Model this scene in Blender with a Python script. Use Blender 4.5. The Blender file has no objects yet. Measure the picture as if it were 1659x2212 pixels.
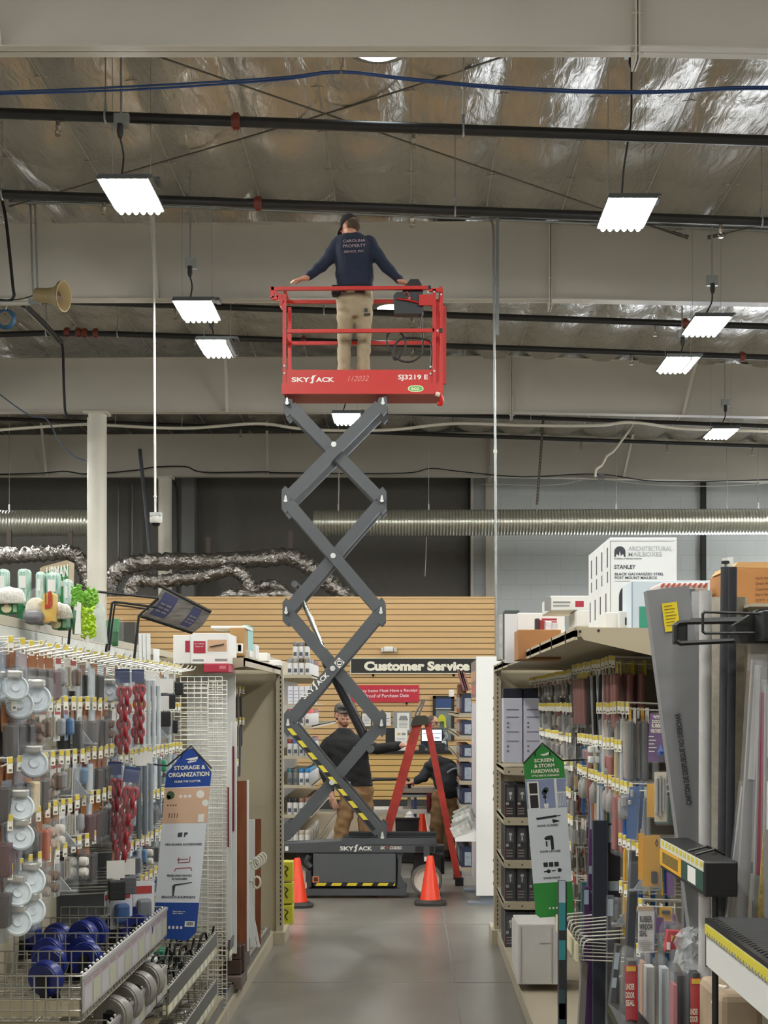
import bpy, bmesh, math, random
from mathutils import Vector, Matrix, Euler
R = math.radians
random.seed(11)
SC = bpy.context.scene
COL = SC.collection
# ---------------------------------------------------------------- camera
F, VX, VY, CZ = 3000.0, 888.0, 1523.0, 1.95       # focal length in pixels, vanishing point of the aisle, lens height
cam_d = bpy.data.cameras.new('camera')
cam = bpy.data.objects.new('camera', cam_d); COL.objects.link(cam)
cam.location = (0, 0, CZ); cam.rotation_euler = (R(90), 0, 0)
cam_d.sensor_fit = 'VERTICAL'; cam_d.sensor_height = 24.0; cam_d.lens = F / 2212 * 24.0
cam_d.shift_x = (829.5 - VX) / 2212; cam_d.shift_y = (VY - 1106) / 2212
cam_d.clip_start = 0.05; cam_d.clip_end = 300
SC.camera = cam
# ---------------------------------------------------------------- world, exposure
W = bpy.data.worlds.new('world'); SC.world = W; W.use_nodes = True
W.node_tree.nodes['Background'].inputs[0].default_value = (0.97, 0.99, 1.0, 1)
W.node_tree.nodes['Background'].inputs[1].default_value = 0.4
SC.view_settings.view_transform = 'Standard'; SC.view_settings.look = 'None'
SC.view_settings.exposure = 0.35; SC.view_settings.gamma = 1.0
SC.view_settings.use_curve_mapping = False
LAMP = 100.0                                        # strength of the strip lamps
SC.cycles.max_bounces = 7; SC.cycles.diffuse_bounces = 3; SC.cycles.glossy_bounces = 3
SC.cycles.transmission_bounces = 4; SC.cycles.transparent_max_bounces = 24
SC.cycles.sample_clamp_indirect = 6.0; SC.cycles.caustics_reflective = False; SC.cycles.caustics_refractive = False
# ---------------------------------------------------------------- helpers
def at(x, y, d):
    return Vector(((x - VX) / F * d, d, CZ - (y - VY) / F * d))
def srgb(c):
    if isinstance(c, str):
        c = [int(c[i:i+2], 16) / 255 for i in (0, 2, 4)]
    return tuple((v / 12.92 if v <= .04045 else ((v + .055) / 1.055) ** 2.4) for v in c) + (1,)
_M = {}
def mat(name, col, rough=.5, metal=0., noise=0., scale=8., bump=0., bscale=40., emit=0., alpha=1., trans=0., spec=.5, col2=None, coat=0., stretch=None):
    if name in _M: return _M[name]
    m = bpy.data.materials.new(name); m.use_nodes = True
    nt = m.node_tree; b = nt.nodes['Principled BSDF']
    c = srgb(col); b.inputs['Base Color'].default_value = c
    b.inputs['Roughness'].default_value = rough; b.inputs['Metallic'].default_value = metal
    b.inputs['Specular IOR Level'].default_value = spec
    if coat: b.inputs['Coat Weight'].default_value = coat; b.inputs['Coat Roughness'].default_value = .15
    if alpha < 1: b.inputs['Alpha'].default_value = alpha
    if trans: b.inputs['Transmission Weight'].default_value = trans; b.inputs['IOR'].default_value = 1.2
    if emit:
        b.inputs['Emission Color'].default_value = c; b.inputs['Emission Strength'].default_value = emit
    if noise or bump:
        tc = nt.nodes.new('ShaderNodeTexCoord'); src = tc.outputs['Object']
        if stretch:
            mp = nt.nodes.new('ShaderNodeMapping'); mp.inputs['Scale'].default_value = stretch
            nt.links.new(src, mp.inputs[0]); src = mp.outputs[0]
    if noise:
        n = nt.nodes.new('ShaderNodeTexNoise'); n.inputs['Scale'].default_value = scale; n.inputs['Detail'].default_value = 5
        nt.links.new(src, n.inputs['Vector'])
        r = nt.nodes.new('ShaderNodeValToRGB'); r.color_ramp.elements[0].position = .3; r.color_ramp.elements[1].position = .7
        lo = srgb(col2) if col2 else tuple(v * (1 - noise) for v in c[:3]) + (1,)
        r.color_ramp.elements[0].color = lo; r.color_ramp.elements[1].color = c if col2 else tuple(min(1, v * (1 + noise * .5)) for v in c[:3]) + (1,)
        nt.links.new(n.outputs['Fac'], r.inputs[0]); nt.links.new(r.outputs[0], b.inputs['Base Color'])
    if bump:
        n2 = nt.nodes.new('ShaderNodeTexNoise'); n2.inputs['Scale'].default_value = bscale; n2.inputs['Detail'].default_value = 4
        nt.links.new(src, n2.inputs['Vector'])
        bp = nt.nodes.new('ShaderNodeBump'); bp.inputs['Strength'].default_value = bump; bp.inputs['Distance'].default_value = .02
        nt.links.new(n2.outputs['Fac'], bp.inputs['Height']); nt.links.new(bp.outputs[0], b.inputs['Normal'])
    _M[name] = m
    return m
class MB:
    """collects boxes, bars, tubes, lathes; build() links ONE mesh object"""
    def __init__(s): s.v = []; s.f = []; s.m = []; s.mi = 0; s.T = None
    def use(s, i): s.mi = i; return s
    def add(s, vs, fs):
        o = len(s.v)
        if s.T is not None: vs = [s.T @ Vector(p) for p in vs]
        s.v += [tuple(p) for p in vs]; s.f += [tuple(i + o for i in f) for f in fs]; s.m += [s.mi] * len(fs); return s
    def box(s, a, b, M=None):
        x0, y0, z0 = a; x1, y1, z1 = b
        vs = [(x0,y0,z0),(x1,y0,z0),(x1,y1,z0),(x0,y1,z0),(x0,y0,z1),(x1,y0,z1),(x1,y1,z1),(x0,y1,z1)]
        if M is not None: vs = [M @ Vector(p) for p in vs]
        return s.add(vs, [(3,2,1,0),(4,5,6,7),(0,1,5,4),(1,2,6,5),(2,3,7,6),(3,0,4,7)])
    def cbox(s, c, d, M=None):
        c = Vector(c); h = Vector(d) / 2
        if M is None: return s.box(c - h, c + h)
        return s.box(-h, h, Matrix.Translation(c) @ M)
    def bbox(s, a, b, e=.004, M=None):
        """box with its edges chamfered"""
        bm = bmesh.new(); bmesh.ops.create_cube(bm, size=1)
        a = Vector(a); b = Vector(b); d = b - a; c = (a + b) / 2
        for v in bm.verts: v.co = Vector((v.co.x * d.x, v.co.y * d.y, v.co.z * d.z))
        e = min(e, min(d) * .45)
        bmesh.ops.bevel(bm, geom=list(bm.edges), offset=e, segments=2, affect='EDGES', profile=.5)
        bm.verts.index_update()
        T = Matrix.Translation(c) if M is None else M @ Matrix.Translation(c)
        s.add([T @ v.co for v in bm.verts], [tuple(v.index for v in f.verts) for f in bm.faces]); bm.free(); return s
    def quad(s, *p): return s.add(p, [(0,1,2,3)])
    def tube(s, pts, r, n=8, caps=True, closed=False):
        pts = [Vector(p) for p in pts]; k = len(pts); vs = []; fs = []
        rr = r if isinstance(r, (list, tuple)) else [r] * k
        t0 = (pts[1] - pts[0]).normalized(); up = Vector((0,0,1)) if abs(t0.z) < .95 else Vector((1,0,0))
        nrm = t0.cross(up).normalized(); prev = t0
        for i in range(k):
            if closed: t = (pts[(i+1) % k] - pts[i-1]).normalized()
            elif i == 0: t = t0
            elif i == k - 1: t = (pts[i] - pts[i-1]).normalized()
            else:
                t = ((pts[i+1] - pts[i]).normalized() + (pts[i] - pts[i-1]).normalized())
                t = t.normalized() if t.length > 1e-6 else prev
            q = prev.rotation_difference(t); nrm = (q @ nrm).normalized(); prev = t
            bi = t.cross(nrm)
            for j in range(n):
                a = 2 * math.pi * j / n
                vs.append(pts[i] + (nrm * math.cos(a) + bi * math.sin(a)) * rr[i])
        for i in range(k if closed else k - 1):
            for j in range(n):
                a, b = i * n + j, i * n + (j + 1) % n; c, d = ((i + 1) % k) * n + (j + 1) % n, ((i + 1) % k) * n + j
                fs.append((a, d, c, b))
        if caps and not closed:
            fs.append(tuple(range(n))); fs.append(tuple(reversed(range((k - 1) * n, k * n))))
        return s.add(vs, fs)
    def rod(s, a, b, r, n=8, r2=None): return s.tube([a, b], [r, r if r2 is None else r2], n)
    def bar(s, a, b, w, h, up=(0,0,1)):
        """square bar from a to b: w sideways, h along up"""
        a = Vector(a); b = Vector(b); t = (b - a).normalized(); up = Vector(up)
        sd = t.cross(up)
        if sd.length < 1e-5: sd = t.cross(Vector((1,0,0)))
        sd.normalize(); u = sd.cross(t).normalized(); sd *= w / 2; u *= h / 2
        return s.add([a-sd-u, a+sd-u, a+sd+u, a-sd+u, b-sd-u, b+sd-u, b+sd+u, b-sd+u], [(0,1,2,3),(7,6,5,4),(0,4,5,1),(1,5,6,2),(2,6,7,3),(3,7,4,0)])
    def lathe(s, prof, c=(0,0,0), n=16, M=None, a0=0., a1=2*math.pi, caps=True):
        """profile [(r, z)] turned about z through c"""
        full = abs(a1 - a0 - 2 * math.pi) < 1e-6; k = len(prof); vs = []; fs = []; m = n if full else n + 1
        for j in range(m):
            a = a0 + (a1 - a0) * j / n
            for r, z in prof:
                p = Vector((r * math.cos(a), r * math.sin(a), z)); vs.append((M @ p if M is not None else p) + Vector(c))
        for j in range(n):
            q = (j + 1) % m
            for i in range(k - 1): fs.append((j*k+i, q*k+i, q*k+i+1, j*k+i+1))
        if full and caps:
            if prof[0][0] > 1e-6: fs.append(tuple(reversed([j*k for j in range(m)])))
            if prof[-1][0] > 1e-6: fs.append(tuple(j*k+k-1 for j in range(m)))
        return s.add(vs, fs)
    def prism(s, poly, d0, d1, axis='y'):
        """polygon in the plane across axis, extruded from d0 to d1"""
        n = len(poly)
        g = {'y': lambda p, d: (p[0], d, p[1]), 'x': lambda p, d: (d, p[0], p[1]), 'z': lambda p, d: (p[0], p[1], d)}[axis]
        vs = [g(p, d0) for p in poly] + [g(p, d1) for p in poly]
        fs = [tuple(range(n)), tuple(reversed(range(n, 2 * n)))] + [(i, i + n, (i + 1) % n + n, (i + 1) % n) for i in range(n)]
        return s.add(vs, fs)
    def text(s, body, o, u, v, bold=.0, shear=0., spacing=1., align='CENTER', lift=.0006):
        """lettering filling the box spanned by u and v from corner o"""
        tv, tf = text_geo(body, bold, shear, spacing, align)
        o = Vector(o); u = Vector(u); v = Vector(v); nn = u.cross(v).normalized() * lift
        return s.add([o + u * p[0] + v * p[1] + nn for p in tv], tf)
    def build(s, name, m, parent=None, smooth=False, off=None, tag=None):
        me = bpy.data.meshes.new(name)
        vs = s.v if off is None else [tuple(Vector(p) - off) for p in s.v]
        me.from_pydata(vs, [], s.f)
        ms = m if isinstance(m, (list, tuple)) else [m]
        for q in ms: me.materials.append(q)
        if len(ms) > 1: me.polygons.foreach_set('material_index', s.m)
        if smooth:
            me.polygons.foreach_set('use_smooth', [True] * len(me.polygons))
            if smooth != 'all': me.set_sharp_from_angle(angle=R(smooth if smooth is not True else 40))
        me.update()
        return link(name, me, parent)
_TG = {}
def text_geo(body, bold, shear, spacing, align):
    k = (body, bold, shear, spacing, align)
    if k not in _TG:
        cu = bpy.data.curves.new('t', 'FONT'); cu.body = body; cu.offset = bold; cu.shear = shear; cu.space_character = spacing
        cu.align_x = align; cu.resolution_u = 3
        ob = bpy.data.objects.new('t', cu); me = bpy.data.meshes.new_from_object(ob)
        vs = [tuple(v.co) for v in me.vertices]; fs = [tuple(p.vertices) for p in me.polygons]
        bpy.data.objects.remove(ob); bpy.data.curves.remove(cu); bpy.data.meshes.remove(me)
        xs = [p[0] for p in vs]; ys = [p[1] for p in vs]; x0, x1, y0, y1 = min(xs), max(xs), min(ys), max(ys)
        _TG[k] = ([((p[0]-x0)/(x1-x0), (p[1]-y0)/(y1-y0)) for p in vs], fs)
    return _TG[k]
KIDS = {}
def link(name, data, parent=None):
    o = bpy.data.objects.new(name, data); COL.objects.link(o)
    if parent is not None:
        o.parent = parent; KIDS.setdefault(parent.name, []).append(o)
    return o
def tag(o, label, cat, group=None, kind=None):
    o['label'] = label; o['category'] = cat
    if group: o['group'] = group
    if kind: o['kind'] = kind
    return o
def struct(o, label=None, cat=None):
    o['kind'] = 'structure'
    if label: o['label'] = label
    if cat: o['category'] = cat
    return o
class Thing:
    """an Empty at a base point; parts are given in world coordinates (or local ones when local=True)"""
    def __init__(s, name, label, cat, loc=(0,0,0), group=None, rot=0, local=False):
        s.o = link(name, None); s.o.empty_display_size = .1
        s.loc = Vector(loc); s.o.location = s.loc; s.o.rotation_euler = (0,0,rot); s.local = local
        tag(s.o, label, cat, group)
    def part(s, name, mb, m, parent=None, smooth=False, label=None):
        o = mb.build(name, m, parent or s.o, smooth, None if s.local else s.loc)
        if label: o['label'] = label
        return o
def dup(o, parent=None):
    c = o.copy(); COL.objects.link(c)
    if parent is not None:
        c.parent = parent; KIDS.setdefault(parent.name, []).append(c)
    for ch in KIDS.get(o.name, []): dup(ch, c)
    return c
def place(proto, used, loc, label, rot=0, group=None, scale=None):
    """first call takes the prototype itself, later calls copy it with all its parts"""
    o = proto if proto.name not in used else dup(proto)
    used.add(proto.name)
    o.location = loc
    o.rotation_euler = rot if isinstance(rot, tuple) else (0, 0, rot)
    if scale is not None: o.scale = scale if isinstance(scale, tuple) else (scale,) * 3
    o['label'] = label
    if group: o['group'] = group
    return o
USED = set()
ORD = ['first','second','third','fourth','fifth','sixth','seventh','eighth','ninth','tenth','eleventh','twelfth','thirteenth','fourteenth','fifteenth',
       'sixteenth','seventeenth','eighteenth','nineteenth','twentieth'] + ['twenty-' + w for w in ('first','second','third','fourth','fifth','sixth','seventh','eighth','ninth')] + ['thirtieth']
# ================================================================ the building
HB = 5.76                                           # underside of the frames above the lens
def roofz(X): return CZ + 7.25 - .036 * abs(X + 5.8)
M_white = mat('painted_white_steel', 'd0cabd', .45, noise=.03, scale=1.5)
M_conc = mat('polished_concrete', '7d7a72', .3, noise=.2, scale=1.1, bump=.03, bscale=30)
M_blockL = mat('pale_block', 'c3cacb', .8); M_blockD = mat('dark_grey_wall', '6d6a64', .85, noise=.05)
M_slat = None
def brick_mat(name, c1, c2, mortar, sx, sy, msz):
    m = mat(name, c1, .8); nt = m.node_tree; b = nt.nodes['Principled BSDF']
    tc = nt.nodes.new('ShaderNodeTexCoord'); mp = nt.nodes.new('ShaderNodeMapping'); mp.inputs['Rotation'].default_value = (R(90), 0, 0)
    br = nt.nodes.new('ShaderNodeTexBrick'); br.inputs['Color1'].default_value = srgb(c1); br.inputs['Color2'].default_value = srgb(c2)
    br.inputs['Mortar'].default_value = srgb(mortar); br.inputs['Scale'].default_value = 1; br.inputs['Mortar Size'].default_value = msz
    br.inputs['Brick Width'].default_value = sx; br.inputs['Row Height'].default_value = sy; br.inputs['Mortar Smooth'].default_value = .2
    nt.links.new(tc.outputs['Object'], mp.inputs[0]); nt.links.new(mp.outputs[0], br.inputs['Vector']); nt.links.new(br.outputs[0], b.inputs['Base Color'])
    return m
M_block = brick_mat('grey_block_wall', 'dde3e5', 'd9dfe1', 'c8cfd1', .81, .4, .006)
# floor with saw-cut joints
fb = MB(); fb.box((-30, -12, -.2), (30, 38, 0))
struct(fb.build('floor', M_conc), 'smooth grey concrete store floor', 'floor')
jb = MB()
for y in (9.75, 12.35, 15.9, 20): jb.box((-30, y, -.001), (30, y + .012, .0012))
jb.box((.30, -10, -.001), (.31, 36, .0012))
struct(jb.build('trim_1', mat('joint', '7c7a73', .7)), 'dark saw-cut joint lines across the concrete floor', 'floor joint')
# foil faced roof insulation sagging between purlins and straps
def foil_mat():
    m = mat('foil_insulation', 'bcb7ab', .22, .6); nt = m.node_tree; b = nt.nodes['Principled BSDF']
    tc = nt.nodes.new('ShaderNodeTexCoord')
    mp = nt.nodes.new('ShaderNodeMapping'); mp.inputs['Scale'].default_value = (5.5, 1.6, 1)
    n1 = nt.nodes.new('ShaderNodeTexNoise'); n1.inputs['Scale'].default_value = 1.6; n1.inputs['Detail'].default_value = 6; n1.inputs['Distortion'].default_value = .6
    nt.links.new(tc.outputs['Object'], mp.inputs[0]); nt.links.new(mp.outputs[0], n1.inputs['Vector'])
    bp = nt.nodes.new('ShaderNodeBump'); bp.inputs['Strength'].default_value = .45; bp.inputs['Distance'].default_value = .06
    nt.links.new(n1.outputs['Fac'], bp.inputs['Height']); nt.links.new(bp.outputs[0], b.inputs['Normal'])
    return m
M_foil = foil_mat()
PX, PY = 1.06, 1.22                                  # purlin and strap spacing
def foilz(x, y):
    u = (x / PX) % 1; v = (y / PY) % 1; k = 1 - (2 * u - 1) ** 2
    return roofz(x) - k * (.07 + .07 * (1 - (2 * v - 1) ** 2) ** .7 + .02 * math.sin(x * 2.1 + y * 1.3))
cb = MB(); nx, ny = 0, 0
xs = [x * PX / 8 for x in range(-160, 177)]; ys = [8 + y * PY / 6 for y in range(0, 148)]
for y in ys:
    for x in xs:
        u = (x / PX) % 1; v = (y / PY) % 1
        cb.v.append((x, y, foilz(x, y)))
W_ = len(xs)
for j in range(len(ys) - 1):
    for i in range(W_ - 1):
        a = j * W_ + i; cb.f.append((a, a + W_, a + W_ + 1, a + 1)); cb.m.append(0)
struct(cb.build('ceiling', M_foil, smooth='all'), 'silver foil-faced roof insulation sagging between purlins', 'ceiling')
cb2 = MB(); cb2.box((-30, -12, CZ + 6.9), (30, 8.1, CZ + 7.2))
struct(cb2.build('ceiling_near', M_white), 'pale ceiling over the near part of the store', 'ceiling')
# purlin lines (thin straps showing where the foil is clamped)
pb = MB()
k = -18
while k * PX < 22:
    x = k * PX; pb.box((x - .011, 8, roofz(x) - .012), (x + .011, 37.9, roofz(x) + .03)); k += 1
struct(pb.build('trim_2', mat('purlin_strip', 'b5b0a4', .45)), 'pale purlin strips holding up the foil insulation', 'purlins')
pb = MB(); k = 7
while k * PY < 37.5:
    y = k * PY
    for i in range(256):
        xa = -16 + i * PX / 8; xb = xa + PX / 8; pb.bar((xa, y, foilz(xa, y) - .004), (xb, y, foilz(xb, y) - .004), .012, .006)
    k += 1
struct(pb.build('trim_3', mat('strap_strip', 'a8a297', .5)), 'thin banding straps crossing under the roof insulation', 'straps')
# rigid frames
SPL = 1.98
def beam(d, top, name, lab, far=False):
    b = MB()
    def zb(X): return CZ + HB + (-.0005 * 0 if X < SPL else -.018 * (X - SPL))
    X0, X1 = -16, 20
    for a, c in ((X0, SPL), (SPL, X1)):
        b.prism([(a, zb(a)), (c, zb(c)), (c, zb(c) + .012), (a, zb(a) + .012)], d - .105, d + .105)          # bottom flange
        b.prism([(a, zb(a)), (c, zb(c)), (c, roofz(c) - .1), (a, roofz(a) - .1)], d - .005, d + .005)          # web
        b.prism([(a, roofz(a) - .11), (c, roofz(c) - .11), (c, roofz(c) - .1), (a, roofz(a) - .1)], d - .1, d + .1)
    b.box((SPL - .022, d - .12, zb(SPL) - .12), (SPL - .006, d + .12, roofz(SPL) - .1)); b.box((SPL + .006, d - .12, zb(SPL) - .12), (SPL + .022, d + .12, roofz(SPL) - .1))  # bolted splice
    for z in (.0, .3, .8, 1.1): b.rod((SPL - .05, d - .09, zb(0) + z - .06 if z == 0 else zb(0) + z), (SPL + .05, d - .09, zb(0) + z - .06 if z == 0 else zb(0) + z), .014, 6)
    o = struct(b.build(name, M_white), lab, 'roof beam')
    br = MB()
    for X in (-9.2, -3.62, 5.35, 10.5):
        br.bar((X, d - .04, zb(X) + .02), (X + (.05 if X < 0 else .14), d - .75, roofz(X) - .15), .06, .05)        # flange braces
    br.build('flange_brace', M_white, o)
    return o
beam(12.245, 7, 'roof_beam', 'nearest white steel roof beam, across the very top of view')
beam(19.8, 7, 'roof_beam', 'white steel roof beam behind the worker on the lift')
beam(27.4, 7, 'roof_beam', 'white steel roof beam resting on the nearer round column')
beam(35.1, 7, 'roof_beam', 'farthest white steel roof beam, in front of the back wall')
def column(x, d, r, ybot, lab):
    p = at(x, ybot, d); b = MB(); b.lathe([(r, 0), (r, CZ + HB - .02)], (p.x, d, 0), 28)
    b.box((p.x - r * 1.25, d - .2, CZ + HB - .035), (p.x + r * 1.25, d + .2, CZ + HB)); b.box((p.x - r * 1.3, d - r*1.3, 0), (p.x + r * 1.3, d + r*1.3, .02))
    struct(b.build('column', mat('column_white', 'e6e2d3', .5, noise=.04, scale=2), smooth=35), lab, 'column')
column(209.5, 27.4, .19, 1285, 'nearer thick white round steel column')
column(356.5, 35.1, .17, 1285, 'farther white round steel column behind the dome camera')
# outer walls
b = MB(); b.box((-24, 37.6, 0), (1.63, 37.9, 10)); struct(b.build('wall_back', M_blockD), 'dark grey upper wall at the back', 'wall')  # back wall a darker grey here than the block wall
b = MB(); b.box((1.63, 37.55, 0), (24, 37.85, 10)); struct(b.build('wall_back_block', M_block), 'pale grey block wall at the back', 'wall')
b = MB(); b.box((1.60, 37.3, 0), (1.68, 37.56, 8.6)); b.box((2.0, 37.25, 0), (2.28, 37.55, 8.6))
struct(b.build('trim_4', [M_white]), 'pale vertical steel post against the back wall', 'post')
b = MB(); b.box((1.54, 37.4, 0), (1.66, 37.56, 8.6)); b.box((7.82, 37.4, 0), (7.95, 37.56, 8.6))
struct(b.build('trim_5', mat('dark_gap', '2b2b2c', .7)), 'dark vertical expansion joint covers on the back wall', 'joint cover')
b = MB(); b.box((-6.15, 37.2, 3.9), (-5.8, 37.6, 9)); struct(b.build('trim_6', mat('grey_post', '7b7b7b', .6)), 'grey steel post beside the farther column', 'post')
b = MB(); b.box((-24.3, -12, 0), (-24, 38, 10)); struct(b.build('wall_left', M_white), 'far left store wall', 'wall')
# unseen right wall of piers, with openings added to light the foil
b = MB(); b.box((20, -12, 0), (20.3, 38, .5)); b.box((20, -12, 4.4), (20.3, 38, 10))
for i in range(14): b.box((20, -12 + i * 3.8, .4), (20.3, -11.4 + i * 3.8, 4.5))
struct(b.build('wall_right', M_white), 'far right store wall with tall openings added for light', 'wall')
# unseen glowing panes added in the back wall to brighten the foil reflections
M_addglow = mat('added_glow_glass', 'e9f1ff', .2, emit=5.0); gf = MB()
for i in range(5):
    x = 5.6 + i * 1.9; b = MB(); b.box((x + .05, 37.5, .12), (x + 1.85, 37.54, 3.3)); struct(b.build('window_%d' % (i + 1), M_addglow), 'added glowing pane, hidden in the back wall, to light the foil', 'window')
    gf.box((x - .04, 37.44, 0), (x + .05, 37.55, 3.4))
gf.box((5.56, 37.44, 3.3), (15.2, 37.55, 3.42)); gf.box((5.56, 37.44, 0), (15.2, 37.55, .12)); gf.box((15.06, 37.44, 0), (15.15, 37.55, 3.4))
struct(gf.build('window_frame', mat('dark_gap', '2b2b2c')), 'dark frame of the added glowing panes', 'window frame')
# slat wall of the service office
def slat_mat(name, c, step, dark='5d4a30'):
    m = mat(name, c, .55); nt = m.node_tree; b = nt.nodes['Principled BSDF']
    tc = nt.nodes.new('ShaderNodeTexCoord'); mp = nt.nodes.new('ShaderNodeMapping'); mp.inputs['Scale'].default_value = (.5, .5, 14)
    n = nt.nodes.new('ShaderNodeTexNoise'); n.inputs['Scale'].default_value = 2; n.inputs['Detail'].default_value = 4
    nt.links.new(tc.outputs['Object'], mp.inputs[0]); nt.links.new(mp.outputs[0], n.inputs['Vector'])
    r = nt.nodes.new('ShaderNodeValToRGB'); r.color_ramp.elements[0].color = tuple(v * .86 for v in srgb(c)[:3]) + (1,); r.color_ramp.elements[1].color = srgb(c)
    nt.links.new(n.outputs[0], r.inputs[0]); nt.links.new(r.outputs[0], b.inputs['Base Color'])
    return m
M_slat = slat_mat('maple_slatwall', 'd6b07a', .1); M_groove = mat('slat_groove', '4a3a24', .8)
SD = 28.5
def slat(x0, x1, ztop, zbot, d, step, name, lab):
    b = MB(); z = ztop
    b.use(1).box((x0, d + .012, zbot), (x1, d + .03, ztop)); b.use(0)
    while z > zbot + .01:
        b.box((x0, d, max(zbot, z - step + .014)), (x1, d + .014, z)); z -= step
    return b
zt = at(0, 1292, SD).z
b = slat(at(150, 0, SD).x, at(1071, 0, SD).x, zt, 0, SD, 12.3 / F * SD, 'x', '')
b.box((at(150, 0, SD).x, SD - .01, zt - .01), (at(1071, 0, SD).x, SD + .2, zt + .03)); b.box((at(150, 0, SD).x, SD + .03, 0), (at(1071, 0, SD).x, SD + .2, zt))
struct(b.build('wall_service', [M_slat, M_groove]), 'tan slatwall of the customer service office', 'wall')
# ================================================================ lamps, pipes, ducts and cables under the roof
M_bar = mat('lamp_bar_glow', 'fafaf6', .4, emit=LAMP)
M_off = mat('lamp_bar_off', 'b9bab5', .3)
M_alu = mat('lamp_housing', '4c504f', .5)
M_drv = mat('driver_box', '55585a', .5)
M_blk = mat('black_cable', '1c1b1a', .5)
M_galv = mat('galvanised_steel', 'a9adac', .38, .75, noise=.1, scale=12)
def smooth_path(p, k=6):
    p = [Vector(q) for q in p]; out = []
    for i in range(len(p) - 1):
        a = p[max(i-1, 0)]; b = p[i]; c = p[i+1]; d = p[min(i+2, len(p)-1)]
        for j in range(k):
            t = j / k
            out.append(.5 * ((2*b) + (c-a)*t + (2*a-5*b+4*c-d)*t*t + (3*b-a-3*c+d)*t**3))
    return out + [p[-1]]
def lamp(x, y, h, label, off=(), drop=True, group='strip lamps under the roof', plug=.4, length=.92):
    d = F * h / (VY - y); c = Vector(((x - VX) / F * d, d, CZ + h))
    t = Thing('strip_lamp', label, 'ceiling light', c, group, local=True)
    b = MB(); b.box((-.25, -.01, .03), (.25, length + .01, .05)); b.box((-.262, -.01, .022), (-.248, length + .01, .05)); b.box((.248, -.01, .022), (.262, length + .01, .05))
    b.box((-.25, -.02, .015), (.25, -.008, .05)); b.box((-.25, length + .008, .015), (.25, length + .02, .05)); t.part('housing', b, M_alu)
    for i in range(6):
        b = MB(); xc = -.195 + i * .078
        b.tube([(xc, .01, .012), (xc, .03, .0), (xc, length - .03, .0), (xc, length - .01, .012)], [.014, .026, .026, .014], 10)
        t.part('lamp_bar', b, M_off if i in off else M_bar, smooth=True)
    b = MB(); b.bbox((-.06, .2, .05), (.08, .5, .11), .006); t.part('driver_box', b, M_drv)
    b = MB(); b.box((.27, .25, .1), (.33, .45, .14)); b.box((-.25, .02, .05), (.3, .05, .08)); t.part('sensor', b, M_drv)
    if drop:
        zr = roofz(c.x) - c.z - .1
        b = MB()
        for sx in (-.2, .2): b.rod((sx, length * .5, .05), (sx * 1.0, length * .5, zr), .0035, 5)
        t.part('hanger_wire', b, M_galv)
        b = MB(); b.tube(smooth_path([(-.08, .3, .08), (-.06, .25, plug*.3), (-.01, .1, plug*.6), (-.02, .0, plug*.85), (-.02, -.02, plug)]), .011, 7); b.tube([(-.02, -.02, plug - .07), (-.02, -.02, plug - .02), (-.02, -.02, plug + .07)], [.02, .034, .03], 10)
        t.part('power_cable', b, M_blk, smooth=True)
        b = MB(); b.box((-.09, .0, plug + .05), (.06, .06, plug + .19)); b.rod((-.02, .03, plug + .19), (-.02, .03, zr), .012, 6); t.part('outlet_box', b, M_galv)
    return t
HL = 5.3
lamp(264.6, 391, HL, 'six-bar strip lamp at the upper left, in front of the camera pole top', plug=.5)
lamp(1368, 432, HL, 'six-bar strip lamp at the upper right, hung on a long black cord', plug=1.45)
lamp(414, 653, HL, 'six-bar strip lamp left of the lift, just under the second beam')
lamp(460, 737, HL, 'strip lamp left of the lift with one dark bar', off=(5,), plug=.25)
lamp(1542, 687, HL, 'six-bar strip lamp at right just below the second roof beam')
lamp(1477, 774, HL, 'strip lamp at right with a dark gap between its bars', off=(4,), plug=.25)
lamp(747, 895, HL, 'strip lamp glimpsed behind the top of the grey scissor arms')
lamp(1569, 928, HL, 'small far strip lamp at right beyond the third roof beam')
# the same rows carried on over the rest of the store
k = 0
for d, Xs in ((-5, (-7, -2.9, 2.3, 7.5)), (-1, (-7, -2.9, 2.3, 7.5)), (3, (-7, -2.9, 2.3, 7.5)), (6.6, (-7, -2.9, 2.3, 7.5)), (9.2, (-7, -2.9, 2.3, 7.5)), (14.5, (-8.5, 8, 13)), (18.5, (-8.5, 9.4, 14.5)), (22.5, (-9, 10, 15)), (26, (-9.5, 10.5, 15.5)), (29.5, (-9.8, 10.5, 14)), (33.5, (-10.5, 10.8, 14))):
    for X in Xs:
        t = lamp(VX + X / d * F if abs(d) > .1 else VX, VY - F * HL / d, HL, 'strip lamp of the rows over the neighbouring aisles, out of the frame', drop=False, group='strip lamps over the rest of the store')
        t.o.location = (X, d, CZ + HL)
# round dome lights in the roof
def dome(x, y, h, r, ring, label):
    d = F * h / (VY - y); c = Vector(((x - VX) / F * d, d, CZ + h)); t = Thing('round_dome_light', label, 'ceiling light', c, local=True)
    b = MB(); b.lathe([(r * .2, -.06), (r * .7, -.045), (r, 0), (r, .03), (0, .03)], n=28); t.part('lens', b, mat('dome_lens', 'effcff', .4, emit=9), smooth='all')
    b = MB(); b.lathe([(r * 1.02, 0), (r * 1.25, .0), (ring, .1), (ring, .3)], n=32, caps=False); t.part('collar', b, mat('dome_collar', '8c877c', .4, .5), smooth='all')
dome(816, 106, 6.8, .27, .44, 'round dome light glowing under the nearest roof beam')
dome(850, 668, 6.8, .28, .44, 'round dome light glimpsed behind the knees of the worker on the lift')
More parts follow.
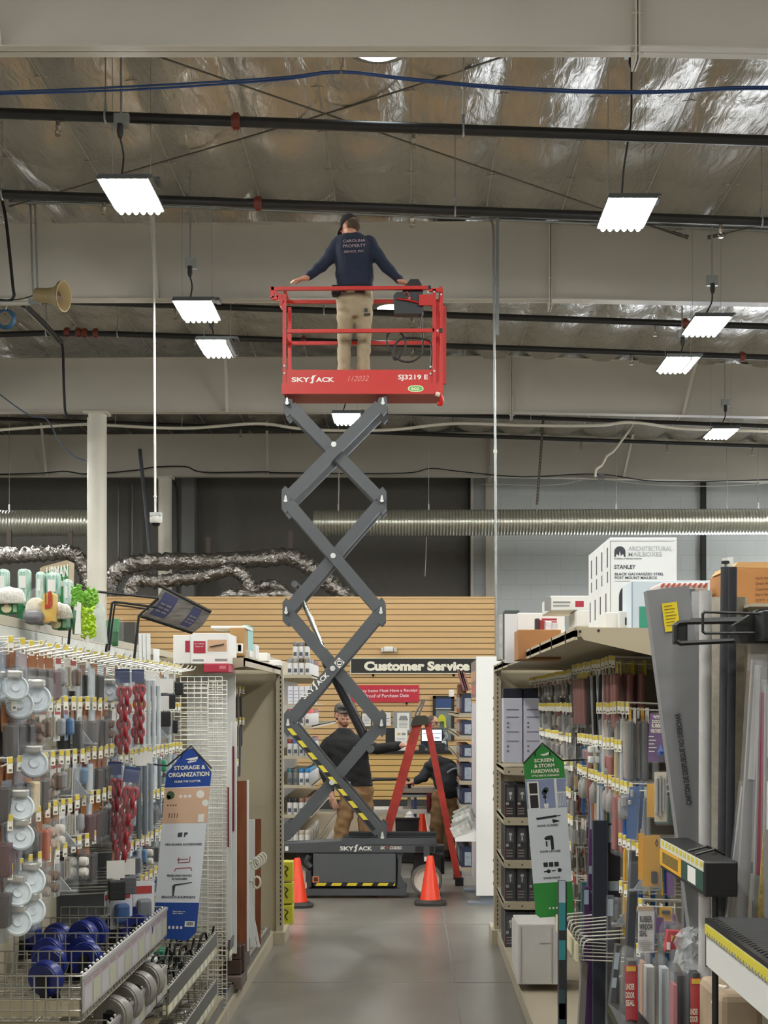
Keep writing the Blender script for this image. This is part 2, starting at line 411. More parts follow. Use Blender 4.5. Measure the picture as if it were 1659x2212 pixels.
# sprinkler mains
M_pipe = mat('dark_iron_pipe', '2d2b29', .38, .2, noise=.15, scale=5); M_rust = mat('red_coupling', '7d3a2b', .5); M_brass = mat('sprinkler_head', '8d8578', .35, .8)
PS = .036
def main_pipe(d, h0, r, x0, x1, heads, clamps, hangs, label, peak=None):
    X0 = (x0 - VX) / F * d; X1 = (x1 - VX) / F * d
    def pz(X): return CZ + h0 - (PS * X if peak is None else PS * abs(X - peak) + PS * peak)
    t = Thing('sprinkler_pipe', label, 'sprinkler pipe', (X0, d, pz(X0)), 'sprinkler pipes under the roof')
    b = MB(); n = 24; b.tube([(X0 + (X1 - X0) * i / n, d, pz(X0 + (X1 - X0) * i / n)) for i in range(n + 1)], r, 14); t.part('pipe', b, M_pipe, smooth=True)
    for px in clamps:
        X = (px - VX) / F * d; b = MB(); b.rod((X - .045, d, pz(X)), (X + .045, d, pz(X)), r * 1.28, 14); b.box((X - .03, d - .015, pz(X) - r * 1.6), (X + .03, d + .015, pz(X) + r * 1.6)); t.part('coupling', b, M_rust, smooth=True)
    for px in heads:
        X = (px - VX) / F * d; z = pz(X) - r; b = MB(); b.rod((X, d, z), (X, d, z - .06), .022, 8); b.rod((X, d, z - .06), (X, d, z - .1), .03, 8, .014)
        b.tube([(X - .02, d, z - .1), (X - .03, d, z - .125), (X, d, z - .15), (X + .03, d, z - .125), (X + .02, d, z - .1)], .006, 6); b.rod((X, d, z - .15), (X, d, z - .158), .033, 10); t.part('sprinkler_head', b, M_brass, smooth=True)
    for px in hangs:
        X = (px - VX) / F * d; z = pz(X); b = MB(); b.rod((X, d, z + r), (X, d, roofz(X) - .06), .007, 6)
        b.tube([(X, d - r * 1.12 * math.sin(a), z + r * 1.12 * math.cos(a)) for a in [i * 2 * math.pi / 16 for i in range(17)]], .011, 6); b.box((X - .014, d - .02, z + r), (X + .014, d + .02, z + r + .1)); t.part('pipe_hanger', b, M_galv)
main_pipe(14.44, 6.0, .056, -1200, 2700, (125, 893), (510,), (228, 1001), 'dark sprinkler pipe nearest the camera, below the blue cable')
main_pipe(16.8, 6.0, .056, -1200, 2700, (225, 890, 1557), (558,), (5, 983, 1645), 'dark sprinkler pipe crossing just above the head of the worker')
main_pipe(21.3, 6.0, .05, -1200, 2700, (379, 890, 1415), (1480,), (963, 700), 'dark sprinkler pipe passing behind the thighs of the lift worker')
main_pipe(23.5, 6.1, .05, -1200, 2700, (420, 656, 1364, 890), (145, 170, 183, 207, 656, 1604), (100, 254), 'dark sprinkler pipe passing behind the lower guard rail of the lift', peak=-5.8)
main_pipe(28.57, 6.0, .045, -900, 2300, (1285, 540), (), (1146, 590), 'dark sprinkler pipe hugging the third roof beam')
main_pipe(30.7, 6.0, .045, -900, 2300, (1256, 1442, 1626, 130, 520), (), (250, 393), 'farthest dark sprinkler pipe, beyond the third roof beam')
def cable(name, lab, cat, px, d, r, m, n=7, k=6, group=None, parent=None):
    dd = d if isinstance(d, (list, tuple)) else [d] * len(px)
    pts = smooth_path([at(x, y, e) for (x, y), e in zip(px, dd)], k); b = MB(); b.tube(pts, r, n)
    o = b.build(name, m, parent, smooth='all')
    if parent is None: tag(o, lab, cat, group)
    return o
M_blue = mat('blue_data_cable', '4667a8', .5); M_rod = mat('brace_rod', '6a655c', .45, .5)
cable('data_cable', 'upper strand of blue data cable sagging below the nearest beam', 'cable', [(-700,215),(-20,199),(300,186),(600,168),(737,154),(900,171),(1100,188),(1300,196),(1450,196),(1680,187),(2400,196)], 14.0, .011, M_blue, group='blue data cables')
cable('data_cable', 'lower strand of blue data cable sagging below the nearest beam', 'cable', [(-700,221),(-20,204),(300,193),(600,173),(737,157),(900,175),(1100,193),(1300,201),(1450,200),(1680,192),(2400,202)], 14.02, .011, M_blue, group='blue data cables')
b = MB(); p = at(737, 157, 14.0); b.tube(smooth_path([p, p + Vector((.0,0,.06)), p + Vector((.02,0,.1)), p + Vector((.02, 0, .5))]), .006, 6); b.lathe([(.0,-.02),(.02,-.02),(.02,.01)], p, 8)
tag(b.build('cable_hook', M_galv), 'wire hook holding the blue cables below the dome light', 'hook')
cable('brace_rod', 'dark bracing rod running from upper left down to the right lamp', 'bracing rod', [(330,118),(700,245),(1475,512)], [14.6,16,19.6], .011, M_rod, group='crossed bracing rods')
cable('brace_rod', 'bracing rod running from upper centre down to the far left', 'bracing rod', [(1100,118),(690,250),(20,446)], [14.6,16.4,19.6], .011, M_rod, group='crossed bracing rods')
def turnbuckle(px, d, lab):
    a, c = at(*px[0], d), at(*px[1], d); v = (c - a).normalized(); t = Thing('brace_rod', lab, 'bracing rod', a, 'crossed bracing rods')
    b = MB(); b.rod(a, c, .01, 6); t.part('rod', b, M_rod); b = MB(); b.rod(c - v * .18, c - v * .02, .025, 8); b.rod(c, c + v * .06, .03, 8); t.part('eye_nut', b, M_rod)
turnbuckle([(1370,475),(1478,510)], 19.55, 'short bracing rod with eye nut right of the upper right lamp')
turnbuckle([(1660,482),(1538,511)], 19.55, 'short bracing rod with eye nut at the right edge of view')
# conduits and camera pole in front of the second beam
t = Thing('drop_conduit', 'thin grey conduit dropping from the second beam past the red basket', 'conduit', at(1070, 1822, 19.3))
b = MB(); b.tube(smooth_path([at(940,462,19.5), at(1040,466,19.5), at(1060,476,19.45), at(1066,505,19.35), at(1066.5,600,19.3), at(1070,1000,19.3), at(1073,1822,19.3)], 8), .018, 8); t.part('conduit', b, M_galv, smooth='all')
b = MB(); b.box(at(1071, 722, 19.35), at(1077.5, 465, 19.4)); t.part('channel_strut', b, M_galv)
b = MB()
for y in (610, 975, 600): b.rod(at(1069.5, y + 4, 19.3), at(1069.5, y - 4, 19.3), .026, 8)
t.part('coupling', b, M_galv)
t = Thing('conduit_run', 'pair of grey conduits running along the top of the second beam', 'conduit', at(20, 445, 19.6))
for dy in (0, 7):
    b = MB(); b.tube(smooth_path([at(20,430+dy,19.66), at(400,440+dy,19.66), at(940,462+dy,19.66), at(1690,493+dy,19.66)]), .02, 8); t.part('conduit', b, M_galv, smooth='all')
for x in (66, 76):
    b = MB(); b.tube(smooth_path([at(x-10,440,19.66), at(x-2,443,19.66), at(x,455,19.6), at(x+3,560,19.6), at(x+6,640,19.6)]), .014, 7); t.part('conduit', b, M_galv, smooth='all')
t = Thing('dome_camera', 'white dome security camera on a long white ceiling pole', 'security camera', at(336, 1136, 19.2))
M_wp = mat('white_plastic', 'e4e3dc', .4)
b = MB(); b.rod(at(332,468,19.2), at(335.5,1112,19.2), .016, 10); b.rod(at(335, 1071, 19.2), at(335, 1074, 19.2), .024, 10); t.part('pole', b, M_wp, smooth=True)
p = at(337, 1121, 19.2); b = MB(); b.cbox(p + Vector((0,0,.06)), (.15,.14,.05)); t.part('mount_box', b, mat('mount_box', 'b9bcb8', .5))
b = MB(); b.lathe([(.05,.04),(.085,.03),(.088,-.035),(.075,-.06),(.062,-.06)], p, 24); t.part('housing', b, M_wp, smooth=True)
b = MB(); b.lathe([(.06,-.04)] + [(.06*math.cos(a), -.06-.05*math.sin(a)) for a in [i*math.pi/16 for i in range(9)]], p, 24); t.part('camera_dome', b, mat('smoked_dome', '16181a', .1), smooth='all')
# horn loudspeaker on its arm
t = Thing('horn_speaker', 'beige horn loudspeaker on a bracket at upper left', 'loudspeaker', at(100, 640, 19.1))
Mx = Matrix.Rotation(R(90), 4, 'Y') @ Matrix.Identity(4); Mx = Matrix.Rotation(R(-14), 4, 'Z') @ Matrix.Rotation(R(6), 4, 'Y') @ Mx
M_horn = mat('horn_beige', 'a08c62', .5)
b = MB(); b.lathe([(.0,-.02),(.085,-.02),(.1,.0),(.1,.14),(.112,.24),(.15,.32),(.205,.37),(.21,.41),(.195,.41),(.14,.34),(.1,.25),(.05,.12),(0,.1)], at(80, 638, 19.1), 28, Mx); t.part('horn', b, M_horn, smooth=50)
b = MB(); b.lathe([(0,.26),(.07,.26),(.06,.33),(0,.35)], at(80,638,19.1), 16, Mx); t.part('driver_cone', b, mat('horn_inside', '4a2f24', .6), smooth=True)
b = MB(); b.bar(at(62,648,19.1), at(88,655,19.1), .05, .05); b.bar(at(-40,653,19.15), at(88,655,19.1), .04, .03); t.part('bracket', b, M_galv)
b = MB(); b.bar(at(-40,657.5,19.12), at(65,655.5,19.12), .06, .035); t.part('arm', b, M_white)
b = MB(); b.tube(smooth_path([at(2,420,19.3), at(12,470,19.3), at(20,540,19.25), at(28,620,19.2), at(30,640,19.2), at(18,650,19.2), at(-20,646,19.2)]), .022, 8); t.part('cable', b, M_blk, smooth='all')
b = MB(); b.tube(smooth_path([at(25,648,19.1), at(50,645,19.1), at(75,637,19.1)]), .008, 6); t.part('wire', b, M_blk)
b = MB(); c = at(11, 688, 19.0)
for q in range(4): b.tube([c + Vector(((.105 + .008 * q) * math.cos(a), .012 * q, (.112 + .006 * q) * math.sin(a))) for a in [i * 2 * math.pi / 28 for i in range(28)]], .014, 7, closed=True)
tag(b.build('cable_coil', mat('teal_cable', '1f4d70', .5), smooth='all'), 'blue coil of cable hanging below the horn loudspeaker', 'cable coil')
b = MB(); b.tube(smooth_path([at(11,671,19), at(14,664,19), at(15,656,19.1)]), .006, 6); b.build('tie', M_white, bpy.data.objects['cable_coil'])
cable('branch_pipe', 'dark branch pipe slanting below the horn loudspeaker', 'pipe', [(48,655),(90,695),(130,738)], [21,22.2,23.4], .05, M_pipe, 12)
cable('hose', 'black hose looping down from the far sprinkler pipe at left', 'hose', [(133,738),(136,760),(137,800),(139,860),(142,893),(155,900),(190,898)], 25, .025, M_blk)
cable('cable_run', 'loose black cable strung along the fourth beam at left', 'cable', [(-20,1025),(90,1022),(140,1018),(190,1024),(290,1016),(335,1009),(400,1008),(440,1020),(570,1019),(590,1021),(700,1022)], 34.8, .018, M_blk)
cable('cable_run', 'loose black cable strung along the fourth beam at right', 'cable', [(640,1022),(870,1022),(930,1012),(1000,1019),(1130,1030),(1290,1024),(1420,1040),(1600,1038),(1680,1034)], 34.8, .014, M_blk)
M_wc = mat('white_cable', 'cfc9b8', .5)
cable('cable_bundle', 'pale cable bundle swagged in front of the far pipes', 'cable', [(-20,930),(170,917),(240,919),(400,925),(555,915),(640,925),(730,930),(850,928),(980,915),(1140,919),(1290,919),(1365,912),(1480,926),(1680,932)], 28.2, .032, M_wc, 8)
cable('cable_drop', 'pale sagging cable tail dropping to a junction box', 'cable', [(1372,905),(1368,915),(1348,945),(1325,975),(1311,985),(1300,1005),(1288,1014),(1286,1030)], 29.5, .025, M_wc, 8)
cable('blue_cable', 'blue cable draped down past the near column at left', 'cable', [(-10,845),(60,895),(100,905),(130,955),(160,985),(185,995)], 26.8, .014, mat('slate_cable', '56617a', .5))
cable('cable_line', 'thin pale wire sagging below the fourth beam at right', 'cable', [(1040,1046),(1200,1047),(1280,1034),(1400,1046),(1540,1050),(1680,1042)], 34.6, .012, M_wc)
b = MB(); b.box(at(1293,1038,34.7), at(1305,1024,34.8)); tag(b.build('junction_box', mat('grey_box', '8c9095', .5)), 'small grey junction box on the fourth roof beam', 'junction box')
t = Thing('channel_strut', 'slotted dark channel strut hanging above the right duct', 'hanging strut', at(1160, 1090, 30))
b = MB(); b.bar(at(1174,896,30), at(1160,1090,30), .05, .04, (0,1,0)); t.part('strut', b, mat('dark_strut', '3a3834', .5))
b = MB()
for i in range(28):
    q = at(1174 - 14 * i / 27.5, 899 + 190 * i / 27.5, 29.975); b.cbox(q, (.02, .012, .03))
t.part('slots', b, mat('slot_shine', '9a8a5a', .5))
b = MB(); q = at(1160, 1090, 30); b.rod(q, at(1160, 1103, 31.5), .01, 6); t.part('hook', b, M_galv)
# spiral ducts
M_duct = mat('spiral_duct', 'c6c6b8', .3, .8, noise=.12, scale=3)
def duct(x0, x1, yc0, yc1, d, r, label, hangers):
    a, c = at(x0, yc0, d), at(x1, yc1, d); t = Thing('spiral_duct', label, 'air duct', a, 'round ventilation ducts'); L = (c - a).length
    prof = []; n = int(L / .075)
    for i in range(n):
        z = L * i / n; prof += [(r, z), (r, z + .052), (r + .009, z + .06), (r + .009, z + .068)]
    prof = [(r * .97, 0)] + prof
    Md = (c - a).to_track_quat('Z', 'Y').to_matrix().to_4x4(); b = MB(); b.lathe(prof, a, 36, Md); t.part('duct_shell', b, M_duct, smooth=60)
    for px in hangers:
        f = (px - x0) / (x1 - x0); q = a + (c - a) * f; b = MB(); b.rod(q + Vector((0,0,r+.01)), (q.x, d, roofz(q.x) - .2), .009, 6); b.box(q + Vector((-.02,-.02,r)), q + Vector((.02,.02,r+.14))); t.part('hanger', b, M_galv)
duct(678, 2300, 1130, 1125, 33, .305, 'long spiral duct across the right half of view', (731, 926, 1331, 1570, 1638))
duct(-700, 205, 1132, 1130, 33, .305, 'short visible spiral duct at the left behind the near column', (20,))
# crinkled foil flexible ducts behind the slatwall
def crinkle_mat():
    m = mat('crinkled_foil', 'a19d97', .22, .92); nt = m.node_tree; b = nt.nodes['Principled BSDF']; tc = nt.nodes.new('ShaderNodeTexCoord')
    n = nt.nodes.new('ShaderNodeTexNoise'); n.inputs['Scale'].default_value = 7; n.inputs['Distortion'].default_value = .7; n.inputs['Detail'].default_value = 5; nt.links.new(tc.outputs['Object'], n.inputs['Vector'])
    bp = nt.nodes.new('ShaderNodeBump'); bp.inputs['Strength'].default_value = .75; bp.inputs['Distance'].default_value = .1; nt.links.new(n.outputs[0], bp.inputs['Height']); nt.links.new(bp.outputs[0], b.inputs['Normal'])
    return m
M_crk = crinkle_mat()
def flex(px, d, r, label, straps=()):
    pts = smooth_path([at(x, y, d) for x, y in px], 9); rnd = random.Random(len(px) * 7 + int(r * 1000))
    rr = [r * (1 + .1 * math.sin(i * 2.3) + rnd.uniform(-.06, .06)) for i in range(len(pts))]
    b = MB(); b.tube(pts, rr, 18); t = Thing('flexible_duct', label, 'foil duct', pts[0], 'crinkled foil ducts')
    for i, v in enumerate(b.v):
        b.v[i] = tuple(Vector(v) + Vector((rnd.uniform(-.02, .02), rnd.uniform(-.02, .02), rnd.uniform(-.02, .02))))
    t.part('duct_sleeve', b, M_crk, smooth='all')
    for x, y in straps:
        q = at(x, y, d); b = MB(); b.box(q + Vector((-.05, -.03, -.05)), q + Vector((.05, .03, .35))); t.part('strap', b, mat('strap_brown', '4b4036', .6))
flex([(-30,1200),(20,1200),(80,1197),(140,1193),(165,1202),(183,1228),(192,1262),(205,1300)], 30, .17, 'foil duct behind the mops at far left', ((20,1180),(152,1182)))
flex([(228,1310),(235,1268),(258,1232),(300,1217),(360,1213),(450,1213),(560,1208),(622,1203),(665,1222),(700,1250),(735,1280),(770,1310)], 31, .19, 'long foil duct arching behind the grey scissor arms', ((450,1195),(628,1180)))
flex([(275,1315),(281,1278),(300,1254),(345,1256),(400,1250),(450,1243),(495,1230),(525,1243),(538,1270),(540,1300)], 30, .15, 'shorter foil duct bending down above the slatwall')
flex([(470,1297),(500,1284),(560,1288),(610,1284),(640,1300)], 29.3, .11, 'low foil duct lying along the top of the slatwall')
flex([(545,1276),(580,1263),(610,1275),(625,1300)], 30.3, .12, 'small dark foil duct stub beside the scissor arms')
cable('wall_conduit', 'long slanting grey conduit left of the farther column', 'conduit', [(302,970),(318,1130),(330,1270)], 33.5, .045, mat('slate_conduit', '4d5057', .5), 10)
for i, (x, y) in enumerate(((256, 1190), (286, 1185))):
    cable('riser_pipe', ('left' if i == 0 else 'right') + ' one of two thin riser pipes on the dark back wall', 'pipe', [(x,1040),(x,1110),(x,y+20)], 37.3, .03, mat('riser_grey', '757575', .4, .4), 8, group='riser pipes on the dark wall')
cable('wall_cable', 'black cable clipped beside the farther column', 'cable', [(376,1042),(382,1060),(383,1110),(384,1180),(383,1290)], 35.5, .035, M_blk)
for x, y0, y1, d in ((734, 985, 1105, 33), (921, 1160, 1245, 33)):
    cable('pull_cord', 'thin cord hanging ' + ('above' if x == 734 else 'below') + ' the right spiral duct', 'cord', [(x,y0),(x-1,(y0+y1)/2),(x-3,y1)], d - .4, .007, M_wc, 5, group='cords by the right duct')
# ================================================================ scissor lift
DN = 14.0
M_red = mat('lift_red_paint', 'bd1f17', .38, noise=.04, scale=3); M_gry = mat('lift_grey_paint', '4d5154', .42, noise=.05, scale=3)
M_chr = mat('chrome_pin', 'd5d6d4', .35, .3); M_dk = mat('dark_rubber', '1d1d1e', .6); M_yel = mat('hazard_yellow', 'ddc93f', .5)
M_wht = mat('white_print', 'eceae4', .5); M_rod2 = mat('chrome_rod', 'd9dbd0', .12, 1.)
LB = at(780, 1940, 14.2); LB.z = 0
lift = Thing('scissor_lift', 'red and grey scissor lift raised high with a worker in its basket', 'scissor lift', LB)
def q3(x, y, d): return at(x, y, d)
def plate(b, poly, d0, d1):
    """pixel polygon measured on the lift front plane, extruded from d0 to d1 at its true size"""
    b.prism([(at(x, y, DN).x, at(x, y, DN).z) for x, y in poly], d0, d1)
DF = 14.46                                          # far side of the machine
def rect(x0, y0, x1, y1): return [(x0, y0), (x1, y0), (x1, y1), (x0, y1)]
# --- scissor arms
PINS = [(721, 960), (719.6, 1200.5), (718.6, 1444), (717, 1690)]
JL = [(620, 868), (617, 1079), (618, 1320), (622, 1562), (618, 1806)]; JR = [(827, 868), (825, 1079), (823, 1320), (824, 1563), (826, 1806)]
arms = []
for k in range(4): arms += [(k, JL[k], JR[k+1]), (k, JR[k], JL[k+1])]
FRONT = {0: 'R', 1: 'L', 2: 'R', 3: 'L'}
def arm_poly(p, q, w=12.6):
    (x0, y0), (x1, y1) = p, q; L = math.hypot(x1-x0, y1-y0); tx, ty = (x1-x0)/L, (y1-y0)/L; nx_, ny_ = -ty*w, tx*w; e = 10
    a = [(x0+nx_+tx*e, y0+ny_+ty*e), (x1+nx_-tx*e, y1+ny_-ty*e), (x1-nx_-tx*e, y1-ny_-ty*e), (x0-nx_+tx*e, y0-ny_+ty*e)]
    return a, (tx, ty, nx_, ny_)
armobj = {}
for far in (0, 1):
    for k, p, q in arms:
        side = 'L' if p in JL else 'R'; fr = FRONT[k] == side
        off = 0 if fr else .06
        d0 = ((DN + off) if not far else (DF - .05 - off)) + .0016 * k
        b = MB(); a, (tx, ty, nx_, ny_) = arm_poly(p, q); plate(b, a, d0, d0 + .05)
        for (x, y), sg in ((p, 1), (q, -1)):
            o_ = 1 if x > 720 else -1; s_ = 1 if (q[1] - p[1]) * sg > 0 else -1
            plate(b, [(x - 9*o_, y - s_*9), (x + 7*o_, y - s_*12), (x + 9*o_, y - s_*6), (x + 9*o_, y + s_*20), (x + 1*o_, y + s_*30), (x - 14*o_, y + s_*14)], d0 + .0036 + .0004 * (side == 'L'), d0 + .047)
        o = lift.part('scissor_arm', b, M_gry)
        if not far: armobj[(k, side)] = o
# pins and cross tubes
for i, (x, y) in enumerate(PINS):
    b = MB(); c = at(x, y, DN); c.y = DN; b.rod(c + Vector((0,-.012,0)), c + Vector((0,.0,0)), .027, 16); b.rod(c + Vector((0,-.016,0)), c + Vector((0,-.01,0)), .012, 8); lift.part('pivot_pin', b, M_chr, smooth=True)
    b = MB(); b.rod((c.x, DN + .01, c.z), (c.x, DF - .01, c.z), .03, 12); lift.part('cross_tube', b, M_gry, smooth=True)
for (x, y) in JL[:4] + JR:
    c = at(x, y, DN); b = MB(); b.rod((c.x, DN + .02, c.z), (c.x, DF - .02, c.z), .026, 12); lift.part('joint_tube', b, M_gry)
    b = MB(); b.prism([(c.x + .022 * math.cos(t) * (1 if math.sin(t) < 0 else .55), c.z + .03 * math.sin(t) * (1 if math.sin(t) < 0 else 1.5)) for t in [i * math.pi / 8 for i in range(16)]], DN - .008, DN + .002); lift.part('lock_plate', b, M_chr)
# hazard tape on the lowest front arm
def along(p, q, t0, t1, w0, w1, sk=0):
    (x0, y0), (x1, y1) = p, q; L = math.hypot(x1-x0, y1-y0); tx, ty = (x1-x0)/L, (y1-y0)/L; nx_, ny_ = -ty, tx
    P = lambda t, w, s_: (x0+tx*(t+s_)+nx_*w, y0+ty*(t+s_)+ny_*w)
    return [P(t0, w0, 0), P(t1, w0, 0), P(t1, w1, sk), P(t0, w1, sk)]
p, q = JL[3], JR[4]; L = math.hypot(q[0]-p[0], q[1]-p[1]); b = MB(); b.use(0); plate(b, along(p, q, 12, L - 22, 1, 9), DN - .003, DN); b.use(1)
for i in range(8):
    t = 14 + i * 34
    if i == 3: t += 2
    plate(b, along(p, q, t, t + 19, 1, 9, -6), DN - .006, DN)
b.build('hazard_tape', [M_dk, M_yel], armobj[(3, 'L')], off=LB)
# lettering and a round warning decal on the third arm
def px_text(body, x0, y0, x1, y1, h, d, mm, parent, name='lettering', off=LB, **kw):
    """lettering along the pixel baseline (x0,y0)-(x1,y1), cap height h, on the plane at depth d"""
    o = at(x0, y0, DN); e = at(x1, y1, DN); o.y = e.y = d; u = e - o; n = Vector((0,-1,0)); v = n.cross(u).normalized() * (h / F * DN)
    b = MB(); b.text(body, o, u, v, **kw); return b.build(name, mm, parent, off=off)
def logo(x0, y0, x1, y1, h, d, parent):
    dx, dy = (x1-x0), (y1-y0); L = math.hypot(dx, dy); ux, uy = dx/L, dy/L; vx, vy = uy, -ux
    px_text('SKY', x0, y0, x0 + dx*.43, y0 + dy*.43, h, d, M_wht, parent, bold=.03); px_text('ACK', x0 + dx*.57, y0 + dy*.57, x1, y1, h, d, M_wht, parent, bold=.03)
    b = MB(); P = lambda t, w: (x0 + dx*t + vx*w*h, y0 + dy*t + vy*w*h)
    for pol in ([P(.43,-.25), P(.5,-.3), P(.53,1.0), P(.585,1.45), P(.55,1.45), P(.49,1.05), P(.47,.1), P(.44,-.05)], [P(.445,.62), P(.475,.62), P(.525,1.4), P(.5,1.4)]): plate(b, pol, d - .0015, d)
    b.build('lettering', M_wht, parent, off=LB)
logo(658, 1511, 712, 1459.5, 11, DN - .001, armobj[(2, 'R')])
b = MB(); b.use(0); plate(b, [(732,1420),(744.5,1431),(733,1444),(721.5,1432)], DN - .003, DN); b.use(1)
cx, cy = 733, 1432; ring = [(cx + 7.5*math.cos(t), cy + 7.5*math.sin(t)) for t in [i*math.pi/10 for i in range(20)]]
for i in range(20):
    (x0, y0), (x1, y1) = ring[i], ring[(i+1) % 20]; plate(b, [(x0,y0),(x1,y1),(cx+(x1-cx)*.75,cy+(y1-cy)*.75),(cx+(x0-cx)*.75,cy+(y0-cy)*.75)], DN - .0045, DN - .003)
plate(b, [(729,1434),(737,1434),(737,1431),(733,1429),(729,1431)], DN - .0045, DN - .003)
b.build('warning_decal', [M_wht, M_dk], armobj[(2, 'R')], off=LB)
# --- hydraulic cylinder
b = MB(); b.rod(at(648, 1283, 14.25), at(724, 1462, 14.25), .026, 16); lift.part('piston_rod', b, M_rod2, smooth=True)
b = MB(); b.rod(at(709, 1432, 14.25), at(797, 1610, 14.25), .052, 20); b.rod(at(706, 1426, 14.25), at(712, 1440, 14.25), .06, 18); lift.part('cylinder_barrel', b, mat('black_barrel', '26262a', .3), smooth=True)
b = MB(); c = at(640, 1265, 14.25); b.rod((c.x, DN + .05, c.z), (c.x, DF - .05, c.z), .035, 12); lift.part('cylinder_mount', b, M_gry, smooth=True); b = MB(); c = at(801, 1618, 14.25); b.rod((c.x, DN + .05, c.z), (c.x, DF - .05, c.z), .035, 12); lift.part('cylinder_mount', b, M_gry, smooth=True)
# --- basket
RW = 7.4 / F * DN
def rail(px, d, name='guard_rail', w=RW, m=None):
    b = MB()
    for (x0, y0), (x1, y1) in zip(px[:-1], px[1:]):
        a, c = at(x0, y0, DN), at(x1, y1, DN); a.y = c.y = d; b.bar(a, c, w, w, (0, 1, 0))
    return lift.part(name, b, m or M_red)
rail([(586, 624), (925, 622)], DN); rail([(588, 620), (588, 644), (601, 643)], DN); rail([(594, 628), (611, 656)], DN)
rail([(614.5, 636), (614.5, 852)], DN, 'guard_post'); rail([(620, 716), (938, 714)], DN); rail([(938, 626), (938, 830)], DN, 'guard_post')
rail([(945, 640), (945, 828)], DN + .22, 'guard_post'); rail([(953.5, 634), (953.5, 832)], DN, 'guard_post', RW * .9); rail([(925, 626), (957, 628)], DN)
rail([(605, 624), (950, 622)], DF); rail([(617, 636), (617, 845)], DF, 'guard_post'); rail([(620, 716), (948, 715)], DF); rail([(948, 628), (948, 845)], DF, 'guard_post'); rail([(962, 640), (962, 812)], DF - .1, 'gate_post')
b = MB()
for y in (622, 716):
    for x in (614, 952):
        a = at(x, y, DN); b.bar(a, (a.x, DF, a.z), RW * .9, RW * .9)
lift.part('end_rail', b, M_red)
b = MB(); plate(b, [(585,620),(597,620),(597,630),(590,640),(600,646),(600,651),(586,648)], DN - .008, DN + .006); plate(b, [(600,636),(618,636),(618,660),(609,668),(604,660)], DN - .006, DN + .03); lift.part('rail_latch', b, M_red)
b = MB(); plate(b, rect(615, 799, 931, 831), DN - .004, DN + .01); plate(b, rect(930, 797, 944, 830), DN + .0, DN + .012); plate(b, rect(609, 829, 956, 851.5), DN - .02, DN + .015); plate(b, rect(945, 826, 957, 851), DN - .022, DN + .02)
lift.part('toe_board', b, M_red)
b = MB(); a = at(612, 851, DN); c = at(955, 843, DN); b.box((a.x, DN, a.z), (c.x, DF - .03, c.z)); plate(b, rect(615, 799, 950, 850), DF - .02, DF); lift.part('platform_deck', b, mat('lift_red_shaded', '9a1d17', .5))  # deck red darkened to put the underside's shade into its colour
b = MB(); c = at(950, 862, DN - .01); b.tube(smooth_path([at(940,849,DN-.02), at(948,851,DN-.02), at(954,862,DN-.02), at(953,872,DN-.0), at(946,872,DN+.02)]), .022, 8); lift.part('step_hook', b, M_red, smooth=True)
b = MB(); b.rod(at(941, 850, DN - .05), at(950, 853, DN - .05), .022, 10); lift.part('end_stub', b, mat('stub_cream', 'e8d4c0', .3))  # short cream rod at the right end of the toe board
b = MB()
for x, y in ((614, 790), (614, 806), (930, 792), (930, 807), (938, 801), (925, 631), (938, 630), (953, 636), (945, 714)):
    b.rod(at(x, y, DN - .03), at(x, y, DN), .011, 8)
lift.part('bolt', b, M_chr)
b = MB(); b.bbox(at(924, 625, DN - .02), at(931, 619, DN + .02)); b.bbox(at(950, 718, DN - .03), at(956, 711, DN + .02)); lift.part('rail_end_cap', b, M_dk)
tb = bpy.data.objects['toe_board']
logo(630, 825.5, 722, 825.5, 10.5, DN - .005, tb)
px_text('SJ3219 E', 860, 823, 924.5, 823, 13.5, DN - .005, M_wht, tb, bold=.02)
px_text('112032', 751, 824, 797, 822.5, 11, DN - .005, mat('pale_scrawl', 'd99a90', .5), tb, shear=.4, bold=-.008, name='handwriting')
b = MB(); b.use(0); e = lambda rx, ry: [(898 + rx*math.copysign(abs(math.cos(t))**.6, math.cos(t)), 840.5 + ry*math.sin(t)) for t in [i*math.pi/12 for i in range(24)]]
plate(b, e(17, 7), DN - .024, DN - .02); b.use(1); plate(b, e(14.5, 5.2), DN - .0255, DN - .024); b.build('eco_sticker', [mat('cream_print', 'dfe2b8', .5), mat('eco_green', '55b155', .5)], tb, off=LB)
px_text('eco', 888, 844, 906, 844, 6, DN - .0258, mat('cream_print', 'dfe2b8'), tb, bold=.03)
# control box, cable loops
M_cb = mat('control_box_dark', '25282c', .5)
b = MB(); b.prism([(at(x, y, DN).x, at(x, y, DN).z) for x, y in [(850,637),(857,629),(914,629),(915,672),(911,676),(851,676)]], DN + .02, DN + .16); lift.part('control_box', b, M_cb)
b = MB(); b.prism([(at(x, y, DN).x, at(x, y, DN).z) for x, y in [(872,620),(880,608),(887,600),(904,600),(911,612),(914,624),(914,630),(868,630)]], DN + .04, DN + .15); lift.part('control_hood', b, mat('black_hood', '141518', .6))
b = MB(); b.tube([at(857,645,DN), at(880,648,DN), at(906,654,DN), at(934,661,DN)], .009, 6); b.bbox(at(905,636,DN-.02), at(936,661,DN+.01)); lift.part('box_bracket', b, M_red)
b = MB(); b.tube([at(872,636,DN), at(879,630,DN), at(885,640,DN)], .006, 6); b.rod(at(884,648,DN-.01), at(884,642,DN-.01), .016, 8); lift.part('toggle', b, mat('red_toggle', 'b4504a', .5))
px = [(909,672),(910,700),(913,735),(911,765),(889,781),(862,777),(841,753),(836,727),(852,713),(870,724),(876,745),(865,769),(852,776),(849,753),(865,734),(884,730),(918,733),(931,742),(933,772),(930,799)]
